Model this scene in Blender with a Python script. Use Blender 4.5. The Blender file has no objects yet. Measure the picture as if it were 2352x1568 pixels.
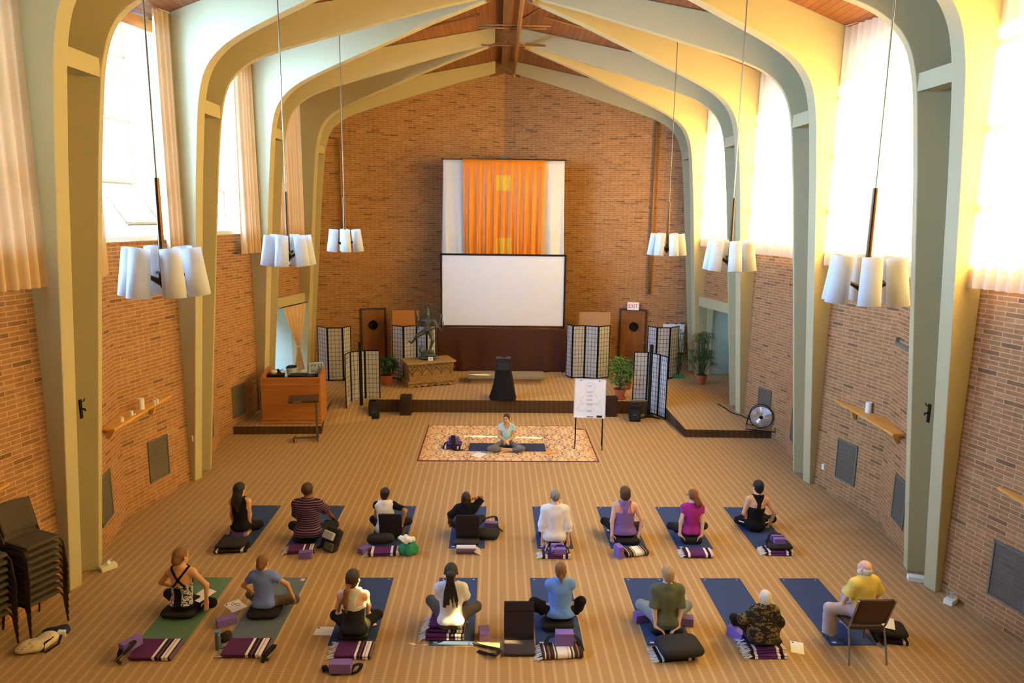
import bpy, bmesh, math, random
import numpy as np
from mathutils import Vector, Matrix, Euler
R = random.Random(7)
PI = math.pi
sc = bpy.context.scene
COL = sc.collection

# ------------------------------------------------------------------ camera
F, PITCH, YAW, ROLL = 1617.0, math.radians(10.21), math.radians(1.34), math.radians(.773)
CAM = Vector((-.277, 0, 5.47))
FW = Vector((math.sin(YAW)*math.cos(PITCH), math.cos(YAW)*math.cos(PITCH), -math.sin(PITCH)))
RT = Vector((math.cos(YAW), -math.sin(YAW), 0)); UP = RT.cross(FW)
RT, UP = RT*math.cos(ROLL)+UP*math.sin(ROLL), UP*math.cos(ROLL)-RT*math.sin(ROLL)
cd = bpy.data.cameras.new('camera'); cam = bpy.data.objects.new('camera', cd); COL.objects.link(cam)
cd.sensor_width = 36; cd.lens = 36*F/2352; cd.clip_end = 200
M4 = Matrix((RT, UP, -FW)).transposed().to_4x4(); M4.translation = CAM
cam.matrix_world = M4; sc.camera = cam

def ray(x, y): return FW + RT*((x-1176)/F) - UP*((y-784)/F)
def at(x, y, z=0): d = ray(x, y); return CAM + d*((z-CAM.z)/d.z)
def atY(x, y, Y): d = ray(x, y); return CAM + d*((Y-CAM.y)/d.y)
def atP(x, y, a, b):
    n = Vector((b[1]-a[1], a[0]-b[0], 0)); d = ray(x, y)
    return CAM + d*((Vector((a[0], a[1], 0))-CAM).dot(n)/d.dot(n))

# ------------------------------------------------------------------ materials
def srgb(c):
    return tuple((v/12.92 if v <= .04045 else ((v+.055)/1.055)**2.4) for v in c[:3])
def h2(c):
    if isinstance(c, str): c = tuple(int(c[i:i+2], 16)/255 for i in (0, 2, 4))
    return srgb(c)+(1,)
class NT:
    def __init__(s, name):
        s.m = bpy.data.materials.new(name); s.m.use_nodes = True; s.t = s.m.node_tree
        s.b = s.t.nodes['Principled BSDF']; s.o = s.t.nodes['Material Output']
    def n(s, ty, **k):
        nd = s.t.nodes.new(ty)
        for a, v in k.items():
            if a.startswith('i_'):
                nm = a[2:]
                nd.inputs[int(nm) if nm.isdigit() else nm.replace('_', ' ')].default_value = v
            else: setattr(nd, a, v)
        return nd
    def l(s, a, b): s.t.links.new(a, b)
    def math(s, op, a, b=None, c=None):
        nd = s.n('ShaderNodeMath', operation=op)
        for i, v in enumerate((a, b, c)):
            if v is None: continue
            if isinstance(v, (int, float)): nd.inputs[i].default_value = v
            else: s.l(v, nd.inputs[i])
        return nd.outputs[0]
    def ramp(s, fac, stops, interp='LINEAR'):
        nd = s.n('ShaderNodeValToRGB'); cr = nd.color_ramp; cr.interpolation = interp
        while len(cr.elements) < len(stops): cr.elements.new(.5)
        for e, (p, c) in zip(cr.elements, stops): e.position = p; e.color = c
        s.l(fac, nd.inputs[0]); return nd.outputs[0]
    def mix(s, fac, a, b, blend='MIX'):
        nd = s.n('ShaderNodeMix', data_type='RGBA', blend_type=blend)
        for i, v in ((0, fac), (6, a), (7, b)):
            if isinstance(v, (int, float, tuple)): nd.inputs[i].default_value = v
            else: s.l(v, nd.inputs[i])
        return nd.outputs[2]
    def coord(s, kind='Object'): return s.n('ShaderNodeTexCoord').outputs[kind]
    def sep(s, v): return s.n('ShaderNodeSeparateXYZ'), s.l
    def xyz(s, kind='Object'):
        nd = s.n('ShaderNodeSeparateXYZ'); s.l(s.coord(kind), nd.inputs[0]); return nd.outputs
    def bump(s, hgt, st=.3, dist=.01):
        nd = s.n('ShaderNodeBump'); nd.inputs['Strength'].default_value = st; nd.inputs['Distance'].default_value = dist
        s.l(hgt, nd.inputs['Height']); s.l(nd.outputs[0], s.b.inputs['Normal'])
    def noise(s, scale, det=3, vec=None, rough=.6):
        nd = s.n('ShaderNodeTexNoise'); nd.inputs['Scale'].default_value = scale; nd.inputs['Detail'].default_value = det
        nd.inputs['Roughness'].default_value = rough
        s.l(vec if vec is not None else s.coord(), nd.inputs['Vector']); return nd.outputs[0]
MATS = {}
def mat(name, col, rough=.8, var=.12, scale=25, bump=0, metal=0, spec=.3, emis=0, sub=0):
    if name in MATS: return MATS[name]
    t = NT(name); c = h2(col)
    f = t.noise(scale)
    lo = tuple(max(0, v*(1-var*1.6)) for v in c[:3])+(1,); hi = tuple(min(1, v*(1+var*1.6)) for v in c[:3])+(1,)
    t.l(t.ramp(f, [(.25, lo), (.75, hi)]), t.b.inputs['Base Color'])
    t.b.inputs['Roughness'].default_value = rough; t.b.inputs['Metallic'].default_value = metal
    t.b.inputs['Specular IOR Level'].default_value = spec
    if bump: t.bump(f, bump)
    if emis:
        t.b.inputs['Emission Color'].default_value = c; t.b.inputs['Emission Strength'].default_value = emis
    MATS[name] = t.m; return t.m

def brick_mat():
    t = NT('brick')
    uv = t.n('ShaderNodeTexCoord').outputs['UV']
    def brick(c1, c2, mo):
        b = t.n('ShaderNodeTexBrick', offset=.5); t.l(uv, b.inputs['Vector'])
        b.inputs['Color1'].default_value = c1; b.inputs['Color2'].default_value = c2; b.inputs['Mortar'].default_value = mo
        b.inputs['Scale'].default_value = 1; b.inputs['Mortar Size'].default_value = .0055; b.inputs['Mortar Smooth'].default_value = .15
        b.inputs['Brick Width'].default_value = .305; b.inputs['Row Height'].default_value = .068
        return b
    b = brick((0, 0, 0, 1), (1, 1, 1, 1), (.5, .5, .5, 1))
    base = t.ramp(b.outputs['Color'], [(0, h2('745033')), (.04, h2('845a36')), (.13, h2('9b6a40')), (.6, h2('a57348')), (.85, h2('96663c')), (1, h2('ad7d50'))])
    n = t.noise(9, 4)
    base = t.mix(.35, base, t.ramp(n, [(.3, (.25, .25, .25, 1)), (.7, (.8, .8, .8, 1))]), 'OVERLAY')
    col = t.mix(b.outputs['Fac'], base, h2('c9a274'))
    t.l(col, t.b.inputs['Base Color']); t.b.inputs['Roughness'].default_value = .85
    t.bump(t.math('SUBTRACT', 1.0, b.outputs['Fac']), .35, .006)
    MATS['brick'] = t.m; return t.m

def carpet_mat(name='carpet', base='a88861', light='c1a27c', dark='8a6c4a'):
    t = NT(name); o = t.xyz('Object')
    fx = t.math('FRACT', t.math('MULTIPLY', o[0], 1/.137))
    st = t.math('SMOOTHSTEP' if False else 'LESS_THAN', t.math('ABSOLUTE', t.math('SUBTRACT', fx, .5)), .13)
    fy = t.math('SINE', t.math('MULTIPLY', o[1], 2*PI/.034))
    fine = t.math('MULTIPLY', fy, .25)
    n = t.noise(60, 3); n2 = t.noise(1.2, 2)
    c = t.mix(st, h2(base), h2(light))
    g = t.math('ADD', t.math('MULTIPLY', n, .9), t.math('ADD', fine, t.math('MULTIPLY', n2, .25)))
    c = t.mix(.28, c, t.ramp(g, [(.2, h2(dark)), (.95, h2(light))]))
    t.l(c, t.b.inputs['Base Color']); t.b.inputs['Roughness'].default_value = .95; t.b.inputs['Specular IOR Level'].default_value = .1
    t.bump(n, .4, .004)
    MATS[name] = t.m; return t.m

def wood_mat(name, c1, c2, axis=0, scale=9, rough=.45, planks=0, stretch=9):
    if name in MATS: return MATS[name]
    t = NT(name); mp = t.n('ShaderNodeMapping'); t.l(t.coord(), mp.inputs[0])
    s = [scale*1.0]*3; s[axis] = scale/stretch; mp.inputs['Scale'].default_value = s
    n = t.noise(1.6, 5, mp.outputs[0], .65)
    c = t.ramp(n, [(.28, h2(c1)), (.72, h2(c2))])
    if planks:
        o = t.xyz(); u = t.math('MULTIPLY', o[0], 1/planks)
        f = t.math('FRACT', u); w = t.n('ShaderNodeTexWhiteNoise', noise_dimensions='1D')
        t.l(t.math('FLOOR', u), w.inputs['W'])
        c = t.mix(.45, c, t.ramp(w.outputs[0], [(0, h2(c1)), (1, h2(c2))]))
        gap = t.math('LESS_THAN', f, .06)
        c = t.mix(gap, c, h2('20130b'))
    t.l(c, t.b.inputs['Base Color']); t.b.inputs['Roughness'].default_value = rough
    MATS[name] = t.m; return t.m

def cloth_translucent(name, col, trans=.6, tcol=None):
    t = NT(name); c = h2(col)
    d = t.n('ShaderNodeBsdfDiffuse'); d.inputs[0].default_value = c
    tr = t.n('ShaderNodeBsdfTranslucent'); tr.inputs[0].default_value = h2(tcol) if tcol else c
    mx = t.n('ShaderNodeMixShader'); mx.inputs[0].default_value = trans
    n = t.noise(40, 2); col2 = t.mix(.03, c, t.ramp(n, [(.3, (0, 0, 0, 1)), (.7, (1, 1, 1, 1))]), 'OVERLAY'); t.l(col2, d.inputs[0])
    t.l(d.outputs[0], mx.inputs[1]); t.l(tr.outputs[0], mx.inputs[2]); t.l(mx.outputs[0], t.o.inputs[0])
    MATS[name] = t.m; return t.m

def glass_mat():
    t = NT('window_glass'); tr = t.n('ShaderNodeBsdfTransparent'); tr.inputs[0].default_value = (.95, .97, .97, 1)
    g = t.n('ShaderNodeBsdfGlossy'); g.inputs['Roughness'].default_value = .03
    mx = t.n('ShaderNodeMixShader'); mx.inputs[0].default_value = .06
    t.l(tr.outputs[0], mx.inputs[1]); t.l(g.outputs[0], mx.inputs[2]); t.l(mx.outputs[0], t.o.inputs[0])
    MATS['glass'] = t.m; return t.m

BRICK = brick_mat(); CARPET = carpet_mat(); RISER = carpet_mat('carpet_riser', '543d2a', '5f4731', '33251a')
PAINT = mat('cream_paint', 'bfb086', .7, .04, 90, .04)
DECK = wood_mat('deck_wood', '7a4526', 'a5663a', 1, 7, .5, .14, 14)
RIDGE = wood_mat('ridge_wood', '6f4b2b', '8a6038', 1, 5, .6)
SHEER = cloth_translucent('sheer_curtain', 'fdf4e2', .62, 'fff6e2')
PEACH = cloth_translucent('peach_curtain', 'd6b48c', .03, 'f0d0a8')
GLASS = glass_mat(); FRAME = mat('window_frame_paint', 'd9dcd8', .5, .03)
STEEL = mat('brushed_steel', '9a9a96', .35, .05, metal=.9); BLACK = mat('black_plastic', '17171a', .5, .1)
BLACKM = mat('black_metal', '141414', .35, .1, metal=.3); BRONZE = mat('dark_bronze', '4a3421', .35, .15, metal=.7)
WHITE = mat('white_plastic', 'eeeeea', .5, .02); PAPER = mat('white_paper', 'f6f6f4', .8, .02)
PIPE = mat('painted_pipe', '9a6a3a', .5, .1)

# ------------------------------------------------------------------ mesh builder
class MB:
    def __init__(s): s.bm = bmesh.new(); s.uv = None
    def _x(s, vs, M):
        if M is not None: bmesh.ops.transform(s.bm, matrix=M, verts=vs)
    def box(s, c, size, rot=None, bev=0):
        g = bmesh.ops.create_cube(s.bm, size=1); vs = g['verts']
        bmesh.ops.scale(s.bm, vec=size, verts=vs)
        if bev:
            es = list({e for v in vs for e in v.link_edges})
            r = bmesh.ops.bevel(s.bm, geom=es, offset=bev, segments=2, affect='EDGES', profile=.6); vs = list({v for f in r['faces'] for v in f.verts} | {v for v in vs if v.is_valid})
        M = Matrix.Translation(c)
        if rot is not None: M = M @ (rot.to_4x4() if hasattr(rot, 'to_4x4') else Euler(rot).to_matrix().to_4x4())
        s._x(vs, M); return s
    def cyl(s, p0, p1, r0, r1=None, seg=14, caps=True):
        p0, p1 = Vector(p0), Vector(p1); d = p1-p0; r1 = r0 if r1 is None else r1
        g = bmesh.ops.create_cone(s.bm, cap_ends=caps, segments=seg, radius1=r0, radius2=r1, depth=d.length)
        M = Matrix.Translation((p0+p1)/2) @ d.to_track_quat('Z', 'Y').to_matrix().to_4x4()
        s._x(g['verts'], M); return s
    def sph(s, c, r, seg=14, scale=None, rot=None):
        g = bmesh.ops.create_uvsphere(s.bm, u_segments=seg, v_segments=max(6, seg//2+2), radius=1)
        sv = Vector((r, r, r)) if not isinstance(r, (tuple, list, Vector)) else Vector(r)
        M = Matrix.Translation(c) @ (rot.to_4x4() if rot is not None else Matrix()) @ Matrix.Diagonal(sv).to_4x4()
        s._x(g['verts'], M); return s
    def lathe(s, prof, seg=20, M=None, cap=True):
        rings = []
        for r, z in prof:
            rings.append([s.bm.verts.new((r*math.cos(2*PI*i/seg), r*math.sin(2*PI*i/seg), z)) for i in range(seg)])
        for a, b in zip(rings, rings[1:]):
            for i in range(seg): s.bm.faces.new((a[i], a[(i+1) % seg], b[(i+1) % seg], b[i]))
        if cap:
            s.bm.faces.new(rings[0][::-1]); s.bm.faces.new(rings[-1])
        s._x([v for r in rings for v in r], M); return s
    def poly(s, pts):
        return s.bm.faces.new([s.bm.verts.new(p) for p in pts])
    def prism(s, pts, d):
        d = Vector(d); a = [s.bm.verts.new(p) for p in pts]; b = [s.bm.verts.new(Vector(p)+d) for p in pts]
        n = len(pts); s.bm.faces.new(a); s.bm.faces.new(b[::-1])
        for i in range(n): s.bm.faces.new((a[i], b[i], b[(i+1) % n], a[(i+1) % n]))
        return s
    def tube(s, path, r, seg=8, closed=False):
        path = [Vector(p) for p in path]; n = len(path); rings = []
        up = Vector((0, 0, 1)); prev = None
        for i, p in enumerate(path):
            if closed: t = path[(i+1) % n]-path[i-1]
            else: t = path[min(i+1, n-1)]-path[max(i-1, 0)]
            t.normalize()
            if prev is None:
                a = t.cross(up)
                if a.length < .01: a = t.cross(Vector((1, 0, 0)))
            else: a = prev-t*prev.dot(t)
            a.normalize(); prev = a; b = t.cross(a)
            ri = r[i] if isinstance(r, (list, tuple)) else r
            rings.append([s.bm.verts.new(p+a*(ri*math.cos(2*PI*k/seg))+b*(ri*math.sin(2*PI*k/seg))) for k in range(seg)])
        for i in range(n if closed else n-1):
            A, B = rings[i], rings[(i+1) % n]
            for k in range(seg): s.bm.faces.new((A[k], A[(k+1) % seg], B[(k+1) % seg], B[k]))
        if not closed: s.bm.faces.new(rings[0][::-1]); s.bm.faces.new(rings[-1])
        return s
    def band(s, path, w, th, up=None):
        """a flat strap of width w and thickness th along a path"""
        path = [Vector(p) for p in path]; n = len(path); rings = []
        for i, p in enumerate(path):
            t = (path[min(i+1, n-1)]-path[max(i-1, 0)]).normalized(); u = Vector(up[i] if isinstance(up, list) else (up or (0, 0, 1)))
            a = t.cross(u)
            if a.length < 1e-3: a = Vector((1, 0, 0))
            a.normalize(); b = a.cross(t)
            rings.append([s.bm.verts.new(p+a*(w/2*x)+b*(th/2*y)) for x, y in ((-1, -1), (1, -1), (1, 1), (-1, 1))])
        for A, B in zip(rings, rings[1:]):
            for k in range(4): s.bm.faces.new((A[k], A[(k+1) % 4], B[(k+1) % 4], B[k]))
        s.bm.faces.new(rings[0][::-1]); s.bm.faces.new(rings[-1]); return s
    def grid(s, fn, nu, nv):
        V = [[s.bm.verts.new(fn(i/nu, j/nv)) for j in range(nv+1)] for i in range(nu+1)]
        for i in range(nu):
            for j in range(nv): s.bm.faces.new((V[i][j], V[i+1][j], V[i+1][j+1], V[i][j+1]))
        return s
    def wall(s, p0, p1, z0, z1, th, out, u0=0.0):
        """a wall slab between two plan points; out: +1/-1 which side the thickness goes"""
        p0, p1 = Vector((p0[0], p0[1], 0)), Vector((p1[0], p1[1], 0)); d = (p1-p0); L = d.length; d.normalize()
        n = Vector((d.y, -d.x, 0))*out*th
        if s.uv is None: s.uv = s.bm.loops.layers.uv.new('UVMap')
        c = [p0+Vector((0, 0, z0)), p1+Vector((0, 0, z0)), p1+Vector((0, 0, z1)), p0+Vector((0, 0, z1))]
        a = [s.bm.verts.new(v) for v in c]; b = [s.bm.verts.new(v+n) for v in c]
        quads = [(a[0], a[1], a[2], a[3]), (b[1], b[0], b[3], b[2]), (a[1], b[1], b[2], a[2]), (b[0], a[0], a[3], b[3]), (a[3], a[2], b[2], b[3]), (b[0], b[1], a[1], a[0])]
        for q in quads:
            f = s.bm.faces.new(q)
            for lp in f.loops:
                v = lp.vert.co; r = Vector((v.x, v.y, 0))-p0
                lp[s.uv].uv = (u0+r.dot(d)+abs(r.dot(n))/max(th, 1e-6)*.3, v.z)
        return s
    def build(s, name, m, parent=None, smooth=False, loc=None, bev=0, sub=0, fix=True):
        if fix: bmesh.ops.recalc_face_normals(s.bm, faces=s.bm.faces)
        me = bpy.data.meshes.new(name); s.bm.to_mesh(me); s.bm.free()
        for mm in (m if isinstance(m, (list, tuple)) else [m]): me.materials.append(mm)
        if smooth: me.shade_smooth()
        o = bpy.data.objects.new(name, me); COL.objects.link(o)
        if parent is not None: o.parent = parent
        if loc is not None: o.location = loc
        if bev:
            md = o.modifiers.new('bevel', 'BEVEL'); md.width = bev; md.segments = 2; md.limit_method = 'ANGLE'
        if sub:
            md = o.modifiers.new('sub', 'SUBSURF'); md.levels = sub; md.render_levels = sub
        return o
def smooth_by_angle(o, a=.7):
    me = o.data
    for e in me.edges: pass
    return o
def tag(o, label=None, cat=None, group=None, kind=None):
    if label: o['label'] = label
    if cat: o['category'] = cat
    if group: o['group'] = group
    if kind: o['kind'] = kind
    return o
def thing(name, label, cat, loc=(0, 0, 0), rz=0, group=None):
    o = bpy.data.objects.new(name, None); COL.objects.link(o); o.location = loc; o.rotation_euler = (0, 0, rz); o.empty_display_size = .1
    return tag(o, label, cat, group)
def struct(o): o['kind'] = 'structure'; return o
def copy_tree(o, parent=None, loc=None, rz=None, label=None):
    c = o.copy(); COL.objects.link(c); c.parent = parent
    if loc is not None: c.location = loc
    if rz is not None: c.rotation_euler = (0, 0, rz)
    if label: c['label'] = label
    for ch in list(o.children): copy_tree(ch, c)
    return c
V = Vector
def lerp(a, b, t): return a+(b-a)*t
# ------------------------------------------------------------------ the hall
YC = [9.97+4.3*k for k in range(-2, 4)]          # column lines: 1.37, 5.67, 9.97, 14.27, 18.57, 22.87
X0 = -.05
STG = .36
I0 = [(6.34, 0), (6.15, 2.5), (5.97, 4.85), (5.87, 6.12), (5.775, 7.05), (5.71, 7.5), (5.61, 7.86), (5.465, 8.11), (5.27, 8.30), (5.03, 8.46), (4.64, 8.64), (4.05, 8.86), (3.46, 9.07), (1.62, 9.72), (.35, 10.12)]
INTR = []
for i in range(len(I0)-1):
    a_, b_, c_, d_ = I0[max(0, i-1)], I0[i], I0[i+1], I0[min(len(I0)-1, i+2)]; nn = 4 if 3 < i < 12 else 1
    for k_ in range(nn):
        u_ = k_/nn; INTR.append(tuple(.5*(2*b_[j]+(c_[j]-a_[j])*u_+(2*a_[j]-5*b_[j]+4*c_[j]-d_[j])*u_*u_+(3*b_[j]-a_[j]-3*c_[j]+d_[j])*u_**3) for j in (0, 1)))
INTR.append(I0[-1])
def deck_z(x): return 10.46-.256*(abs(x)-.57)
def rib(k, side, near):
    yc = YC[k]; dy = -1 if near else 1
    y_at = lambda x: yc+dy*(.32+(6.34-x)/6.34*1.83)
    prof = INTR+[(.35, deck_z(.35)), (3.3, deck_z(3.3)), (6.55, deck_z(6.55)), (6.62, 5), (6.62, 0)]
    pts = [V((X0+side*x, y_at(x), z)) for x, z in prof]
    d = V((side*6.34, -dy*1.83, 0)).normalized(); n = V((d.y, -d.x, 0)) * .21
    m = MB(); m.prism([p-n/2 for p in pts], n)
    o = m.build('arch_rib', PAINT, bev=.012)
    struct(o); return o
for k in range(6):
    for s in (-1, 1):
        for near in (True, False): rib(k, s, near)
        yc = YC[k]
        m = MB(); m.box((X0+s*(5.86), yc, 7.39), (.26, .86, .25)); struct(m.build('arch_tie', PAINT))
        m = MB(); m.box((X0+s*6.72, yc, 4.5), (.16, .8, 9)); struct(m.build('column_backing', PAINT))
# floor, stage, side platforms
m = MB(); m.box((0, 11.5, -.05), (15.5, 29, .1)); struct(m.build('floor', CARPET))
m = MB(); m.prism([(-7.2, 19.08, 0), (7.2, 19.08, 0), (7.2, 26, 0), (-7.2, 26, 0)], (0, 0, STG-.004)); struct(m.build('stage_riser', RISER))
def step_wedge(name, poly, mtl):
    m = MB(); a = [m.bm.verts.new((x, y, 0)) for x, y, z in poly]; b = [m.bm.verts.new(p) for p in poly]; n = len(poly)
    m.bm.faces.new(b); m.bm.faces.new(a[::-1])
    for i in range(n): m.bm.faces.new((a[i], a[(i+1) % n], b[(i+1) % n], b[i]))
    return struct(m.build(name, mtl))
def platform(poly):
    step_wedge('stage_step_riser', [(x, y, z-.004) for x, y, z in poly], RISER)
    m = MB(); m.poly(poly); o = m.build('stage_step_floor', CARPET); struct(o)
m = MB(); m.poly([(-9, 19.08, STG), (9, 19.08, STG), (9, 26, STG), (-9, 26, STG)]); struct(m.build('stage_floor', CARPET))
platform([(4.53, 16.98, .2), (7.1, 16.9, .2), (7.1, 19.1, STG), (4.36, 19.1, STG)])
platform([(-7.1, 16.96, .2), (-4.62, 17.06, .2), (-4.80, 18.1, .28), (-4.80, 19.1, STG), (-7.1, 19.1, STG)])
step_wedge('stage_ramp', [(-4.82, 17.7, .004), (-3.6, 18.2, .004), (-3.6, 19.1, STG+.002), (-4.82, 19.1, STG+.002)], CARPET)

# brick side walls folding outwards in every bay, with tall windows above
SILL = 4.98
WALLTH = .28
nwin = [0]
def half_wall(p0, p1, side, z0=0):
    out = 1 if ((p1[1] > p0[1]) == (side > 0)) else -1
    m = MB(); m.wall(p0, p1, z0, SILL-.06, WALLTH, out)
    return struct(m.build('wall_right' if side > 0 else 'wall_left', BRICK))
def window(p0, p1, side, dressed, open_sash=False):
    nwin[0] += 1
    a, b = V((p0[0], p0[1], 0)), V((p1[0], p1[1], 0)); d = (b-a); L = d.length; d.normalize()
    n = V((d.y, -d.x, 0));
    if n.x*side < 0: n = -n
    a = a+n*.10; e = bpy.data.objects.new('window_%d' % nwin[0], None); COL.objects.link(e); e['kind'] = 'structure'
    top = min(deck_z(abs(p0[0])+.15), deck_z(abs(p1[0])+.15))-.02
    rot = Matrix((d, n, V((0, 0, 1)))).transposed()
    def bar(m, u, z, su, sz, dep=.07, off=0): m.box(a+d*u+n*off+V((0, 0, z)), (su, dep, sz), rot)
    m = MB(); W = .05
    zt = top-.12
    bar(m, L/2, SILL-.02, L, .09, .3, -.02); bar(m, L/2, zt, L, .07); bar(m, .03, (SILL+zt)/2, W, zt-SILL); bar(m, L-.03, (SILL+zt)/2, W, zt-SILL); bar(m, L/2, (SILL+zt)/2, W, zt-SILL)
    hz = [5.95, 6.98, 8.05]
    for z in hz: bar(m, L/2, z, L, .035)
    m.build('window_frame', FRAME, e)
    for i in range(2):
        u0, u1 = (i*L/2, (i+1)*L/2)
        m = MB(); m.box(a+d*((u0+u1)/2)+V((0, 0, (6.0+zt)/2)), (u1-u0-.06, .008, zt-6.0), rot); m.build('pane', GLASS, e)
        s = MB(); w = u1-u0-.08; hgt = .86; c = V((0, 0, 0))
        for (x, z, sx, sz) in ((0, hgt/2, w, .045), (0, -hgt/2, w, .045), (-w/2, 0, .045, hgt), (w/2, 0, .045, hgt)): s.box((x, 0, z), (sx, .035, sz))
        o = s.build('sash', FRAME, e); g = MB(); g.box((0, 0, 0), (w-.04, .006, hgt-.04)); go = g.build('pane', GLASS, o)
        base = rot.to_4x4(); base.translation = a+d*((u0+u1)/2)+V((0, 0, SILL+.5))
        if open_sash and i == 0:
            tilt = Matrix.Translation((0, 0, hgt/2)) @ Matrix.Rotation(math.radians(-38 if True else 0), 4, 'X') @ Matrix.Translation((0, 0, -hgt/2)); base = base @ tilt
        o.matrix_world = base
    m = MB(); bar(m, L/2, top-.04, L, .22, .16, .0); struct(m.build('window_header', wood_mat('header_wood', 'a5672f', 'c98a48', 1, 6), e))
for k in range(-3, 3):
    yc = YC[k+3]
    if k+4 > 5: break
    for s in (-1, 1):
        n0, c, n1 = (X0+s*6.47, yc+.38), (X0+s*6.85, yc+2.15), (X0+s*6.47, yc+3.92)
        last = (k+3 == 4)
        half_wall(n0, c, s)
        if last: half_wall(c, n1, s, 2.95)
        else: half_wall(c, n1, s)
        window(n0, c, s, 0); window(c, n1, s, 0, open_sash=(s < 0 and k+3 == 2))
# alcoves behind the openings in the last bay
ALC = mat('alcove_paint', 'c9cbb8', .8, .03)
for s in (-1, 1):
    c, n1 = V((X0+s*6.85, 20.72, 0)), V((X0+s*6.47, 22.49, 0))
    m = MB()
    m.wall((c.x, c.y), (c.x+s*1.6, c.y-.3), 0, 3.0, .1, s); m.wall((n1.x, n1.y+.05), (n1.x+s*2, n1.y+.4), 0, 3.0, .1, -s)
    m.wall((c.x+s*1.6, c.y+(.9 if s < 0 else -.5)), (n1.x+s*2, n1.y+.6), 0, 3.0, .1, s)
    m.poly([(c.x, c.y-.4, 2.98), (c.x+s*2, c.y-.4, 2.98), (n1.x+s*2, n1.y+.6, 2.98), (n1.x, n1.y+.6, 2.98)])
    struct(m.build('wall_alcove', ALC))
    d = (n1-c).normalized(); rot = Matrix((d, V((-d.y, d.x, 0)), V((0, 0, 1)))).transposed()
    m = MB(); m.box((c+n1)/2+V((0, 0, 2.8)), ((n1-c).length, .34, .3), rot); struct(m.build('trim_%d' % (1 if s < 0 else 2), PAINT))
# back wall, folding away from the room
AX = (X0, 25.22)
for s in (-1, 1):
    m = MB(); p = (X0+s*7.0, 25.22-7.0*.2969)
    m.wall(p, AX, 0, 10.6, .25, -1 if s < 0 else 1); struct(m.build('wall_back', BRICK))
m = MB(); m.wall((-8, -1.6), (8, -1.6), 0, 11, .2, 1); struct(m.build('wall_front', PAINT))
for s in (-1, 1):
    m = MB(); m.wall((s*6.6, -1.7), (s*6.6, 1.75), 0, 9.2, .25, s); struct(m.build('wall_right' if s > 0 else 'wall_left', PAINT))
# roof deck
for s in (-1, 1):
    m = MB(); x1 = 7.2
    m.prism([(X0, -1.8, deck_z(0)+0.0), (X0+s*x1, -1.8, deck_z(x1)), (X0+s*x1, -1.8, deck_z(x1)+.12), (X0, -1.8, deck_z(0)+.12)], (0, 27.4, 0))
    struct(m.build('ceiling', DECK))
m = MB(); m.box((X0, 12.5, 10.5), (.24, 26, .2)); struct(m.build('ridge_beam', RIDGE))
for y in [YC[0]-2.15+4.3*k for k in range(7)]:
    m = MB(); w = .5; yy = .30
    pr = [(-w, 10.05), (0, 10.2), (w, 10.05), (w, 10.47), (0, 10.6), (-w, 10.47)]
    m.prism([(X0+x, y-yy/2, z) for x, z in pr], (0, yy, 0)); struct(m.build('ridge_block', RIDGE))
# ------------------------------------------------------------------ curtains
def curtain(name, pts, z0, z1, mtl, label, amp=.05, wl=.16, gap=None, end=1, seed=0):
    """hanging cloth following a plan polyline"""
    rr = random.Random(seed); pts = [V((p[0], p[1], 0)) for p in pts]
    segs = [(pts[i+1]-pts[i]) for i in range(len(pts)-1)]; L = sum(q.length for q in segs)
    ph = [rr.uniform(0, 6) for _ in range(3)]
    def pos(u):
        s = u*L
        for i, q in enumerate(segs):
            if s <= q.length or i == len(segs)-1: dd = q.normalized(); return pts[i]+dd*s, V((dd.y, -dd.x, 0))
            s -= q.length
    nu = max(10, int(L/.022)); nv = 40 if gap else 14
    def fn(u, v):
        p, n = pos(u); s = u*L
        a = amp*(.75+.45*v)
        w = a*math.sin(2*PI*s/wl+ph[0]+.8*math.sin(s*3+ph[1]))+a*.3*math.sin(2*PI*s/(wl*2.7)+ph[2]+v*1.5)
        z = lerp(z1, z0, v); q = p+n*w
        if gap:
            e = (u if end else 1-u); k = max(0, (e-1+.35/L)/(.35/L)); g = 0
            for za, zb, gw in gap: g = max(g, gw*max(0, min(1, (z-za)/.12+.5))*max(0, min(1, (zb-z)/.12+.5)))
            d = pts[-1]-pts[-2] if end else pts[0]-pts[1]; q = q-d.normalized()*(g-.012)*k
        return V((q.x, q.y, z))
    m = MB(); m.grid(fn, nu, nv)
    o = m.build(name, mtl, smooth=True, fix=False); return tag(o, label, 'curtain', 'window curtains')
CIN = .24
def bay_pts(i, s, off=CIN):
    yc = YC[i]; return V((X0+s*(6.47-off), yc+.45, 0)), V((X0+s*(6.85-off), yc+2.15, 0)), V((X0+s*(6.47-off), yc+3.85, 0))
CZ0, CZ1, CZR = 4.44, 8.97, 4.57
RAIL = mat('curtain_rail', 'd8d4c8', .4, .03)
for i in range(0, 5):
    for s in (-1, 1):
        a, c, b = bay_pts(i, s)
        m = MB(); m.tube([a+V((0, 0, CZ1+.04)), c+V((0, 0, CZ1+.04)), b+V((0, 0, CZ1+.04))], .018); o = m.build('curtain_rail', RAIL)
        tag(o, 'white curtain rail topping the %s' % {(0, -1): 'unseen bay', (0, 1): 'unseen bay', (1, -1): 'window behind the near peach curtain', (2, -1): 'window with the tilted open pane', (3, -1): 'second peach-curtained window from the balcony', (4, -1): 'window fully closed by a peach curtain', (1, 1): 'white sheer window cut by the photo edge', (2, 1): 'sheer window above the shelf with one pillar candle', (3, 1): 'sheer window above the floor fan', (4, 1): 'sheer window above the tall papyrus'}[(i, s)], 'curtain rail', 'curtain rails')
def part(a, b, t0, t1): return lerp(a, b, t0), lerp(a, b, t1)
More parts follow.
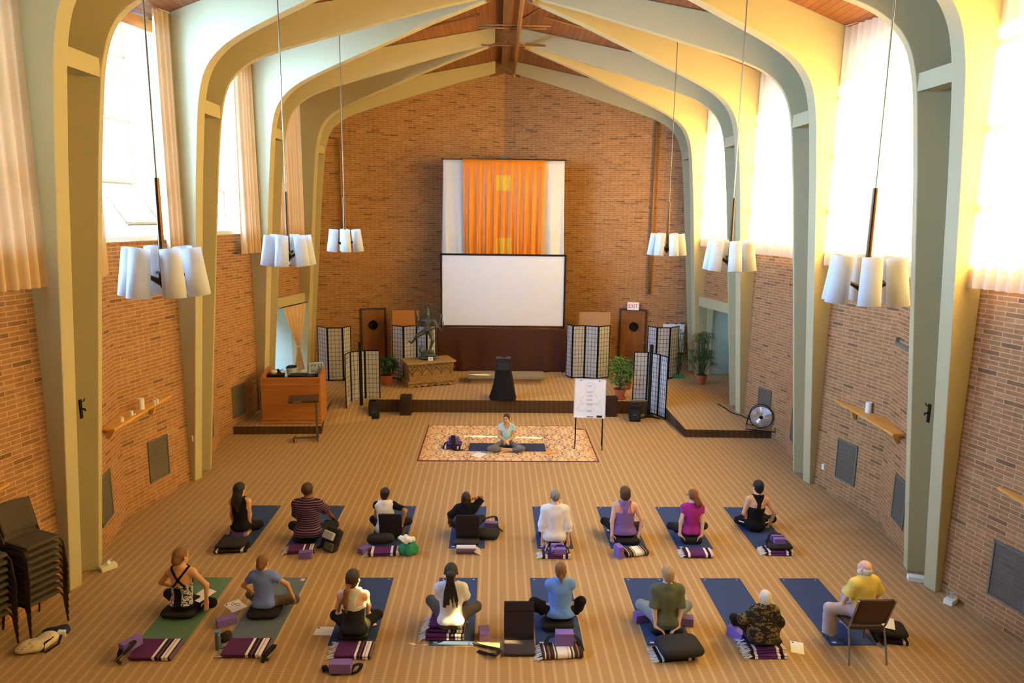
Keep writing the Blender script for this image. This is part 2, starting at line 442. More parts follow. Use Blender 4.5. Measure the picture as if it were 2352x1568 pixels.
# left, peach cloth drawn aside
a, c, b = bay_pts(0, -1); curtain('curtain', [a, c, b], CZ0, CZ1, PEACH, 'peach curtain closing the unseen window bay beside the balcony', seed=1)
a, c, b = bay_pts(1, -1); curtain('curtain', [lerp(c, b, .05), b], CZ0, CZ1, PEACH, 'broad peach curtain hanging above the stacked chairs', seed=2)
a, c, b = bay_pts(2, -1); curtain('curtain', part(a, c, 0, .62), CZ0, CZ1, PEACH, 'narrow strip of peach curtain beside the tilted open window', seed=3, amp=.035)
curtain('curtain', part(c, b, .72, 1), CZ0, CZ1, PEACH, 'peach curtain gathered beside the window above the candle shelf', seed=4, wl=.13)
a, c, b = bay_pts(3, -1); curtain('curtain', part(a, c, 0, .5), CZ0, CZ1, PEACH, 'sliver of peach curtain showing behind the second arch', seed=5, amp=.03)
curtain('curtain', part(c, b, .58, 1), CZ0, CZ1, PEACH, 'twisted peach curtain gathered over the brick above the console', seed=6, wl=.15)
a, c, b = bay_pts(4, -1); curtain('curtain', [a, c, b], CZ0, CZ1, PEACH, 'peach curtain fully closed across the window nearest the stage', seed=7)
# right, white sheers; the two panels of a window part in places by a finger's width
for i, gap, la, lb in ((0, None, 'white sheer curtain of the unseen bay, balcony half', 'white sheer curtain of the unseen bay, stage half'),
             (1, [(5.6, 6.75, .055), (7.4, 8.6, .055)], 'white sheer curtain in the nearest window, balcony half', 'white sheer curtain cut by the photo edge beside the nearest column'),
             (2, [(6.33, 6.5, .04)], 'white sheer curtain with its near edge hidden by the first arch', 'white sheer curtain above the shelf with one pillar candle'),
             (3, [(4.9, 6.5, .05)], 'white sheer curtain with its near edge hidden by the second arch', 'white sheer curtain above the chrome floor fan'),
             (4, [(6.6, 7.1, .05)], 'white sheer curtain with its near edge hidden by the third arch', 'white sheer curtain nearest the stage, above the green alcove')):
    a, c, b = bay_pts(i, 1)
    curtain('curtain', [a, c], CZR, CZ1, SHEER, la, amp=.035, seed=20+2*i, gap=gap, end=1); curtain('curtain', [c, b], CZR, CZ1, SHEER, lb, amp=.035, seed=21+2*i, gap=gap, end=0)

# ------------------------------------------------------------------ light
w = bpy.data.worlds.new('world'); sc.world = w; w.use_nodes = True
bg = w.node_tree.nodes['Background']; bg.inputs[0].default_value = (.70, .85, 1, 1); bg.inputs[1].default_value = 4
sd = bpy.data.lights.new('sun', 'SUN'); so = bpy.data.objects.new('sun', sd); COL.objects.link(so)
sd.energy = 240; sd.angle = math.radians(.53); sd.color = (1, .69, .21)
sdir = V((-1, .062, -.86)); so.rotation_euler = sdir.to_track_quat('-Z', 'Y').to_euler()
so.location = (20, 10, 20)
for i in range(0, 5):
    for s in (-1, 1):
        pl = bpy.data.lights.new('window_portal', 'AREA'); pl.shape = 'RECTANGLE'; pl.size = 4; pl.size_y = 3.6; pl.cycles.is_portal = True
        po = bpy.data.objects.new('window_portal', pl); COL.objects.link(po); po.location = (X0+s*7.35, YC[i]+2.15, 6.9)
        po.rotation_euler = V((-s, 0, 0)).to_track_quat('-Z', 'Z').to_euler()
        po.rotation_euler = (PI/2, 0, PI/2 if s > 0 else -PI/2)
for i in range(0, 5):
    al = bpy.data.lights.new('sky_fill_lamp', 'AREA'); al.shape = 'RECTANGLE'; al.size = 4.3; al.size_y = 4.8; al.energy = 10500; al.color = (.29, .57, 1)  # added area lamps beyond the left windows, strengthening the cool sky light
    ao = bpy.data.objects.new('sky_fill_lamp', al); COL.objects.link(ao); ao.location = (X0-11, YC[i]+2.15, 7.2); ao.rotation_euler = V((1, 0, -.18)).to_track_quat('-Z', 'Y').to_euler()
dl = bpy.data.lights.new('alcove_fill_lamp', 'AREA'); dl.shape = 'RECTANGLE'; dl.size = 1.2; dl.size_y = 1.6; dl.energy = 16; dl.color = (.85, .95, .9)  # added area lamp brightening the closed right alcove; no window is built there
do_ = bpy.data.objects.new('alcove_fill_lamp', dl); COL.objects.link(do_); do_.location = (X0+8.2, 20.75, 2.0); do_.rotation_euler = V((-.2, .9, -.3)).to_track_quat('-Z', 'Y').to_euler()
vs = sc.view_settings; vs.view_transform = 'Standard'; vs.look = 'None'; vs.exposure = -0.90; vs.gamma = 1
sc.cycles.use_denoising = True; sc.cycles.max_bounces = 8; sc.cycles.diffuse_bounces = 3; sc.cycles.transparent_max_bounces = 12
sc.cycles.sample_clamp_indirect = 20
# ------------------------------------------------------------------ furniture and fittings
def along(a, b):
    d = V((b.x-a.x, b.y-a.y, 0)).normalized(); return d, Matrix((d, V((-d.y, d.x, 0)), V((0, 0, 1)))).transposed()
PAPERW = cloth_translucent('screen_paper', 'e9e6e6', .45)
LAC = mat('black_lacquer', '15120f', .4, .1)
def shoji(tops, bots, z, label, cols=4, rows=13):
    P = [at(x, y, z) for x, y in bots]; H = sum(atY(x, y, p.y).z-z for (x, y), p in zip(tops, P))/len(P)
    c = sum(P, V())/len(P); t = thing('folding_screen', label, 'folding screen', c, 0, 'paper folding screens')
    for p, q in zip(P, P[1:]):
        d, rot = along(p, q); L = (q-p).length-.006; mid = (p+q)/2-c; B = rot.to_4x4()
        fr = MB()
        for u in (-L/2+.014, L/2-.014): fr.box((u, 0, H/2), (.028, .022, H))
        for zz in (.03, H-.015): fr.box((0, 0, zz), (L, .022, .03))
        f = fr.build('panel', LAC, t); B.translation = mid; f.matrix_local = B
        la = MB()
        for i in range(1, cols): la.box((-L/2+L*i/cols, 0, H/2), (.008, .014, H-.04))
        for i in range(1, rows): la.box((0, 0, H*i/rows), (L-.03, .014, .008))
        la.build('lattice', LAC, f)
        pa = MB(); pa.box((0, 0, H/2), (L-.03, .003, H-.05)); pa.build('paper', PAPERW, f)
    return t
shoji([(727.8, 749.3), (752.5, 750.6), (785, 750.6), (805.4, 747.5)], [(733, 868), (755, 875), (790, 874), (808, 868)], STG, 'paper folding screen on the stage beside the wooden console')
shoji([(792, 811.8), (804, 806.7), (839, 805.4), (872.4, 804)], [(796, 957), (807.4, 948), (840.6, 943), (875, 943)], 0, 'paper folding screen on the floor behind the left slim loudspeaker column')
shoji([(898.2, 747.2), (927.6, 746.7), (958.2, 746.2), (980, 747), (1001.5, 748)], [(902, 869), (928, 873), (958, 869), (981, 872), (1002, 869)], STG, 'paper folding screen behind the bronze statue')
shoji([(1302.3, 743), (1313.8, 745), (1341.8, 747.2), (1372, 749.3), (1399.7, 748)], [(1299.7, 863), (1312.5, 869), (1341, 868), (1371, 871), (1397.4, 867)], STG, 'four-panel paper folding screen on the stage behind the flip chart')
shoji([(1484.7, 747.2), (1505, 749.8), (1536.2, 751.8), (1558, 749.8)], [(1483, 866), (1504, 871), (1534, 871), (1554, 866)], STG, 'paper folding screen on the stage in front of the second whiteboard')
shoji([(1453.3, 808.5), (1486, 808), (1514, 813), (1531.9, 818.2)], [(1450, 946), (1483, 946.5), (1510, 955), (1528, 963)], 0, 'paper folding screen on the floor behind the right slim loudspeaker column')

# projection screen, hanging cloths
SY = 22.85
def sp(x, y, Y=SY): return atY(x, y, Y)
tl, tr, bl, br = sp(1011, 583), sp(1300, 583), sp(1012, 750), sp(1298, 751)
xa, xb, za, zb = (tl.x+bl.x)/2, (tr.x+br.x)/2, (bl.z+br.z)/2, (tl.z+tr.z)/2
t = thing('projection_screen', 'large white projection screen with a black border standing on the stage', 'projection screen', ((xa+xb)/2, SY, STG))
W, cz = xb-xa, (za+zb)/2-STG; HH = zb-za
m = MB(); m.box((0, 0, cz+.02), (W-.1, .02, HH-.06)); m.build('screen_surface', mat('screen_white', 'e6e5e9', .9, .01), t)
m = MB()
for s in (-1, 1): m.box((s*(W/2-.03), -.005, cz), (.06, .05, HH))
m.box((0, -.005, cz+HH/2-.03), (W, .05, .06)); m.box((0, 0, cz-HH/2+.01), (W, .04, .02)); m.build('border', BLACK, t)
for s in (-1, 1):
    m = MB(); m.box((s*(W/2-.04), .03, (za-STG)/2), (.05, .04, za-STG)); m.box((s*(W/2-.04), .05, .02), (.06, .5, .04)); m.build('leg', BLACKM, t)
# brown skirt cloth below the screen
def hang(name, x0, x1, z0, z1, Y, mtl, label, cat, amp=.03, wl=.3, parent=None, seed=0, flare=0, nu=90):
    rr = random.Random(seed); a = [rr.uniform(0, 6) for _ in range(5)]
    def fn(u, v):
        x = lerp(x0, x1, u)+flare*(u-.5)*v
        y = amp*v**.6*(math.sin(2*PI*x/wl+a[0]+math.sin(x*2.3+a[1]))+.5*math.sin(2*PI*x/(wl*.43)+a[2])*v+.4*math.sin(x*1.7+a[3]))
        return V((x, y, lerp(z1, z0, v)))
    m = MB(); m.grid(fn, nu, 24); o = m.build(name, mtl, parent, smooth=True, fix=False, loc=(0, Y, 0))
    md = o.modifiers.new('thick', 'SOLIDIFY'); md.thickness = .006
    return tag(o, label, cat) if label else o
SK = mat('brown_cloth', '4a2a20', .9, .08, 12)
hang('skirt_cloth', sp(1005, 750).x, sp(1300, 750).x, STG+.01, za-.02, SY-.13, SK, 'dark brown cloth hanging below the projection screen', 'cloth', .025, .9, seed=3)
WC = mat('white_cloth', 'ded7d0', .9, .03, 10); OC = mat('orange_silk', 'e2801c', .45, .02, 6); YC2 = mat('yellow_silk', 'e2a820', .5, .05, 6)
DY = 23.35
d0, d1 = sp(1018, 366, DY), sp(1297, 368, DY); o0, o1 = sp(1063, 366, DY), sp(1251, 367, DY)
hang('hanging_cloth', d0.x, d1.x, zb-.35, d0.z, DY, WC, 'long white cloth hung on the brick wall above the projection screen', 'cloth', .035, .5, seed=5, flare=.12)
oc = hang('silk_cloth', o0.x, o1.x, zb-.35, d0.z+.01, DY-.13, OC, 'orange silk cloth with two yellow squares hung over the white cloth', 'cloth', .05, .26, seed=8, flare=-.1, nu=160)
def patch(px0, px1, py0, py1):
    rr = random.Random(8); a = [rr.uniform(0, 6) for _ in range(5)]; x0, x1 = o0.x, o1.x; z1 = d0.z+.01; z0 = zb-.35
    q0, q1 = sp(px0, py0, DY-.13), sp(px1, py1, DY-.13)
    def fn(uu, vv):
        z = lerp(q0.z, max(q1.z, z0+.01), vv); v = (z1-z)/(z1-z0); X = lerp(q0.x, q1.x, uu)
        u = (X-x0-.05*v)/((x1-x0)-.1*v)
        x = lerp(x0, x1, u)+(-.1)*(u-.5)*v
        y = .05*v**.6*(math.sin(2*PI*x/.26+a[0]+math.sin(x*2.3+a[1]))+.5*math.sin(2*PI*x/(.26*.43)+a[2])*v+.4*math.sin(x*1.7+a[3]))
        return V((x, y-.012, z))
    m = MB(); m.grid(fn, 24, 8); o = m.build('square_patch', YC2, oc, smooth=True, fix=False); o['label'] = 'yellow silk square'
patch(1140, 1173, 402, 438); patch(1140, 1173, 546, 600)
m = MB(); m.tube([(d0.x-.06, DY+.03, d0.z+.015), (d1.x+.06, DY+.03, d1.z+.01)], .016); o = m.build('cloth_rod', BLACKM); tag(o, 'thin rod carrying the hanging white and orange cloths', 'rod')
q = sp(1158, 363, 24.6); m = MB(); m.box(q, (.2, .9, .12), bev=.01); tag(m.build('wall_bracket', mat('grey_metal', '7d7a74', .5, .05, metal=.4)), 'small grey bracket on the wall corner above the orange cloth', 'bracket')

# doors with portholes, exit sign
WOODD = wood_mat('door_wood', '7c4a22', 'a2672f', 2, 6, .4); DJ = wood_mat('door_jamb', '3d2414', '54341d', 2, 5)
def bw(x, y, s): return atP(x, y, (X0, 25.22), (X0+s*7, 25.22-7*.2969))
nd = [0]
def door(pl, pr, ptop, pport, pknob, s, label):
    nd[0] += 1; a, b = bw(pl, ptop, s), bw(pr, ptop, s); d, rot = along(a, b); W = (b-a).length; top = (a.z+b.z)/2; H = top-STG
    n = V((d.y, -d.x, 0)); c = (a+b)/2; c.z = STG
    t = bpy.data.objects.new('door_%d' % nd[0], None); COL.objects.link(t); M = rot.to_4x4(); M.translation = c+n*.02; t.matrix_world = M; t['kind'] = 'structure'
    m = MB(); m.box((0, 0, H/2), (W, .045, H)); m.build('leaf', WOODD, t)
    m = MB()
    for u in (-W/2-.03, W/2+.03): m.box((u, .0, H/2), (.06, .08, H+.06))
    m.box((0, 0, H+.03), (W+.12, .08, .06)); m.build('door_frame', DJ, t)
    q = bw(*pport, s)-c; u = q.dot(d); z = q.z
    m = MB(); m.cyl((u, -.028, z), (u, -.021, z), .15, seg=32); g = m.build('porthole', mat('dark_glass', '0d0b0a', .1, 0), t)
    m = MB(); m.tube([(u+.155*math.cos(i*PI/16), -.028, z+.155*math.sin(i*PI/16)) for i in range(32)], .012, 6, True); m.build('porthole_ring', BLACKM, g)
    q = bw(*pknob, s)-c; m = MB(); m.sph((q.dot(d), -.07, q.z), .035); m.cyl((q.dot(d), -.07, q.z), (q.dot(d), -.02, q.z), .015); m.build('door_knob', STEEL, t)
door(831, 882, 711, (857, 746), (880, 779), -1, '')
door(1428, 1483, 713, (1456, 750), (1479, 786), 1, '')
def text_mesh(body, size, ext, font=None):
    cu = bpy.data.curves.new('lettering', 'FONT'); cu.body = body; cu.size = size; cu.extrude = ext; cu.align_x = 'CENTER'; cu.align_y = 'CENTER'
    o = bpy.data.objects.new('lettering_tmp', cu); COL.objects.link(o); dg = bpy.context.evaluated_depsgraph_get(); dg.update()
    me = bpy.data.meshes.new_from_object(o.evaluated_get(dg)); bpy.data.objects.remove(o); me.name = 'lettering'; return me
a, b = bw(1441.5, 702, 1), bw(1468, 703, 1); d, rot = along(a, b); n = V((d.y, -d.x, 0)); c = (a+b)/2+n*.05
t = thing('exit_sign', 'lit white EXIT sign with two side lamps above the right porthole door', 'exit sign'); M = rot.to_4x4(); M.translation = c; t.matrix_world = M
w_ = (b-a).length; h_ = w_*.66
m = MB(); m.box((0, 0, 0), (w_, .08, h_), bev=.008); m.build('housing', mat('sign_white', 'f4efe9', .5, 0, emis=.35), t)
me = text_mesh('EXIT', h_*.78, .004); me.materials.append(mat('exit_red', 'd8232a', .5, 0, emis=.3)); o = bpy.data.objects.new('lettering', me); COL.objects.link(o); o.parent = t
o.rotation_euler = (PI/2, 0, 0); o.location = (0, -.044, 0); o.scale = (.78, 1, 1)
for s in (-1, 1):
    m = MB(); m.cyl((s*(w_/2+.06), -.06, -.02), (s*(w_/2+.06), .02, -.02), .05, .03, 16); m.cyl((s*(w_/2), 0, 0), (s*(w_/2+.05), 0, -.01), .015); m.build('lamp_head', STEEL, t)
# pipes
def run(name, pts, r, label, mtl=PIPE, cat='pipe'):
    m = MB()
    for p in pts if isinstance(pts[0][0], (list, tuple, Vector)) else [pts]: m.tube(p, r, 8)
    return tag(m.build(name, mtl, smooth=True), label, cat)
zp = 9.93; mx = .22
run('sprinkler_pipe', [[(mx, 3, zp), (mx, 23.6, zp)], [(mx, 23.55, zp), (mx, 23.55, zp-.16)]], .05, 'main sprinkler pipe running along under the ridge')
for y, lb in ((20.3, 'cross pipe in front of the ridge block farther from the camera'), (18.2, 'short cross pipe beside the nearer ridge block')):
    run('branch_pipe', [[(-.75 if y > 18 else -.6, y, zp+.07), (1.0 if y > 18 else .3, y, zp+.07)]], .022, lb)
for y0, lb in ((14.2, 'slanting sprinkler branch under the nearer roof bay'), (18.6, 'slanting sprinkler branch under the roof bay by the back wall')):
    sl = lambda x: deck_z(x)-.07
    run('branch_pipe', [[(-2.6, y0, sl(2.6)), (-.75, y0, sl(.75)), (-.75, y0, zp+.1), (mx, y0, zp+.1)], [(mx, y0, zp+.1), (.9, y0, zp+.1), (.9, y0, sl(.9)), (2.8, y0, sl(2.8))], [(mx, y0-1.2, zp), (1.05, y0-1.9, sl(1.05)-.06)]], .024, lb)
for s, pts, lb in ((1, [(1510, 275), (1499, 675)], 'rusty brown pipe running down the right half of the back wall'), (-1, [(779, 318), (781, 548)], 'thin brown pipe running down the left half of the back wall')):
    P = [bw(x, y, s) for x, y in pts]; n = V((-s*.2845, -.958, 0)); P = [p+n*.09 for p in P]; P[1].x, P[1].y = P[0].x, P[0].y
    if s < 0: P = [bw(750, 318, s)+n*.09]+P
    if s < 0: P[0].z = P[1].z
    run('wall_pipe', P, .045 if s > 0 else .03, lb)
# -------- stage things
def obox(name, p0, p1, depth, z0, z1, mtl, parent=None, bev=0, back=True):
    """box whose front bottom edge runs p0-p1 and which reaches depth behind it"""
    d, rot = along(p0, p1); m = MB(); L = (p1-p0).length; nrm = V((-d.y, d.x, 0))
    c = (p0+p1)/2+nrm*depth/2; m.box((0, 0, (z1-z0)/2), (L, depth, z1-z0), bev=bev)
    o = m.build(name, mtl, parent); M = rot.to_4x4(); M.translation = V((c.x, c.y, z0)); o.matrix_world = M; return o
# carved chest
p0, p1 = at(939, 892, STG), at(1043.6, 883, STG); d, rot = along(p0, p1); L = (p1-p0).length; hC = atY(935, 834, p0.y).z-STG; dep = .75; nrm = V((-d.y, d.x, 0))
CH = wood_mat('carved_wood', '7d5c33', 'b08a52', 0, 14, .6, 0, 3); CHD = wood_mat('carved_dark', '4c3520', '6b4d2c', 0, 14, .6, 0, 3)
t = thing('wooden_chest', 'carved tan wooden chest carrying the bronze statue', 'chest'); M = rot.to_4x4(); M.translation = V(((p0+p1)/2+nrm*dep/2).to_tuple()); M.translation.z = STG; t.matrix_world = M
m = MB(); m.prism([(-L/2+.05, -dep/2+.06, .06), (L/2-.05, -dep/2+.06, .06), (L/2-.01, -dep/2+.01, hC-.06), (-L/2+.01, -dep/2+.01, hC-.06)], (0, dep-.07, 0)); m.build('body', CH, t)
m = MB(); m.box((0, 0, hC-.03), (L+.1, dep+.08, .06), bev=.012); m.build('lid', CH, t)
m = MB(); m.box((0, -.01, .17), (L+.06, dep+.04, .05), bev=.01)
n_ = 14; zz = .06
pts = [(-L/2-.02, -dep/2-.0, .15)]+[(-L/2+L*i/n_/1.0, -dep/2, zz-(.05 if i % 2 else .0)) for i in range(n_+1)]+[(L/2+.02, -dep/2, .15)]
m.prism(pts, (0, .04, 0)); m.prism([(-L/2-.01, -dep/2, .15), (-L/2-.01, -dep/2, .02), (-L/2-.01, dep/2, .02), (-L/2-.01, dep/2, .15)], (.04, 0, 0)); m.prism([(L/2-.03, -dep/2, .15), (L/2-.03, -dep/2, .02), (L/2-.03, dep/2, .02), (L/2-.03, dep/2, .15)], (.04, 0, 0)); m.build('plinth', CH, t)
m = MB(); yy = -dep/2-.012
for i in range(5):
    x = -L/2+.12+(L-.24)*i/4
    for k in range(-1, 2, 2):
        m.tube([(x+k*.0, yy, hC-.34), (x+k*.05, yy, hC-.27), (x+k*.10, yy, hC-.22), (x+k*(L-.24)/8, yy, hC-.17)], .012, 6)
    m.sph((x, yy, hC-.38), (.02, .012, .035), 8); m.sph((x, yy, hC-.22), (.025, .012, .03), 8)
for i in range(40):
    x = -L/2+.06+(L-.12)*((i*.618) % 1); m.sph((x, yy+.003, hC-.085-.09*R.random()), (.022, .01, .014), 6)
for i in range(26):
    x = -L/2+.04+(L-.08)*((i*.618) % 1); m.sph((x, -dep/2-.008, .06+.07*R.random()), (.025, .01, .016), 6)
m.build('carving', CHD, t)
# stone slab bench
p0, p1 = at(1076, 880, STG), at(1249, 880, STG); L = (p1-p0).length
t = thing('slab_bench', 'low grey stone slab on a wooden base behind the black draped stand', 'bench', ((p0.x+p1.x)/2, p0.y, STG))
m = MB(); m.box((0, .26, .08), (L*.93, .5, .16)); m.build('base', wood_mat('bench_base', '9a7142', 'b98a55', 0, 6), t)
m = MB(); m.box((0, .3, .2), (L*1.02, .78, .085), bev=.01); m.build('slab', mat('grey_stone', '8c7f6c', .7, .08, 20), t)
# black draped stand with a loudspeaker box
q = at(1155.5, 914, STG); zt = atY(1156, 850, q.y).z; ztop = atY(1156, 818, q.y+.1).z
BC = mat('black_cloth', '131114', .9, .15, 8)
t = thing('draped_stand', 'tall stand wrapped in black cloth at the stage edge', 'stand', (q.x, q.y, STG))
m = MB(); rr = random.Random(3); hz = zt-STG
def fn(u, v):
    a = 2*PI*u; z = hz*(1-v); w = .23+.15*v**1.3; f = 1+.05*v*math.sin(a*7+1)+.04*math.sin(a*3+5*v)
    k = max(abs(math.cos(a)), abs(math.sin(a)))**.6
    return V((w*math.cos(a)/k*f, .8*w*math.sin(a)/k*f, z if v < .97 else .004))
m.grid(fn, 64, 20); m.poly([fn(i/64, 0) for i in range(64)]); m.build('black_drape', BC, t, smooth=True)
t = thing('loudspeaker', 'black loudspeaker box standing on the black draped stand', 'loudspeaker', (q.x, q.y, zt))
hh = .36
m = MB(); m.prism([(-.22, -.17, .004), (.22, -.17, .004), (.20, -.14, hh), (-.20, -.14, hh)], (0, .32, 0)); m.build('cabinet', mat('speaker_black', '1c1d22', .45, .06), t, bev=.02)
m = MB(); m.box((0, -.165, .16), (.34, .02, .22), (math.radians(-4), 0, 0), bev=.006); m.build('grille', mat('speaker_grille', '2a2b30', .8, .2, 300), t)
m = MB(); m.tube([(-.06, -.06, hh), (-.05, -.05, hh+.035), (.05, -.05, hh+.035), (.06, -.06, hh)], .01); m.build('handle', BLACKM, t)
# flip chart
f0, f1 = at(1319.5, 1031), at(1382.5, 1034); d, rot = along(f0, f1); L = (f1-f0).length
t = thing('flip_chart', 'white flip chart easel with a drawn seated figure and chant words', 'easel'); M = rot.to_4x4(); c = (f0+f1)/2; M.translation = c; t.matrix_world = M
zb_, zt_ = atY(1352, 958, c.y+.1).z, atY(1355, 869, c.y+.25).z; BW = L*1.13; BH = zt_-zb_; tilt = math.radians(8)
Bm = Matrix.Translation((0, .1, zb_)) @ Matrix.Rotation(-tilt, 4, 'X')
m = MB(); m.box((0, 0, BH/2), (BW, .02, BH), bev=.004); bo = m.build('board', mat('board_white', 'f3f2f6', .4, .01), t); bo.matrix_local = Bm
m = MB()
for s in (-1, 1): m.box((s*BW/2, 0, BH/2), (.018, .03, BH))
m.box((0, 0, BH), (BW, .03, .02)); m.build('rim', mat('board_rim', 'c9c6cc', .5, .02), bo)
m = MB(); m.box((0, -.035, 0), (BW, .07, .015)); m.build('tray', WHITE, bo)
m = MB(); m.box((BW*.32, -.03, .03), (.13, .05, .05), bev=.006); o = m.build('eraser', BLACK); o.matrix_world = M @ Bm; tag(o, 'black board eraser on the flip chart tray', 'eraser')
for i, (u, cc, nm) in enumerate(((-.02, '252535', 'dark marker pen on the flip chart tray, middle of three'), (.06, '3a2a2a', 'dark marker pen on the flip chart tray nearest the eraser'), (-.09, 'e6e2e6', 'pale marker pen on the flip chart tray farthest from the eraser'))):
    m = MB(); m.cyl((u-.035, -.035, .017), (u+.035, -.035, .017), .009); o = m.build('marker_pen', mat('pen'+cc, cc, .4, 0)); o.matrix_world = M @ Bm; tag(o, nm, 'pen', 'marker pens on the tray')
for u in (-.3, .3):
    m = MB(); m.cyl((u*BW, -.016, BH-.035), (u*BW, -.01, BH-.035), .014); m.build('clip_knob', BLACK, bo)
INK = mat('marker_ink', 'cac8d4', .8, 0)
def ink(pts, closed=False): m = MB(); m.tube([(x, -.0125, z) for x, z in pts], .003, 5, closed); m.build('drawing', INK, bo)
S_ = BH; cx_ = .0
def ell(x, z, a, b, t0, t1, n=26, r=0): return [(x+(a*math.cos(lerp(t0, t1, i/n))*math.cos(r)-b*math.sin(lerp(t0, t1, i/n))*math.sin(r)), z+a*math.cos(lerp(t0, t1, i/n))*math.sin(r)+b*math.sin(lerp(t0, t1, i/n))*math.cos(r)) for i in range(n+1)]
ink(ell(cx_, S_*.79, S_*.125, S_*.125, math.radians(-50), math.radians(230)))
for s in (-1, 1):
    ink([(cx_+s*S_*.08, S_*.69), (cx_+s*S_*.16, S_*.56), (cx_+s*S_*.24, S_*.45), (cx_+s*S_*.255, S_*.41), (cx_+s*S_*.22, S_*.385), (cx_+s*S_*.16, S_*.375)])
    ink(ell(cx_+s*S_*.18, S_*.26, S_*.15, S_*.085, 0, 2*PI, 30, -s*.45), False)
for wd, zf in (('OM', .81), ('HAM', .655), ('YAM', .555), ('RAM', .45), ('VAM', .34), ('LAM', .165)):
    me = text_mesh(wd, S_*.088, .0008); me.materials.append(mat('marker_text', 'a3a1b0', .8, 0)); o = bpy.data.objects.new('lettering', me); COL.objects.link(o); o.parent = bo; o.rotation_euler = (PI/2, 0, 0); o.location = (cx_-.01, -.0118, S_*zf); o.scale = (.8, 1, 1)
for s, p in ((-1, f0), (1, f1)):
    u = s*L/2; m = MB(); m.cyl((u, 0, .01), (u*.98, .1, zb_-.005), .011, .013); m.cyl((u, 0, 0), (u, 0, .03), .016); m.build('leg', BLACKM, t)
for s in (-1, 1): m = MB(); m.cyl((s*L*.485, .34, .0), (s*L*.48, .15, zb_+.1), .01); m.build('leg', BLACKM, t)
# second whiteboard, cork boards
q = atY(1546, 775, 23.2); h0 = atY(1546, 809, 23.2).z; h1 = atY(1546, 744, 23.2).z; wq = (atY(1571, 775, 23.2).x-atY(1522, 775, 23.2).x)
t = thing('whiteboard_easel', 'second whiteboard easel with blue clips behind the stage folding screen', 'easel', (q.x, 23.2, STG))
m = MB(); m.box((0, 0, (h0+h1)/2-STG), (wq, .03, h1-h0)); m.build('board', mat('board_white', 'f3f2f6'), t)
m = MB(); m.box((0, -.03, h0-STG-.03), (wq, .08, .05)); m.build('tray', BLACK, t)
for u in (-.3, .1, .4): m = MB(); m.box((u*wq, -.005, h1-STG+.02), (.07, .04, .05)); m.build('clip', mat('blue_plastic', '2f5fa8', .4, 0), t)
for s in (-1, 1): m = MB(); m.cyl((s*wq*.42, 0, 0), (s*wq*.42, 0, h0-STG), .015); m.build('leg', BLACKM, t)
for s, xs, top, yb, cc, lb in ((-1, (899, 959), 712, 23.25, 'c98343', 'orange tan cork board standing behind the screen by the statue'), (1, (1328, 1400), 716, 23.3, 'b08a6c', 'tan cork board with a wooden edge behind the four-panel screen')):
    a, b = atY(xs[0], top, yb), atY(xs[1], top, yb); t = thing('cork_board', lb, 'board', ((a.x+b.x)/2, yb, STG)); H = a.z-STG; W = b.x-a.x
    m = MB(); m.box((0, 0, H/2+.04), (W, .03, H-.08)); m.build('panel', mat('cork'+cc, cc, .95, .06, 120), t)
    m = MB()
    for u in (-W/2, W/2+.02): m.box((u, .01, H/2), (.04, .05, H))
    m.box((0, .01, .03), (W, .3, .06)); m.build('frame', wood_mat('board_frame', 'b07334', 'cf9248', 2, 5), t)

# console desk
p0, p1 = at(602, 975, .2), at(738.5, 973.5, .2); d, rot = along(p0, p1); L = (p1-p0).length; hC = atY(599, 868, p0.y).z-.2; dep = .85; nrm = V((-d.y, d.x, 0))
DW = wood_mat('console_wood', '9a5a2b', 'bf7a3e', 0, 5, .4); t = thing('console_desk', 'reddish wooden control console with moulded front panels', 'desk'); M = rot.to_4x4(); M.translation = (p0+p1)/2+nrm*dep/2; M.translation.z = .2; t.matrix_world = M
y0 = -dep/2
m = MB(); m.box((0, y0+.03, hC/2), (L-.04, .05, hC)); m.build('front_panel', DW, t)
for s in (-1, 1):
    m = MB(); x = s*(L/2-.03); m.prism([(x-.025, y0+.01, 0), (x-.025, dep/2, 0), (x-.025, dep/2, hC+.13), (x-.025, dep/2-.15, hC+.13), (x-.025, y0+.06, hC)], (.05, 0, 0)); m.build('side_panel', DW, t)
m = MB()
for z in (.05, .14): m.box((0, y0, z), (L+.03, .05, .045), bev=.01)
for z in (hC-.3, hC-.33, hC-.17, hC-.03): m.box((0, y0+.0, z), (L+.02, .03, .022), bev=.008)
m.box((0, y0+.004, hC*.44), (L, .02, .012)); m.build('moulding', wood_mat('console_trim', 'a9632f', 'c98544', 0, 5, .4), t)
m = MB(); m.box((0, .05, hC-.16), (L-.08, dep-.2, .03)); m.build('desktop', DW, t)
TM = M.copy(); hT = .2+hC-.145
def on_desk(u, v, dz=0): p = TM @ V((u, v, 0)); return V((p.x, p.y, hT+dz))
def stick(o, u, v): o.location = on_desk(u, v); return o
m = MB(); m.box((-.2, 0, .07), (.42, .35, .14), bev=.01); m.box((.15, .02, .06), (.25, .3, .12), bev=.01); o = m.build('audio_mixer', BLACK); tag(stick(o, .3, .0), 'black audio equipment on the wooden console', 'audio equipment')
m = MB(); m.box((0, 0, .12), (.42, .26, .02)); m.box((0, .0, .055), (.4, .24, .11)); o = m.build('laptop_case', BLACK); tag(stick(o, -.48, .1), 'black case lying on the far left of the wooden console', 'case')
m = MB(); m.lathe([(.06, 0), (.085, .05), (.07, .09), (.05, .1), (.0, .1)], 16); o = m.build('bowl', mat('cream_ceramic', 'e8dcc4', .4, .03)); o.location = on_desk(-.52, .13, .13); tag(o, 'small cream bowl on the black case', 'bowl')
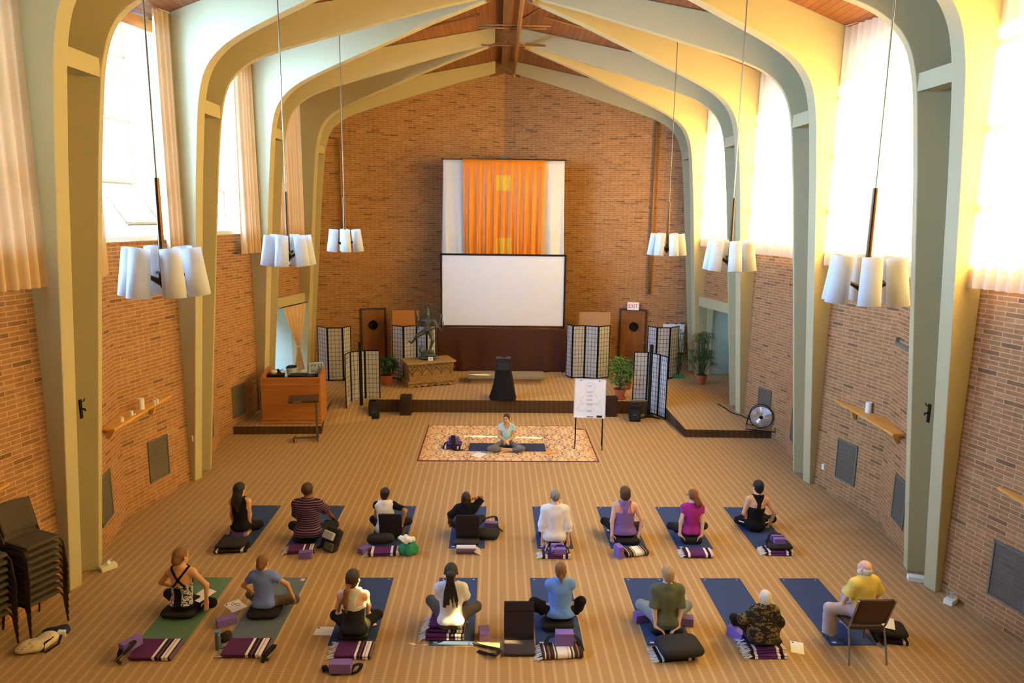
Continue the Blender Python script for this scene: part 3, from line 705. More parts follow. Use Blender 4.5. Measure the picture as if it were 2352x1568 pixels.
t = thing('tub', 'pale blue plastic tub full of black cables on the console', 'tub', on_desk(-.1, .26)); m = MB(); m.lathe([(.11, .002), (.14, .26), (.15, .27), (.15, .25)], 20); m.build('tub_body', mat('pale_blue_plastic', 'b8c8d6', .5, .03), t)
m = MB(); rr = random.Random(4)
for i in range(9): a = rr.uniform(0, 6); m.tube([(.11*math.cos(a+k*.5), .11*math.sin(a+k*.5), .24+.06*abs(math.sin(k+i))) for k in range(6)], .012, 6)
m.build('cables', BLACK, t, smooth=True)
t = thing('tape_dispenser', 'white curved dispenser on the console beside the tub', 'dispenser', on_desk(.2, .28)); m = MB(); m.tube([(.10*math.cos(a/10*PI)*1.1, 0, .03+.10*math.sin(a/10*PI)) for a in range(2, 10)], .028, 8); m.box((0, 0, .02), (.32, .1, .04), bev=.01); m.build('dispenser_body', WHITE, t, smooth=True)
t = thing('box_fan', 'pale blue box fan on the back of the console', 'fan', on_desk(.50, .30)); t.rotation_euler = (0, 0, .5); t.scale = (.8, .8, .8)
m = MB()
for s in (-1, 1): m.box((s*.21, 0, .24), (.04, .14, .48)); m.box((0, 0, .24+s*.22), (.42, .14, .04))
m.build('case', mat('fan_blue', 'a9c4dc', .5, .03), t)
m = MB()
for i in range(5):
    a = i*2*PI/5; m.box((.09*math.cos(a), 0, .24+.09*math.sin(a)), (.16, .012, .09), Euler((0, -a, 0)).to_matrix() @ Euler((.5, 0, 0)).to_matrix())
m.cyl((0, -.03, .24), (0, .03, .24), .04); m.build('blades', mat('fan_blue_dark', '8fb0cc', .5, .03), t)
m = MB()
for r in (.05, .1, .15, .19): m.tube([(r*math.cos(i*PI/12), -.065, .24+r*math.sin(i*PI/12)) for i in range(24)], .004, 5, True)
for i in range(6): a = i*PI/6; m.cyl((-.19*math.cos(a), -.065, .24-.19*math.sin(a)), (.19*math.cos(a), -.065, .24+.19*math.sin(a)), .004, seg=5)
m.build('grille', WHITE, t)
# over-bed table on wheels
q0, q1 = at(673.5, 1012), at(733, 1009); d, rot = along(q0, q1); L = (q1-q0).length; zt = atY(700, 917, q0.y).z
t = thing('wheeled_stand', 'small wheeled stand with a dark brown top before the console', 'table'); M = rot.to_4x4(); M.translation = (q0+q1)/2; t.matrix_world = M
GM = mat('grey_steel', '6d675c', .4, .05, metal=.5)
m = MB(); m.box((-.02, 0, zt), (L*1.15, .34, .05), (math.radians(14), 0, 0), bev=.01); o = m.build('table_top', mat('dark_laminate', '4b2f22', .4, .05), t)
m = MB(); m.box((-.15, -.172, zt-.03), (.2, .006, .018), (math.radians(14), 0, 0)); o = m.build('handle', STEEL, t)
m = MB(); m.box((L/2-.04, 0, zt/2+.03), (.05, .04, zt-.1)); m.build('post', GM, t)
m = MB(); m.box((0, -.0, .07), (L, .04, .035)); m.box((L/2-.03, 0, .07), (.04, .4, .035)); m.box((-L/2+.03, 0, .07), (.04, .3, .035)); m.build('base', GM, t)
for u in (-L/2+.03, L/2-.03):
    for v in (-.15, .15): m = MB(); m.cyl((u-.012, v, .028), (u+.012, v, .028), .028); m.cyl((u, v, .03), (u, v, .07), .01); m.build('caster', BLACK, t)
# slim column loudspeakers with subwoofers
def column_speaker(pole, top, sub0, sub1, side, l1, l2):
    b = at(*pole); H = atY(pole[0], top, b.y).z
    t = thing('column_loudspeaker', l1, 'loudspeaker', b, 0, 'slim column loudspeakers')
    m = MB(); m.box((0, 0, H/2+.03), (.085, .085, H-.06), bev=.008); m.build('column', BLACK, t)
    m = MB(); m.prism([(-.12, -.1, 0), (.12, -.1, 0), (.08, .1, 0), (-.08, .1, 0)], (0, 0, .07))
    for a in (-2.5, -.6, 1.4): m.prism([V((math.cos(a)*r-math.sin(a)*w, math.sin(a)*r+math.cos(a)*w, 0)) for r, w in ((.03, -.04), (.34, -.03), (.34, .03), (.03, .04))], (0, 0, .035))
    m.build('base', mat('dark_grey_plastic', '2a2a2d', .5, .05), t)
    a, c = at(*sub0), at(*sub1); W = c.x-a.x; H = .46
    t = thing('subwoofer', l2, 'loudspeaker', ((a.x+c.x)/2+side*.07, (a.y+c.y)/2+.12, 0), side*.12, 'floor subwoofers')
    m = MB(); m.box((0, 0, H/2), (W, .36, H), bev=.03); m.build('cabinet', BLACK, t)
    m = MB(); m.box((0, -.183, H*.45), (W*.8, .01, H*.6), bev=.003); g = m.build('grille', mat('speaker_grille', '2a2b30'), t)
    m = MB(); m.box((0, -.19, H*.42), (W*.34, .006, .02)); m.build('badge', STEEL, g)
    m = MB(); m.box((0, 0, H+.01), (W*.5, .08, .03), bev=.01); m.build('handle', BLACKM, t)
column_speaker((831, 952), 785, (839, 962), (865, 959), 1, 'slim black loudspeaker column beside the wooden console', 'black subwoofer on the floor beside the left loudspeaker column')
column_speaker((1489, 957), 791, (1452, 967), (1478, 968), -1, 'slim black loudspeaker column beside the flip chart', 'black subwoofer on the floor beside the right loudspeaker column')
DB = wood_mat('dark_box_wood', '241712', '33211a', 2, 6)
for (xa_, xb_, yb_, yt_), lb in (((920, 946, 951, 908), 'small dark wooden box at the stage edge below the chest'), ((1392, 1418, 957, 912), 'small dark wooden box at the stage edge behind the flip chart')):
    a, b = at(xa_, yb_), at(xb_, yb_); a.y = b.y = min(a.y, 18.72); H = atY(xa_, yt_+5, a.y).z
    t = thing('pedestal_box', lb, 'box', ((a.x+b.x)/2, a.y+.16, 0), 0, 'dark boxes at the stage edge'); W = b.x-a.x
    m = MB(); m.box((0, 0, H/2), (W*.94, .28, H)); m.build('body', DB, t)
    m = MB(); m.box((0, 0, H+.015), (W, .31, .03), bev=.005); m.build('lid', DB, t)
# plants
LEAFS = [mat('leaf_green', '4c7a34', .6, .25, 8), mat('leaf_dark', '2f4f2a', .6, .25, 8), mat('leaf_pale', '6f8f58', .6, .2, 8)]
TERRA = mat('terracotta', 'b5603c', .8, .08, 12); SOIL = mat('soil', '33251a', .95, .2, 60)
def pot(t, r, h, mtl=TERRA):
    m = MB(); m.lathe([(r*.68, 0), (r*.95, h*.8), (r*1.05, h*.8), (r*1.08, h), (r*.95, h), (r*.9, h*.86)], 24, cap=False); m.poly([(r*.68*math.cos(-i*PI/12), r*.68*math.sin(-i*PI/12), .001) for i in range(24)]); m.build('pot', mtl, t)
    m = MB(); m.cyl((0, 0, h*.8), (0, 0, h*.88), r*.9, seg=20); m.build('soil', SOIL, t)
def leaf(m, p, d, L, w, droop=.3, n=4):
    d = d.normalized(); side = d.cross(V((0, 0, 1)));
    if side.length < .1: side = V((1, 0, 0))
    side.normalize(); prev = None
    for i in range(n+1):
        s = i/n; q = p+d*L*s-V((0, 0, droop*L*s*s)); ww = w*math.sin(PI*min(.98, .08+s*.92))
        cur = (m.bm.verts.new(q-side*ww), m.bm.verts.new(q+side*ww))
        if prev: m.bm.faces.new((prev[0], prev[1], cur[1], cur[0]))
        prev = cur
def bush(px, py, ptop, wid, z, label, mtl, n=420, L=.09, w=.025, seed=1, rp=.16, hp=.26):
    q = at(px, py, z); rr = random.Random(seed); H = atY(px, ptop, q.y).z-z; rad = wid/2
    t = thing('potted_plant', label, 'plant', q); pot(t, rp, hp)
    m = MB()
    for i in range(14):
        a = rr.uniform(0, 2*PI); r = rad*.7*rr.random(); m.tube([(0, 0, hp*.8), (r*.5*math.cos(a), r*.5*math.sin(a), (hp+H)/2), (r*math.cos(a), r*math.sin(a), hp+(H-hp)*rr.uniform(.6, .95))], .006, 5)
    m.build('stems', LEAFS[1], t)
    m = MB(); cz = hp+(H-hp)*.55
    for i in range(n):
        while True:
            v = V((rr.uniform(-1, 1), rr.uniform(-1, 1), rr.uniform(-1, 1)))
            if .15 < v.length < 1: break
        p = V((v.x*rad, v.y*rad, cz+v.z*(H-hp)*.5)); dd = V((v.x, v.y, rr.uniform(-.2, .8)))+V((rr.uniform(-.6, .6), rr.uniform(-.6, .6), 0)); leaf(m, p, dd, L*rr.uniform(.7, 1.3), w, .3, 3)
    m.build('leaves', mtl, t, fix=False); return t
t = bush(1423, 914, 823, .78, STG, 'bushy green plant in a terracotta pot at the stage edge', LEAFS[0], 700, .1, .028, 1, .17, .28)
m = MB(); m.lathe([(.17, .0), (.2, .03), (.19, .035), (.16, .012)], 24); m.build('saucer', TERRA, t)
bush(889, 882, 822, .6, STG, 'dark leafy plant in a brown pot between two folding screens', LEAFS[1], 420, .16, .03, 2, .2, .3)
q = at(1440, 893, STG); t = thing('snake_plant', 'upright snake plant behind the bushy green plant', 'plant', q); pot(t, .14, .22); rr = random.Random(9); m = MB()
for i in range(16):
    a = rr.uniform(0, 6.28); b = V((.07*math.cos(a), .07*math.sin(a), .2)); leaf(m, b, V((math.cos(a)*.22, math.sin(a)*.22, 1)), rr.uniform(.6, 1.0), .03, 0, 5)
m.build('leaves', LEAFS[1], t, fix=False)
q = at(1610, 882, STG); t = thing('papyrus_plant', 'tall feathery papyrus in a terracotta pot before the green alcove', 'plant', q); pot(t, .17, .3); rr = random.Random(12); m = MB(); st = MB()
for i in range(46):
    a = rr.uniform(0, 6.28); ln = rr.uniform(.45, 1.5); sp_ = rr.uniform(.05, .5)*(1.75-ln); top = V((sp_*math.cos(a), sp_*math.sin(a), .28+ln*(1-.25*sp_))); b = V((.05*math.cos(a), .05*math.sin(a), .25))
    st.tube([b, lerp(b, top, .5)+V((0, 0, .06)), top], .006, 5)
    for k in range(16):
        aa = k*2*PI/16+rr.random(); leaf(m, top, V((math.cos(aa), math.sin(aa), rr.uniform(.1, .9))), rr.uniform(.2, .36), .008, .9, 4)
st.build('stems', LEAFS[1], t); m.build('leaves', LEAFS[1], t, fix=False)
q = at(1583, 872, STG); t = thing('papyrus_plant', 'papyrus in a low green tray beside the farthest right column', 'plant', q+V((-.28, .3, 0))); m = MB(); m.box((0, 0, .05), (.4, .26, .1), bev=.01); m.build('tray', mat('green_tray', '3f8a55', .5, .05), t); rr = random.Random(15); m = MB(); st = MB()
for i in range(20):
    a = rr.uniform(0, 6.28); ln = rr.uniform(.6, 1.6); top = V((.3*math.cos(a)*rr.random(), .2*math.sin(a), ln)); st.tube([(0, 0, .08), lerp(V((0, 0, .08)), top, .5)+V((0, 0, .05)), top], .006, 5)
    for k in range(14): aa = k*2*PI/14+rr.random(); leaf(m, top, V((math.cos(aa), math.sin(aa), rr.uniform(0, .6))), rr.uniform(.15, .28), .006, .7, 4)
st.build('stems', LEAFS[1], t); m.build('leaves', LEAFS[1], t, fix=False)
t = thing('potted_sprig', 'small wilting plant in an orange pot at the end of the console', 'plant', on_desk(-.45, .31)); pot(t, .07, .12); rr = random.Random(5); m = MB()
for i in range(9): a = rr.uniform(0, 6.28); leaf(m, V((0, 0, .1)), V((math.cos(a)*.6, math.sin(a)*.6, 1)), rr.uniform(.2, .42), .03, .5, 4)
m.build('leaves', LEAFS[0], t, fix=False)

# knotted curtain at the left opening
a, b = atP(652, 708, (-6.7, 20.9), (-6.25, 22.5)), atP(704, 694, (-6.7, 20.9), (-6.25, 22.5)); k_ = atP(686, 795, (-6.7, 20.9), (-6.25, 22.5)); zb_ = atP(692, 850, (-6.7, 20.9), (-6.25, 22.5)).z
t = thing('knotted_curtain', 'peach curtain tied in a knot at the left side opening', 'curtain', (0, 0, 0)); zt = (a.z+b.z)/2
def fnk(u, v):
    vk = .62; p = lerp(a, b, u); z = lerp(zt, zb_, v)
    if v < vk: s = v/vk; w = 1-.9*s**1.25
    else: s = (v-vk)/(1-vk); w = .1+.42*s
    c0 = lerp((a+b)/2, V((k_.x, k_.y, 0)), min(1, v/vk)); q = V((c0.x, c0.y, 0))+(V((p.x, p.y, 0))-V(((a.x+b.x)/2, (a.y+b.y)/2, 0)))*w
    dd = (b-a).normalized(); nn = V((-dd.y, dd.x, 0)); return V((q.x, q.y, z))+nn*(.035*math.sin(u*34)*min(1, w+.25))
m = MB(); m.grid(fnk, 90, 30); m.build('cloth', PEACH, t, smooth=True, fix=False)
m = MB(); kz = lerp(zt, zb_, .62); m.sph((k_.x+.0, k_.y, kz), (.08, .1, .07), 12); m.build('knot', PEACH, t, smooth=True)
m = MB(); dd = (b-a).normalized(); m.tube([V((a.x, a.y, zt+.02))-dd*.25, V((b.x, b.y, zt+.02))+dd*.2], .015); m.build('rod', BLACKM, t)
# right alcove door panel and closer
p = atP(1604, 705, (6.9, 20.9), (6.45, 22.5)); 
m = MB(); m.box((7.5, 22.3, 1.55), (.06, 1.3, 2.4), (0, 0, .0)); m.build('wall_alcove_panel', ALC)['kind'] = 'structure'
# -------- wall fittings
def wallseg(i, s, far):
    yc = YC[i]; n0, c, n1 = V((X0+s*6.47, yc+.38, 0)), V((X0+s*6.85, yc+2.15, 0)), V((X0+s*6.47, yc+3.92, 0)); return (c, n1) if far else (n0, c)
GR = mat('grille_metal', '7b7466', .6, .2, 200, metal=.2); GRF = mat('grille_frame', '7b7466', .6, .08, metal=.2); SLAT = mat('radiator_slat', 'b9bcc0', .4, .05, metal=.6); DARK = mat('dark_recess', '1d1b18', .9, 0)
def on_wall(name, i, s, far, t, z, label, cat, off=0, group=None):
    a, b = wallseg(i, s, far); d = (b-a).normalized(); n = V((-d.y, d.x, 0));
    if n.x*s > 0: n = -n
    e = thing(name, label, cat, (0, 0, 0), 0, group); ex = V((-n.y, n.x, 0)); M = Matrix((-ex, -n, V((0, 0, 1)))).transposed().to_4x4(); M.translation = lerp(a, b, t)+n*off+V((0, 0, z)); e.matrix_world = M; return e
def grille(i, s, far, t, label):
    e = on_wall('wall_grille', i, s, far, t, .39, label, 'grille', 0, 'wall heater grilles'); w, h = .56, .8
    m = MB()
    for u in (-1, 1): m.box((u*(w/2-.012), -.01, h/2), (.024, .03, h))
    for u in (.012, h-.012): m.box((0, -.01, u), (w, .03, .024))
    m.build('grille_frame', GRF, e)
    m = MB(); m.box((0, .02, h/2), (w-.03, .004, h-.03)); m.build('backing', DARK, e); m = MB()
    for k in range(9): m.box((0, .008, .06+k*.085), (w-.04, .004, .03), (.5, 0, 0))
    m.build('fin', mat('heater_fin', '4b463d', .7, .1), e)
    if s > 0 and far:
        m = MB()
        for k in range(5): m.box((.06, .0, .32+k*.085), (.26, .02, .012), (.3, 0, 0))
        m.build('louvre', SLAT, e)
    m = MB(); N = 20; st = w/N
    for k in range(-int(h/st)-1, N+1):
        for sg in (1, -1):
            x0 = -w/2+k*st; z0 = 0.; x1 = x0+h; z1 = h
            if x0 < -w/2: z0 = -w/2-x0; x0 = -w/2
            if x1 > w/2: z1 = h-(x1-w/2); x1 = w/2
            if x1 <= x0: continue
            L = math.hypot(x1-x0, z1-z0); m.box((sg*(x0+x1)/2, -.012, (z0+z1)/2), (L, .003, .0085), (0, -sg*math.atan2(z1-z0, x1-x0), 0))
    m.build('mesh_screen', GR, e)
for i, s, far, t_, lb in ((2, -1, True, .5, 'dark heater grille under the candle shelf with six candles'), (2, -1, False, .42, 'dark heater grille half hidden by the nearest left column'), (2, 1, True, .5, 'heater grille with bright louvres between outlet and wall fold'), (2, 1, False, .42, 'dark heater grille edge beside the nearest right column'),
                          (1, 1, True, .43, 'heater grille with bright louvres cut by the photo edge'), (3, -1, True, .48, 'dark heater grille beside the wooden console'), (3, -1, False, .42, 'dark heater grille edge behind the second left column'), (3, 1, True, .5, 'heater grille behind the chrome floor fan'), (3, 1, False, .42, 'dark heater grille edge beside the second right column')):
    grille(i, s, far, t_, lb)
SHW = wood_mat('shelf_wood', 'cf8f3a', 'e6ab57', 1, 5, .45)
def wax_candle(p, r, h, label, g):
    t = thing('candle', label, 'candle', p, 0, g); m = MB(); m.lathe([(r, 0), (r, h), (r*.8, h-.004), (0.001, h-.006)], 18); m.build('wax', mat('candle_wax', 'f3ede2', .5, .02), t, smooth=False); m = MB(); m.cyl((0, 0, h-.008), (0, 0, h+.012), .0025, seg=5); m.build('wick', BLACK, t)
def shelf(i, s, tip, corner, near, nearb, label, brk, z=None):
    a, b = wallseg(i, s, True); yc = YC[i]
    z = z or 1.75
    c = V((X0+s*6.85, yc+2.15, 0)); far = lerp(c, b, tip); nb_a, nb_b = wallseg(i, s, False); nb = lerp(nb_b, nb_a, near)
    inn = V((-s, 0, 0)); fo = far+inn*.04; no = nb+inn*.2
    t = thing('wall_shelf', label, 'shelf', V((c.x, c.y, z))); o = V((c.x, c.y, 0))
    m = MB(); m.prism([V((p.x, p.y, 0))-o+inn*.008 for p in (far, fo, no, nb, c)], (0, 0, .04)); m.build('board', SHW, t)
    for f in brk:
        p = lerp(no, fo, f); q = p-o
        back = V((s*.0, 0, 0)); m = MB(); dx = s*(.05+.2*(1-abs(f-.45)*2)) if True else 0
        xw = (X0+s*(6.47+.38*(1-abs((p.y-yc-2.15)/1.77))))-o.x
        m.prism([(q.x+s*.04, q.y-.02, 0), (xw-s*.012, q.y-.02, 0), (xw-s*.012, q.y-.02, -.2), (xw-s*.06, q.y-.02, -.2), ((q.x+s*.04)*.6+(xw-s*.06)*.4, q.y-.02, -.07)], (0, .04, 0)); m.build('bracket', SHW, t)
    return z+.04
z2 = shelf(2, -1, .74, 0, .52, 0, 'honey wood shelf with six candles on the left wall fold', (.1, .42, .75), 1.90)
z2 = shelf(2, 1, .74, 0, .52, 0, 'honey wood shelf with one pillar candle on the right wall fold', (.1, .42, .75), 1.90)
shelf(1, -1, .6, 0, .42, 0, 'honey wood shelf tip above the stacked chairs', (.1, .42, .75), 1.90)
shelf(1, 1, .6, 0, .42, 0, 'honey wood shelf tip cut by the photo edge', (.1, .42, .75), 1.90)
for (x, y, r, h), lb in (((325, 939, .055, .2), 'tall white pillar candle on the left wall shelf'), ((280, 968, .03, .09), 'small white candle nearest the column end of the left shelf'), ((302.5, 954.5, .028, .09), 'small white candle at the wall fold on the left shelf'), ((355, 928, .028, .085), 'small white candle of the far pair, nearer the pillar candle'), ((361.5, 925.5, .027, .085), 'small white candle of the far pair, farther from the pillar candle'), ((309, 952, .018, .02), 'tiny white tealight between pillar and fold candles')):
    wax_candle(at(x, y, z2), r, h, lb, 'candles on the left shelf')
for (x, y, r, h), lb in (((1994, 947, .055, .2), 'tall white pillar candle on the right wall shelf'), ((1971, 934, .028, .085), 'small white candle beside the pillar candle on the right shelf'), ((2347, 1124, .03, .1), 'small white candle on the shelf cut by the photo edge')):
    wax_candle(at(x, y, z2), r, h, lb, 'candles on the right shelves')
e = on_wall('power_outlet', 2, 1, True, .86, .40, 'white power outlet on the right brick wall', 'outlet'); m = MB(); m.box((0, -.006, .06), (.075, .012, .12), bev=.003); m.build('plate', WHITE, e); m = MB(); m.box((0, -.013, .085), (.03, .004, .03)); m.box((0, -.013, .035), (.03, .004, .03)); m.build('socket', mat('socket_grey', 'cfcfca', .5, 0), e)
e = on_wall('angle_bracket', 2, 1, False, .62, 3.35, 'grey steel angle bracket on the brick beside the nearest right column', 'bracket'); m = MB(); m.box((0, -.03, 0), (1.1, .05, .05)); m.box((.52, -.03, .05), (.03, .05, .12)); m.build('bracket_bar', mat('grey_metal', '7d7a74'), e)
q = atP(443.5, 1006, (-6.35, 13.84), (0, 12.12)); m = MB(); m.box((0, 0, 0), (.02, .05, .12), bev=.004); o = m.build('light_switch', WHITE, loc=q+V((0, -.01, 0))); tag(o, 'white light switch on the second left column', 'switch')
for s, px, py, lb in ((-1, 184, 938, 'black wall hook in the gap of the nearest left column'), (1, 2151, 948, 'black wall hook in the gap of the nearest right column')):
    q = atY(px, py, 10.0); q.x = s*6.2; t = thing('wall_hook', lb, 'hook', (X0+s*6.22, 9.98, q.z), 0, 'black hooks on the columns'); m = MB(); m.box((0, 0, 0), (.02, .05, .28)); m.build('hook_plate', BLACKM, t); m = MB(); m.tube([(0, 0, .1), (-s*.05, 0, .12), (-s*.07, 0, .16)], .008); m.tube([(0, 0, 0), (-s*.06, 0, 0), (-s*.06, 0, -.03)], .014); m.build('hook_arm', BLACKM, t)
# floor fan
q = at(1746, 985, .21); t = thing('floor_fan', 'round chrome floor fan on the right platform', 'fan', q, -.36); r = .28; hz = .34
CHR = mat('chrome', 'e4e7ec', .32, .02, metal=.85)
m = MB()
for y in (-.09, .09): m.tube([(r*math.cos(i*PI/20), y, hz+r*math.sin(i*PI/20)) for i in range(40)], .012, 6, True)
m.build('cage_rim', BLACKM, t)
m = MB()
for k in range(60): a = k*PI/30; m.tube([(.05*math.cos(a), -.13, hz+.05*math.sin(a)), (r*.6*math.cos(a), -.135, hz+r*.6*math.sin(a)), (r*math.cos(a), -.09, hz+r*math.sin(a))], .0035, 4)
for rr_ in (.09, .14, .19, .24): m.tube([(rr_*math.cos(i*PI/16), -.125, hz+rr_*math.sin(i*PI/16)) for i in range(32)], .003, 4, True)
m.build('cage_wires', CHR, t)
m = MB()
for k in range(3):
    a0 = k*2*PI/3+.4; P = []
    for s_ in range(7): a = a0+s_*.31; P.append(((.06*math.cos(a), -.04+.012*s_, hz+.06*math.sin(a)), ((r-.02)*math.cos(a), -.05+.02*s_, hz+(r-.02)*math.sin(a))))
    for (p, q_), (p2, q2) in zip(P, P[1:]): m.poly([p, q_, q2, p2])
m.build('blades', CHR, t, smooth=True)
m = MB(); m.cyl((0, -.06, hz), (0, .12, hz), .07, .09); m.cyl((0, -.14, hz), (0, -.06, hz), .04); m.build('hub', BLACKM, t)
m = MB(); m.tube([(-r-.02, .0, hz), (-r-.05, -.02, .15), (-r-.07, -.2, .02), (r+.07, -.2, .02), (r+.05, -.02, .15), (r+.02, 0, hz)], .014, 8); m.tube([(-r-.05, 0, .14), (-r-.02, .22, .015), (r+.02, .22, .015), (r+.05, 0, .14)], .014, 8); m.build('stand', BLACKM, t)
run('power_cable', [at(1752, 983, .215), at(1738, 984, .212), at(1728, 989, .208), at(1725, 991, .207)], .008, 'thin black cord of the chrome floor fan', BLACK, 'cord')
run('cable', [V((6.42, 17.6, .265)), V((6.28, 17.95, .295)), V((6.08, 18.15, .312)), V((6.02, 18.5, .34)), V((5.92, 18.85, .362))], .014, 'black cable skirting the third right column', BLACK, 'cable')

# tissue boxes
def tissue(px, py, rz, label, c='efe3bf', dims=(.23, .12, .07), tuft=True, blue=False):
    t = thing('tissue_box', label, 'tissue box', at(px, py), rz, 'tissue boxes on the floor'); m = MB(); m.box((0, 0, dims[2]/2), dims, bev=.003); b = m.build('carton', mat('carton'+c, c, .7, .03, 40), t)
    if blue: m = MB(); m.sph((dims[0]*.32, -dims[1]/2, dims[2]*.5), (.035, .002, .018), 14); m.build('printed_logo', mat('logo_blue', '2c5f9e', .6, 0), b)
    if tuft:
        m = MB(); m.grid(lambda u, v: V(((u-.5)*.09*(1+.5*v), .03*math.sin(u*7+v*3)*(.4+v), dims[2]-.004+.07*v+.015*math.sin(u*9))), 12, 8); m.build('tissue', PAPER, t, smooth=True, fix=False)
tissue(249, 1306, .9, 'cream tissue box at the foot of the nearest left column')
tissue(2109, 1333, -.35, 'long white tissue box with a blue mark between two right column legs', 'eef0ea', (.3, .12, .07), False, True)
tissue(2184, 1383, .6, 'white tissue box with pulled tissue beside the right brick wall', 'efeedd')

# -------- pendant lights
SHADE = cloth_translucent('opal_shade', 'fafafa', .45)
def pendant(x, y, label, a0):
    z0 = 4.62; t = thing('pendant_light', label, 'pendant light', (x, y, z0), a0, 'six-shade pendant lights')
    top = min(deck_z(x), 9.6)-z0
    m = MB(); m.cyl((0, 0, 1.15), (0, 0, top+.2), .0095, seg=8); m.build('rod', mat('rod_metal', '85786a', .35, .05, metal=.7), t)
    m = MB(); m.cyl((0, 0, .22), (0, 0, 1.16), .030, .026, 14); m.build('stem_sleeve', mat('brass_sleeve', '533820', .3, .1, metal=.8), t)
    m = MB(); m.lathe([(.005, .05), (.035, .09), (.05, .15), (.045, .22), (.03, .25)], 14); m.build('hub', BRONZE, t, smooth=True)
    for k in range(6):
        a = k*PI/3; c, s = math.cos(a), math.sin(a); r = .33
        m = MB(); m.tube([(.02*c, .02*s, .12), (.1*c, .1*s, .17), (.2*c, .2*s, .215), (r*c-.05*c, r*s-.05*s, .23)], [.03, .024, .018, .016], 8); m.build('arm', BRONZE, t, smooth=True)
        m = MB(); H = .48; m.lathe([(.101, 0), (.108, .002), (.095, H), (.088, H), (.1, .01)], 24, cap=False)
        sh = m.build('shade', SHADE, t, smooth=True); sh.location = (r*c, r*s, 0); sh.rotation_euler = (Matrix.Rotation(a, 4, 'Z') @ Matrix.Rotation(math.radians(-7), 4, 'Y')).to_euler()
        m = MB(); m.sph((0, 0, .28), (.032, .032, .05), 10); m.cyl((0, 0, .2), (0, 0, .25), .02); m.build('bulb', mat('bulb_glass', 'fbf3e4', .3, 0), sh)
for k, y in enumerate((7.15, 11.45, 15.75)):
    for s in (-1, 1):
        pendant(-3.62 if s < 0 else 3.52, y, ['nearest', 'middle', 'farthest'][k]+' white six-shade pendant light of the '+('peach-curtain' if s < 0 else 'sheer-curtain')+' side row', .18+.3*k)
# ------------------------------------------------------------------ people: one smooth surface grown from blended volumes
A_ = lambda v: np.array([v[0], v[1], v[2]], dtype=np.float32)
def n_(v): return v/max(1e-6, np.linalg.norm(v))
def cap(a, b, ra, rb=None, k=.03, lab=0, flat=False, sq=None): return dict(t='c', a=A_(a), b=A_(b), ra=ra, rb=ra if rb is None else rb, k=k, lab=lab, flat=flat, sq=sq)
def ell(c, r, ax=None, k=.03, lab=0): return dict(t='e', c=A_(c), r=np.array(r, np.float32), ax=np.array(ax, np.float32) if ax is not None else np.eye(3, dtype=np.float32), k=k, lab=lab)
def grow(p, e):
    q = dict(p)
    if q['t'] == 'c': q['ra'] = q['ra']+e; q['rb'] = q['rb']+e
    else: q['r'] = q['r']+e
    return q
def bbox(p):
    if p['t'] == 'c':
        m = max(p['ra'], p['rb']); return np.minimum(p['a'], p['b'])-m, np.maximum(p['a'], p['b'])+m
    m = float(max(p['r'])); return p['c']-m, p['c']+m
def pdist(p, X, Y, Z):
    if p['t'] == 'c':
        a, b = p['a'], p['b']; d = b-a; L2 = float(d@d)+1e-9
        px, py, pz = X-a[0], Y-a[1], Z-a[2]
        if p['sq'] is not None:
            n, s = p['sq']; q = (px*n[0]+py*n[1]+pz*n[2])*(1/s-1); px = px+n[0]*q; py = py+n[1]*q; pz = pz+n[2]*q
        t0 = (px*d[0]+py*d[1]+pz*d[2])/L2; t = np.clip(t0, 0, 1)
        o = np.sqrt((px-d[0]*t)**2+(py-d[1]*t)**2+(pz-d[2]*t)**2)-(p['ra']+(p['rb']-p['ra'])*t)
        if p['sq'] is not None: o = o*min(1, p['sq'][1]*1.3)
        if p['flat']: o = np.maximum(o, (t0-1)*math.sqrt(L2))
        return o
    px, py, pz = X-p['c'][0], Y-p['c'][1], Z-p['c'][2]; ax, r = p['ax'], p['r']
    q = [(px*ax[i][0]+py*ax[i][1]+pz*ax[i][2])/r[i] for i in range(3)]
    k0 = np.sqrt(q[0]**2+q[1]**2+q[2]**2)+1e-6; k1 = np.sqrt((q[0]/r[0])**2+(q[1]/r[1])**2+(q[2]/r[2])**2)+1e-6
    return k0*(k0-1)/k1
def sdf(prims, h, clip=None, subs=()):
    lo = np.min([bbox(p)[0] for p in prims], axis=0)-3*h; hi = np.max([bbox(p)[1] for p in prims], axis=0)+3*h
    n = np.ceil((hi-lo)/h).astype(int)+1
    Fd = np.full(n, 9., np.float32); gx, gy, gz = [lo[i]+h*np.arange(n[i], dtype=np.float32) for i in range(3)]
    for p in prims:
        a, b = bbox(p); i0 = np.maximum(0, ((a-lo)/h-6).astype(int)); i1 = np.minimum(n, ((b-lo)/h+8).astype(int))
        sl = tuple(slice(i0[i], i1[i]) for i in range(3)); X, Y, Z = gx[sl[0]][:, None, None], gy[sl[1]][None, :, None], gz[sl[2]][None, None, :]
        d = pdist(p, X, Y, Z).astype(np.float32); f = Fd[sl]; k = p['k']
        hh = np.maximum(k-np.abs(f-d), 0)/k; Fd[sl] = np.minimum(f, d)-hh*hh*k*.25
    X, Y, Z = gx[:, None, None], gy[None, :, None], gz[None, None, :]
    for p in subs: Fd = np.maximum(Fd, -pdist(p, X, Y, Z))
    if clip is not None: Fd = np.maximum(Fd, clip(X, Y, Z))
    return surf(Fd, lo, h)
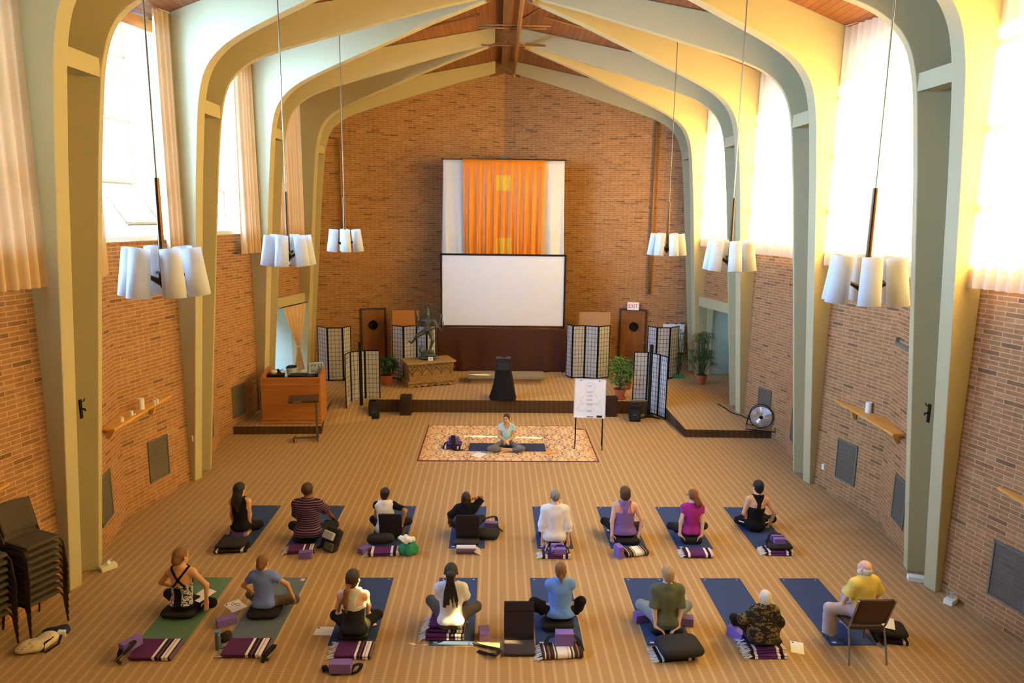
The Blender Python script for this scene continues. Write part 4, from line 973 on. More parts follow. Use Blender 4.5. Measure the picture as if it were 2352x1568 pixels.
def surf(Fd, lo, h):
    s = Fd < 0; n = np.array(Fd.shape)-1
    acc = np.zeros(tuple(n)+(3,), np.float32); cnt = np.zeros(tuple(n), np.float32)
    for ax in range(3):
        o1 = [a for a in range(3) if a != ax]
        A, B = [slice(None)]*3, [slice(None)]*3; A[ax] = slice(0, -1); B[ax] = slice(1, None)
        f0, f1 = Fd[tuple(A)], Fd[tuple(B)]; cr = s[tuple(A)] != s[tuple(B)]
        t = np.where(cr, f0/np.where(cr, f0-f1, 1), 0).astype(np.float32)
        for da in (0, 1):
            for db in (0, 1):
                sl = [None]*3; sl[ax] = slice(0, n[ax]); sl[o1[0]] = slice(da, da+n[o1[0]]); sl[o1[1]] = slice(db, db+n[o1[1]]); sl = tuple(sl)
                c = cr[sl]; cnt += c; acc[..., ax] += np.where(c, t[sl], 0); acc[..., o1[0]] += c*da; acc[..., o1[1]] += c*db
    act = cnt > 0; idx = np.full(act.shape, -1, np.int64); idx[act] = np.arange(act.sum())
    ijk = np.argwhere(act); verts = lo+h*(ijk+acc[act]/cnt[act][:, None])
    faces = []
    for ax in range(3):
        u, v = (ax+1) % 3, (ax+2) % 3
        A, B = [slice(None)]*3, [slice(None)]*3; A[ax] = slice(0, -1); B[ax] = slice(1, None)
        cr = s[tuple(A)] != s[tuple(B)]; e = np.argwhere(cr); e = e[(e[:, u] > 0) & (e[:, v] > 0) & (e[:, u] < n[u]) & (e[:, v] < n[v])]
        ins = s[tuple(A)][e[:, 0], e[:, 1], e[:, 2]]; q = []
        for du, dv in ((-1, -1), (0, -1), (0, 0), (-1, 0)):
            c = e.copy(); c[:, u] += du; c[:, v] += dv; q.append(idx[c[:, 0], c[:, 1], c[:, 2]])
        q = np.stack(q, 1); q[~ins] = q[~ins][:, ::-1]; faces.append(q)
    return verts, np.concatenate(faces)
def np_mesh(name, vf, m, parent, off, it=2):
    v, f = vf
    for _ in range(it):       # light smoothing
        acc = np.zeros_like(v); c = np.zeros(len(v))
        for i in range(4):
            a, b = f[:, i], f[:, (i+1) % 4]
            for k in range(3): acc[:, k] += np.bincount(a, v[b, k], len(v)); 
            c += np.bincount(a, minlength=len(v))
        v = v*.45+.55*acc/np.maximum(c, 1)[:, None]
    v = (v-np.array(off)).astype(np.float32)
    me = bpy.data.meshes.new(name); me.vertices.add(len(v)); me.vertices.foreach_set('co', v.ravel())
    me.loops.add(len(f)*4); me.loops.foreach_set('vertex_index', f.astype(np.int32).ravel())
    me.polygons.add(len(f)); me.polygons.foreach_set('loop_start', np.arange(0, len(f)*4, 4, dtype=np.int32)); me.polygons.foreach_set('use_smooth', np.ones(len(f), dtype=bool))
    me.update(calc_edges=True); me.materials.append(m)
    o = bpy.data.objects.new(name, me); COL.objects.link(o); o.parent = parent; return o
def ik(S, H, l1, l2, hint):
    S, H = A_(S), A_(H); d = H-S; L = min(float(np.linalg.norm(d)), (l1+l2)*.995); d = n_(d); a = (l1*l1-l2*l2+L*L)/(2*L); hgt = math.sqrt(max(0, l1*l1-a*a))
    hv = A_(hint); hv = n_(hv-d*float(hv@d)); return S+d*a+hv*hgt, S+d*L
def hand_prims(w, d, nrm, side, s, curl=.5):
    """palm with five separate fingers; d: along the hand, nrm: out of the back of the hand, side: towards the thumb"""
    P = []; d, nrm = n_(d), n_(nrm); lat = n_(np.cross(nrm, d))*(1 if True else 1)
    if float(lat@side) < 0: lat = -lat
    P.append(ell(w+d*.045*s, (.04*s, .05*s, .015*s), np.stack([lat, d, nrm]), .015, 8)); P.append(cap(w-d*.01, w+d*.02*s, .024*s, .024*s, .02, 8))
    for i, (o, L) in enumerate(((.028, .072), (.009, .082), (-.010, .076), (-.027, .060))):
        b = w+d*.085*s+lat*o*s; m = b+(d*math.cos(curl*.5)-nrm*math.sin(curl*.5)+lat*o*2)*L*.5*s; e = m+(d*math.cos(curl*1.3)-nrm*math.sin(curl*1.3)+lat*o)*L*.5*s
        P.append(cap(b, m, .0092*s, .0085*s, .006, 8)); P.append(cap(m, e, .0085*s, .0072*s, .006, 8))
    b = w+d*.025*s+lat*.028*s; m = b+(d*.75+lat*.75-nrm*.15)*.042*s; e = m+(d*.95+lat*.25-nrm*.3)*.032*s
    P.append(cap(b, m, .013*s, .0105*s, .01, 8)); P.append(cap(m, e, .0105*s, .0085*s, .006, 8)); return P

def skin_mat(name, col): return mat('skin_'+name, col, .55, .05, 30, spec=.35)
SKIN = dict(fair=skin_mat('fair', 'e2b191'), tan=skin_mat('tan', 'd39c72'), warm=skin_mat('warm', 'c98a5d'), brown=skin_mat('brown', '8a5637'), dark=skin_mat('dark', '6a4029'), pink=skin_mat('pink', 'e6b5a2'))
def hair_mat(name, c1, c2):
    t = NT('hair_'+name); mp = t.n('ShaderNodeMapping'); t.l(t.coord(), mp.inputs[0]); mp.inputs['Scale'].default_value = (60, 60, 9)
    n = t.noise(2.2, 4, mp.outputs[0]); t.l(t.ramp(n, [(.3, h2(c1)), (.7, h2(c2))]), t.b.inputs['Base Color']); t.b.inputs['Roughness'].default_value = .5; t.bump(n, .7, .012); return t.m
HAIR = dict(black=hair_mat('black', '0b090a', '1d1718'), brown=hair_mat('brown', '3a2416', '5f3f28'), dkbrown=hair_mat('dkbrown', '24160f', '3d281b'), auburn=hair_mat('auburn', '5d3820', '9a6a3f'), red=hair_mat('red', '5f3019', '9a552d'), grey=hair_mat('grey', '4f4a48', 'aaa49c'), blond=hair_mat('blond', '8f6f4c', 'c9a983'), white=hair_mat('white', 'd9d5cc', 'f6f3ec'), crop=hair_mat('crop', '2a1a14', '4a3025'))
def stripes_mat(name, stops, axis, scale, rough=.9, kind='Object'):
    t = NT(name); o = t.xyz(kind); f = t.math('FRACT', t.math('MULTIPLY', o[axis], scale)); n = t.noise(150, 2)
    c = t.ramp(f, [(p, h2(c)) for p, c in stops], 'CONSTANT'); c = t.mix(.25, c, t.ramp(n, [(.3, (.2, .2, .2, 1)), (.7, (.8, .8, .8, 1))]), 'OVERLAY')
    t.l(c, t.b.inputs['Base Color']); t.b.inputs['Roughness'].default_value = rough; t.b.inputs['Specular IOR Level'].default_value = .15; t.bump(n, .2, .004); return t.m
def blotch_mat(name, cols, scale, stretch=(1, 1, 1), rough=.85):
    t = NT(name); mp = t.n('ShaderNodeMapping'); t.l(t.coord(), mp.inputs[0]); mp.inputs['Scale'].default_value = stretch
    n = t.noise(scale, 4, mp.outputs[0], .7); t.l(t.ramp(n, [(p, h2(c)) for p, c in cols], 'CONSTANT'), t.b.inputs['Base Color']); t.b.inputs['Roughness'].default_value = rough; return t.m
def cm(name, c, rough=.85, var=.06, scale=18): return mat('cloth_'+name, c, rough, var, scale, .12, spec=.2)

def person(label, pel, seat, top, skin, hair, style, wear, s=None, g=1.0, lean=.0, side=0, rz=0, yaw=0, pitch=0, roll=0, kneeL=None, kneeR=None, ankL=None, ankR=None, handL=None, handR=None, hintL=None, hintR=None, curl=.5, sw=1.0, feet=True, face=False, hdirL=None, hdirR=None, toeL=None, toeR=None):
    pel = V(pel); ox, oy = pel.x, pel.y
    q = Matrix.Rotation(rz, 3, 'Z'); loc = lambda v: q @ V(v)+V((ox, oy, 0))
    if s is None: s = (top-seat)/.895
    u = V((math.sin(side), math.sin(lean), math.cos(lean))).normalized(); u = q @ u; r0 = q @ V((1, 0, 0)); fw = u.cross(r0).normalized(); r0 = fw.cross(u).normalized()
    r, f, u = A_(r0), A_(fw), A_(u); AX = np.stack([r, f, u]); p0 = A_((ox, oy, seat+.095*s))
    T = lambda a, b, c: p0+(r*a+f*b+u*c)*s
    nb = T(0, .0, .515); hq = Matrix.Rotation(yaw, 3, 'Z') @ q
    hu = V((math.sin(roll), math.sin(lean*.6+pitch), math.cos(lean*.6+pitch))); hu = (hq @ hu).normalized(); hr0 = hq @ V((1, 0, 0)); hf0 = hu.cross(hr0).normalized(); hr0 = hf0.cross(hu).normalized()
    hr, hf, hu = A_(hr0), A_(hf0), A_(hu); HX = np.stack([hr, hf, hu]); hc = nb+A_((0, 0, .045*s))+hu*.13*s+hf*.022*s
    sh = s*1.06; Hd = lambda a, b, c: hc+(hr*a+hf*b+hu*c)*sh
    # joints
    shL, shR = T(-.158*sw, 0, .455), T(.158*sw, 0, .455); hipL, hipR = T(-.088*g, .03, -.01), T(.088*g, .03, -.01)
    D = lambda v, d: A_(v) if v is not None else A_(loc(d))
    kL, kR = D(kneeL, (-.33*s, .27*s, seat*.4+.13)), D(kneeR, (.33*s, .27*s, seat*.4+.13))
    aL, aR = D(ankL, (.07*s, .30*s, .07)), D(ankR, (-.07*s, .37*s, .06))
    hL, hR = D(handL, (-.1*s, .24*s, seat+.13*s)), D(handR, (.1*s, .24*s, seat+.13*s))
    eL, wL = ik(shL, hL, .275*s, .245*s, hintL if hintL is not None else q @ V((-.8, -.35, -.3))); eR, wR = ik(shR, hR, .275*s, .245*s, hintR if hintR is not None else q @ V((.8, -.35, -.3)))
    tor = [ell(p0-f*.01*s, (.165*g*s, .12*s*g, .11*s), AX, .05), ell(T(-.075*g, -.045, -.02), (.092*g*s, .095*s, .085*s), AX, .04), ell(T(.075*g, -.045, -.02), (.092*g*s, .095*s, .085*s), AX, .04),
           ell(T(0, 0, .15), (.132*g*s, .098*s*g, .13*s), AX, .06), ell(T(0, 0, .31), (.148*(g*.6+.4)*s, .108*s, .165*s), AX, .06), ell(T(0, -.02, .40), (.14*sw*s, .082*s, .095*s), AX, .05),
           cap(shL, shR, .052*s, .052*s, .05), cap(T(0, -.01, .54), shL+u*.012*s, .048*s, .032*s, .05), cap(T(0, -.01, .54), shR+u*.012*s, .048*s, .032*s, .05)]
    neck = [cap(T(0, -.005, .49), Hd(0, -.015, -.06), .052*s, .047*s, .035)]
    head = [ell(Hd(0, -.012, .02), (.074*sh, .093*sh, .094*sh), HX, .03), ell(Hd(0, .032, -.045), (.056*sh, .06*sh, .072*sh), HX, .04), ell(Hd(0, .062, -.098), (.026*sh, .024*sh, .022*sh), HX, .03), cap(Hd(0, .085, .0), Hd(0, .108, -.038), .009*sh, .014*sh, .012),
            ell(Hd(-.086, -.012, -.012), (.011*sh, .021*sh, .031*sh), HX, .008), ell(Hd(.086, -.012, -.012), (.011*sh, .021*sh, .031*sh), HX, .008), cap(Hd(-.022, .085, -.072), Hd(.022, .085, -.072), .0085*sh, .0085*sh, .01), cap(Hd(-.035, .078, .025), Hd(.035, .078, .025), .014*sh, .014*sh, .02)]
    arms = [cap(shL, eL, .046*s*(g*.4+.6), .037*s, .04), cap(eL, wL, .037*s, .0245*s, .02), cap(shR, eR, .046*s*(g*.4+.6), .037*s, .04), cap(eR, wR, .037*s, .0245*s, .02)]
    legs = []
    for hp, kn, an in ((hipL, kL, aL), (hipR, kR, aR)):
        legs += [cap(hp, kn, .084*s*(g*.5+.5), .056*s, .05), cap(kn, an, .055*s, .036*s, .04), ell(kn+(an-kn)*.3, (.053*s, .053*s, .1*s), None, .05)]
    hands = []
    for w, e, hd, sd in ((wL, eL, hdirL, r), (wR, eR, hdirR, -r)):
        d = n_(w-e) if hd is None else n_(A_(hd)); nr = n_(A_((0, 0, 1))+.2*f-d*float((A_((0, 0, 1))+.2*f)@d)); hands += hand_prims(w, d, nr, sd, s, curl)
    ft = []
    if feet:
        for kn, an, toe, sg in ((kL, aL, toeL, 1), (kR, aR, toeR, -1)):
            td = n_(A_(toe)) if toe is not None else n_(A_(q @ V((sg*.85, .45, -.12))))
            heel = an-td*.04*s-A_((0, 0, .012)); ball = an+td*.115*s-A_((0, 0, .03*s)); z = max(.018, ball[2]); ball[2] = z
            ft += [cap(heel, ball, .033*s, .03*s, .02), cap(an, heel, .034*s, .03*s, .02)]
            lat = n_(np.cross(td, A_((0, 0, 1))))
            for i in range(5): b = ball+lat*(.028-.014*i)*s; ft.append(cap(b, b+td*(.055-.006*abs(i-.5))*s, .0125*s, .009*s, .006))
    root = thing('person', label, 'person', (ox, oy, 0), 0, 'yoga class sitting on mats'); off = (ox, oy, 0)
    np_mesh('body', sdf(tor+neck+head+arms+legs+hands+ft, .008), SKIN[skin], root, off)
    # hair
    H = []; hcl = None
    cran = [ell(Hd(0, -.016, .026), (.087*sh, .103*sh, .103*sh), HX, .02)]
    line = lambda X, Y, Z, a, b, c, d: ((X-hc[0])*(hr[0]*a+hf[0]*b+hu[0]*c)+(Y-hc[1])*(hr[1]*a+hf[1]*b+hu[1]*c)+(Z-hc[2])*(hr[2]*a+hf[2]*b+hu[2]*c))/sh-d
    facecut = lambda X, Y, Z: np.minimum(np.maximum(line(X, Y, Z, 0, .9, -.45, .035), line(X, Y, Z, 0, .55, -.85, .085)), line(X, Y, Z, 0, 1, 0, -.045))*sh
    napecut = lambda c: (lambda X, Y, Z: np.maximum(facecut(X, Y, Z), line(X, Y, Z, 0, .35, -1, c)))
    hm = HAIR[hair]; rr = random.Random(int(abs(ox*100))); extra = None
    if style == 'short': H = cran+[ell(Hd(0, -.05, -.03), (.066*sh, .055*sh, .075*sh), HX, .03)]; hcl = napecut(.075)
    elif style == 'crop': H = [grow(cran[0], -.004)]; hcl = napecut(.055)
    elif style == 'balding': H = [ell(Hd(0, -.03, -.02), (.084*sh, .085*sh, .062*sh), HX, .02), ell(Hd(0, -.075, -.05), (.062*sh, .03*sh, .05*sh), HX, .02)]; hcl = lambda X, Y, Z: line(X, Y, Z, 0, 1, .2, .02)
    elif style == 'bob': H = cran+[ell(Hd(0, -.03, -.035), (.09*sh, .085*sh, .095*sh), HX, .03)]; hcl = napecut(.105)
    elif style == 'bun': H = cran+[ell(Hd(0, -.105, -.03), (.05*sh, .04*sh, .055*sh), HX, .03), ell(Hd(0, -.06, -.05), (.06*sh, .05*sh, .06*sh), HX, .03)]; hcl = napecut(.09)
    elif style == 'lowpony': H = cran+[ell(Hd(0, -.045, -.04), (.075*sh, .065*sh, .085*sh), HX, .03), cap(Hd(0, -.095, -.07), Hd(0, -.10, -.155), .032*sh, .018*sh, .03)]; hcl = None
    elif style == 'curlpony': H = cran+[cap(Hd(.02, -.10, -.0), Hd(.055, -.135, -.10), .045*sh, .055*sh, .02), ell(Hd(.06, -.13, -.13), (.05*sh, .045*sh, .05*sh), HX, .02)]
    elif style == 'pony':
        H = cran+[ell(Hd(0, -.045, -.03), (.076*sh, .065*sh, .085*sh), HX, .03)]
    elif style == 'long':
        H = cran+[cap(Hd(-.0, -.05, .0), Hd(-.02, -.085, -.22), .085*sh, .095*sh, .05, sq=(hf, .75)), cap(Hd(-.02, -.085, -.2), Hd(-.06, -.10, -.42), .09*sh, .065*sh, .05, sq=(hf, .6)), cap(Hd(.03, -.08, -.1), Hd(.045, -.10, -.34), .06*sh, .04*sh, .04)]
    elif style == 'locs':
        H = [grow(cran[0], .002)]
        for i in range(44):
            a = rr.uniform(-2.6, 2.6); x, y = .085*math.sin(a), -.02-.085*math.cos(a)
            if y > .045: continue
            H.append(cap(Hd(x*.6, y*.6-.01, .09), Hd(x, y, .02), .014*sh, .014*sh, .008)); H.append(cap(Hd(x, y, .02), Hd(x*1.12, y*1.08, -.06-.05*rr.random()), .013*sh, .009*sh, .006))
    elif style == 'dreads':
        H = cran+[ell(Hd(0, -.11, .0), (.062*sh, .055*sh, .065*sh), HX, .02)]
        for i in range(34):
            a, w = rr.uniform(-1, 1), rr.uniform(0, 1); p1 = Hd(a*.035, -.115-.03*w, -.05); p2 = Hd(a*.075, -.125-.03*w, -.22); p3 = Hd(a*.10+.01*rr.uniform(-1, 1), -.12-.025*w, -.30-.13*rr.random())
            H += [cap(Hd(a*.03, -.125, .0), p1, .016*sh, .015*sh, .006), cap(p1, p2, .015*sh, .014*sh, .005), cap(p2, p3, .014*sh, .008*sh, .005)]
        for i in range(14):
            a = -1+2*i/13; H.append(cap(Hd(a*.08, -.03+.03*abs(a), .075-.06*abs(a)), Hd(a*.02, -.115, .0), .012*sh, .011*sh, .004))
    if H:
        vf = sdf(H, .007, hcl or (facecut if style not in ('balding',) else None)); np_mesh('hair', vf, hm, root, off, 1)
    if style == 'pony':
        P = [cap(Hd(0, -.10, -.04), Hd(-.01, -.145, -.10), .026*sh, .03*sh, .02), cap(Hd(-.01, -.145, -.10), Hd(-.035, -.15, -.24), .036*sh, .042*sh, .02), cap(Hd(-.035, -.15, -.24), Hd(-.03, -.13, -.40), .042*sh, .018*sh, .02)]
        np_mesh('ponytail', sdf(P, .007), HAIR['auburn'], root, off, 1)
        m = MB(); c = V(Hd(0, -.108, -.05))-V(off); m.tube([c+V(hr)*.03*sh*math.cos(i*PI/6)+V(hu)*.03*sh*math.sin(i*PI/6)*.8 for i in range(12)], .01, 6, True); m.build('hair_tie', mat('red_tie', 'c02a35', .7, .05), root, smooth=True)
    if style == 'curlpony':
        m = MB(); c = V(Hd(.02, -.105, .02))-V(off); m.tube([c+V(hr)*.035*sh*math.cos(i*PI/6)+V(hu)*.035*sh*math.sin(i*PI/6)*.8 for i in range(12)], .008, 6, True); m.build('hair_tie', mat('pink_tie', 'c48aa0', .7, .05), root, smooth=True)
        m = MB(); m.tube([V(Hd(.088*math.cos(a), .02-.02*math.sin(a), .0+.115*math.sin(a)))-V(off) for a in [i*PI/14 for i in range(15)]], .006, 6); m.build('headband', mat('pale_band', 'c9d3d6', .6, .05), root, smooth=True)
        m = MB(); m.tube([V(Hd(-.078, -.02, .0))-V(off), V(Hd(-.075, .08, .0))-V(off), V(Hd(-.05, .105, -.01))-V(off), V(Hd(.05, .105, -.01))-V(off), V(Hd(.075, .08, 0))-V(off), V(Hd(.078, -.02, 0))-V(off)], .004, 6); m.build('eyeglasses', BLACK, root)
    if style == 'balding':
        np_mesh('beard', sdf([ell(Hd(0, .045, -.08), (.06*sh, .06*sh, .05*sh), HX, .02), ell(Hd(-.06, .02, -.05), (.022*sh, .035*sh, .05*sh), HX, .02), ell(Hd(.06, .02, -.05), (.022*sh, .035*sh, .05*sh), HX, .02)], .007), HAIR['white'], root, off)
    # clothing
    tc = lambda X, Y, Z: [((X-p0[0])*a[0]+(Y-p0[1])*a[1]+(Z-p0[2])*a[2])/s for a in (r, f, u)]
    for w in wear:
        kind, nm, m_ = w['k'], w['n'], w['m']; e = w.get('e', .012)
        if kind == 'top':
            P = [grow(x, e+.004) for x in (tor if w.get('hips', True) else tor[3:])]
            sl = w.get('sleeve', 0)
            for S, E, W in ((shL, eL, wL), (shR, eR, wR)):
                if sl <= 0: continue
                a_ = min(1, sl); P.append(cap(S, S+(E-S)*a_, .050*s+e, (.050-.009*a_)*s+e+w.get('flare', .006), .04, flat=sl <= 1))
                if sl > 1: P.append(cap(E, E+(W-E)*(sl-1), .041*s+e, .032*s+e+w.get('flare', .006), .03, flat=True))
            hem = w.get('hem', -.02); nk = w.get('neck', .075); cf = w.get('clip')
            subs = [dict(cap(T(0, .01+w.get('scoop', 0), .50), T(0, .02+w.get('scoop', 0)*2.2, .66), nk*s, nk*1.3*s))]
            if w.get('scoop'): subs.append(ell(T(0, .12, .50), (.085*s, .09*s, w['scoop']*2.2*s), AX))
            if sl <= 0:
                ah = w.get('arm', .07)
                for sg in (-1, 1): subs.append(cap(T(sg*.19*sw, .0, .36), T(sg*.19*sw, 0, .56), ah*s, ah*s))
            def clip(X, Y, Z, hem=hem, cf=cf):
                R_, F_, U_ = tc(X, Y, Z); o = hem-U_
                if cf is not None: o = np.maximum(o, cf(R_, F_, U_))
                return o*s
            np_mesh(nm, sdf(P, .008, clip, subs), m_, root, off)
        elif kind == 'trousers':
            P = [grow(x, e) for x in tor[:4]]; hemf = w.get('hem', .95); wl = w.get('waist', .12)
            for i, (hp, kn, an) in enumerate(((hipL, kL, aL), (hipR, kR, aR))):
                P += [grow(legs[3*i], e), cap(kn, kn+(an-kn)*hemf, .055*s+e, (.055-.019*hemf)*s+e+w.get('flare', 0), .04, flat=True), grow(legs[3*i+2], e)]
            np_mesh(nm, sdf(P, .009, lambda X, Y, Z: (lambda q: np.minimum(q[2]-wl, .225-np.sqrt(q[0]**2+np.minimum(q[1], 0*q[1]+9)**2)))(tc(X, Y, Z))*s), m_, root, off)
            if w.get('stripe'):
                for hp, kn in ((hipL, kL), (hipR, kR)):
                    d = V(n_(kn-hp)); b = V((0, -1, .25)); b = (b-d*b.dot(d)).normalized(); m = MB()
                    m.band([V(hp)+d*t*(V(kn-hp).length)+b*((.084*(g*.5+.5)-(.028*t))*s+e+.004)-V(off) for t in (.25, .5, .75, 1.0)], .018, .004, b); m.build('side_stripe', mat('white_stripe', 'eef0f2', .8, .02), root)
        elif kind == 'shawl':
            P = [grow(x, .022) for x in tor]+[cap(shL, eL, .075*s, .085*s, .05), cap(shR, eR, .075*s, .085*s, .05), cap(eL, wL, .08*s, .07*s, .05), cap(eR, wR, .08*s, .07*s, .05), ell(T(0, -.02, .12), (.21*s, .15*s, .2*s), AX, .08), ell(T(-.17, .0, .06), (.09*s, .1*s, .12*s), AX, .08), ell(T(.17, .0, .06), (.09*s, .1*s, .12*s), AX, .08)]
            np_mesh(nm, sdf(P, .008, lambda X, Y, Z: np.maximum((-.06-tc(X, Y, Z)[2])*s, (seat+.01-Z)+0*X), [cap(T(0, .01, .52), T(0, .02, .66), .07*s, .09*s)]), m_, root, off)
    J = dict(T=T, Hd=Hd, wR=wR, wL=wL, eR=eR, eL=eL, kL=kL, kR=kR, s=s, off=V(off), root=root, r=r, f=f, u=u, hr=hr, hf=hf, hu=hu, HX=HX)
    if face:
        for sg in (-1, 1):
            m = MB(); m.sph(V(Hd(sg*.03, .082, .005))-V(off), (.012*sh, .009*sh, .008*sh), 10); m.build('eye', mat('eye_dark', '2a1c16', .3, 0), root)
            m = MB(); m.tube([V(Hd(sg*x, .090-.004*abs(x-.03)/.02, .028+.004*math.sin((x-.012)/.04*PI)))-V(off) for x in (.013, .026, .04, .05)], .0035, 5); m.build('eyebrow', HAIR['dkbrown'], root)
        m = MB(); m.tube([V(Hd(x, .0945-abs(x)*.2, -.073+abs(x)*.12))-V(off) for x in (-.022, -.01, 0, .01, .022)], [.002, .0045, .005, .0045, .002], 6); m.build('mouth', mat('lips', 'a84f4a', .5, .03), root)
    return J
# ------------------------------------------------------------------ the class
BLKC, GRYC = cm('black', '17151a'), cm('charcoal', '2c2a30')
def zt(x, y, Y): return atY(x, y, Y).z
def pl(px, py, z, dy=.09): p = at(px, py, z); p.y += dy; return p
tr = lambda m=BLKC, **k: dict(k='trousers', n='trousers', m=m, **{'e': .009, **k})
tee = lambda m, n='t_shirt', **k: dict(k='top', n=n, m=m, **{'sleeve': .62, 'e': .014, **k})
racer = lambda R_, F_, U_: np.minimum(np.maximum(.40-(.43-U_)*0-1, 0*U_-1), -1)
def back_cut(w, z0):        # racer back: only a strip of half-width w is left above height z0 on the back
    return lambda R_, F_, U_: np.where(F_ < .03, np.minimum(U_-z0, np.abs(R_)-(w+np.maximum(0, U_-.42)*.55)), np.minimum(U_-.33, np.abs(np.abs(R_)-.075)-.03))
def cross_cut(R_, F_, U_):
    a = np.abs(R_-(U_-.38)*.75)-.019; b = np.abs(R_+(U_-.38)*.75)-.019
    return np.where(F_ < .02, np.minimum(U_-.26, np.minimum(a, b)), np.minimum(U_-.33, np.abs(np.abs(R_)-.09)-.02))
# back row
p = pl(549, 1222, .16, .12); y1 = p.y
J = person('woman-length black hair kneeling person in a black tank on a purple block'.replace('woman-length', 'waist-long'), p, .155, zt(562, 1110, y1), 'tan', 'black', 'long',
    [tr(BLKC, waist=.16), dict(k='top', n='tank_top', m=BLKC, sleeve=0, e=.009, hem=-.08, arm=.075)], g=.86, yaw=-.5, sw=.92,
    kneeL=p+V((-.16, .40, -.09)), kneeR=p+V((.17, .40, -.09)), ankL=at(527, 1214, .05), ankR=at(574, 1216, .05), toeL=(.15, -1, -.2), toeR=(-.15, -1, -.2), handL=at(538, 1214, .13), handR=at(572, 1217, .12), hintL=(-1, -.1, 0), hintR=(1, -.1, 0), hdirL=(.4, .2, -.9), hdirR=(-.6, -.1, -.7))
STR = stripes_mat('striped_knit', [(0, '35243a'), (.52, '4a2c42'), (.7, 'b58fae'), (.86, '35243a')], 2, 26)
p = pl(706, 1236, .12)
J = person('man in a maroon striped polo shirt with close-cropped hair'.replace('man', 'person'), p, .12, zt(711, 1111, p.y), 'brown', 'crop', 'crop', [tr(cm('dark_jeans', '23242c'), e=.014), tee(STR, 'polo_shirt', sleeve=.85, e=.02, hem=-.07, flare=.02)], g=1.2, yaw=-.35, sw=1.13, handR=at(768, 1190, .24), hintR=(1, -.3, .1), kneeR=at(768, 1204, .15), curl=.8)
p = pl(884, 1226, .08)
J = person('person in a white shirt with black sleeves sitting in a black floor chair', p, .08, zt(886, 1122, p.y), 'warm', 'black', 'short', [tr(cm('black_trousers', '1e1c1d'), e=.014), tee(cm('white_tee', 'f2f0f2'), sleeve=0, e=.018, hem=-.06, arm=.055), dict(k='top', n='sleeves', m=BLKC, sleeve=.8, e=.013, hips=False, hem=.40, clip=lambda R_, F_, U_: .15-np.abs(R_), flare=.012)], g=1.0, yaw=-.25, pitch=0, kneeR=at(938, 1196, .2), kneeL=at(858, 1192, .22), handR=at(925, 1196, .3), hintR=(1, -.4, -.2))
p = pl(1070, 1227, .08)
J = person('person in a black t-shirt with short locs and one hand at the neck', p, .08, zt(1067, 1132, p.y), 'brown', 'dkbrown', 'locs', [tr(cm('dark_grey_trousers', '2a2627'), e=.015), tee(cm('black_tee', '18161b'), sleeve=.95, e=.02, hem=-.06, flare=.02)], g=1.12, sw=1.08, kneeR=at(1107, 1190, .2), handR=p+V((.09, -.02, .62)), hintR=(1, .5, .3), handL=p+V((-.28, .1, .12)), hdirR=(-1, -.3, .3))
m = MB(); c = V(J['wR'])-J['off']; m.tube([c+V((.0, math.cos(i*PI/6)*.03, math.sin(i*PI/6)*.03)) for i in range(12)], .007, 6, True); m.build('bracelet', mat('yellow_band', 'e0a51e', .5, .03), J['root'])
p = pl(1274, 1240, .14, .07)
J = person('grey-haired person in a white three-quarter-sleeve top', p, .13, zt(1276, 1127, p.y), 'pink', 'grey', 'crop', [tr(BLKC), tee(cm('white_top', 'f2eef6'), 'top', sleeve=1.5, e=.02, hem=-.08, flare=.018, neck=.085)], g=1.1, sw=1.08, handL=at(1246, 1235, .16), handR=at(1305, 1236, .16), hintL=(-1, .2, 0), hintR=(1, .2, 0), kneeL=p+V((-.17, .42, -.08)), kneeR=p+V((.17, .42, -.08)), ankL=p+V((-.12, .0, -.08)), ankR=p+V((.12, .0, -.08)), toeL=(0, -1, -.2), toeR=(0, -1, -.2))
p = pl(1434, 1233, .13)
J = person('brown-haired person in a purple racerback tank top', p, .13, zt(1437, 1119, p.y), 'pink', 'brown', 'bob', [tr(BLKC), dict(k='top', n='tank_top', m=cm('purple', '7b62ad'), sleeve=0, e=.012, hem=-.04, arm=.06, clip=back_cut(.05, .36))], g=1.22, sw=1.08, yaw=.25, kneeL=at(1388, 1196, .2), handL=at(1405, 1233, .14), handR=at(1469, 1222, .2), hintL=(-1, -.1, 0), hintR=(1, -.1, 0), hdirL=(.1, .3, -.9))
for sg in (-1, 1):
    m = MB(); Tq = J['T']; m.tube([V(Tq(sg*.10, -.118, .36))-J['off'], V(Tq(sg*.095, -.105, .43))-J['off'], V(Tq(sg*.085, -.06, .505))-J['off'], V(Tq(sg*.08, .0, .525))-J['off']], .0065, 6); m.build('bra_strap', mat('pink_strap', 'd84f6e', .7, .03), J['root'], smooth=True)
p = pl(1590, 1233, .13)
J = person('person in a magenta t-shirt with a curly reddish ponytail and headband', p, .13, zt(1592, 1126, p.y), 'pink', 'red', 'curlpony', [tr(cm('dark_grey', '262429')), tee(cm('magenta', 'a6308e'), sleeve=.4, e=.012, hem=-.03)], g=.9, yaw=.3, sw=.95, handL=at(1560, 1233, .14), handR=at(1612, 1233, .14), hintL=(-1, -.2, .1), hintR=(1, -.2, .1), hdirL=(.7, -.2, -.5), hdirR=(-.7, -.2, -.5))
p = pl(1736, 1219, .03)
J = person('black-haired person in a black racerback top with white-striped trousers', p, .03, zt(1748, 1106, p.y), 'fair', 'black', 'short', [tr(BLKC, waist=.14, stripe=True), dict(k='top', n='tank_top', m=BLKC, sleeve=0, e=.01, hem=.02, arm=.062, clip=back_cut(.035, .33))], g=.92, yaw=.25, side=.06, lean=.03, kneeL=at(1695, 1194, .12), kneeR=at(1774, 1191, .14), handL=at(1722, 1196, .14), handR=at(1768, 1200, .12), hintL=(-.8, -.3, 0))
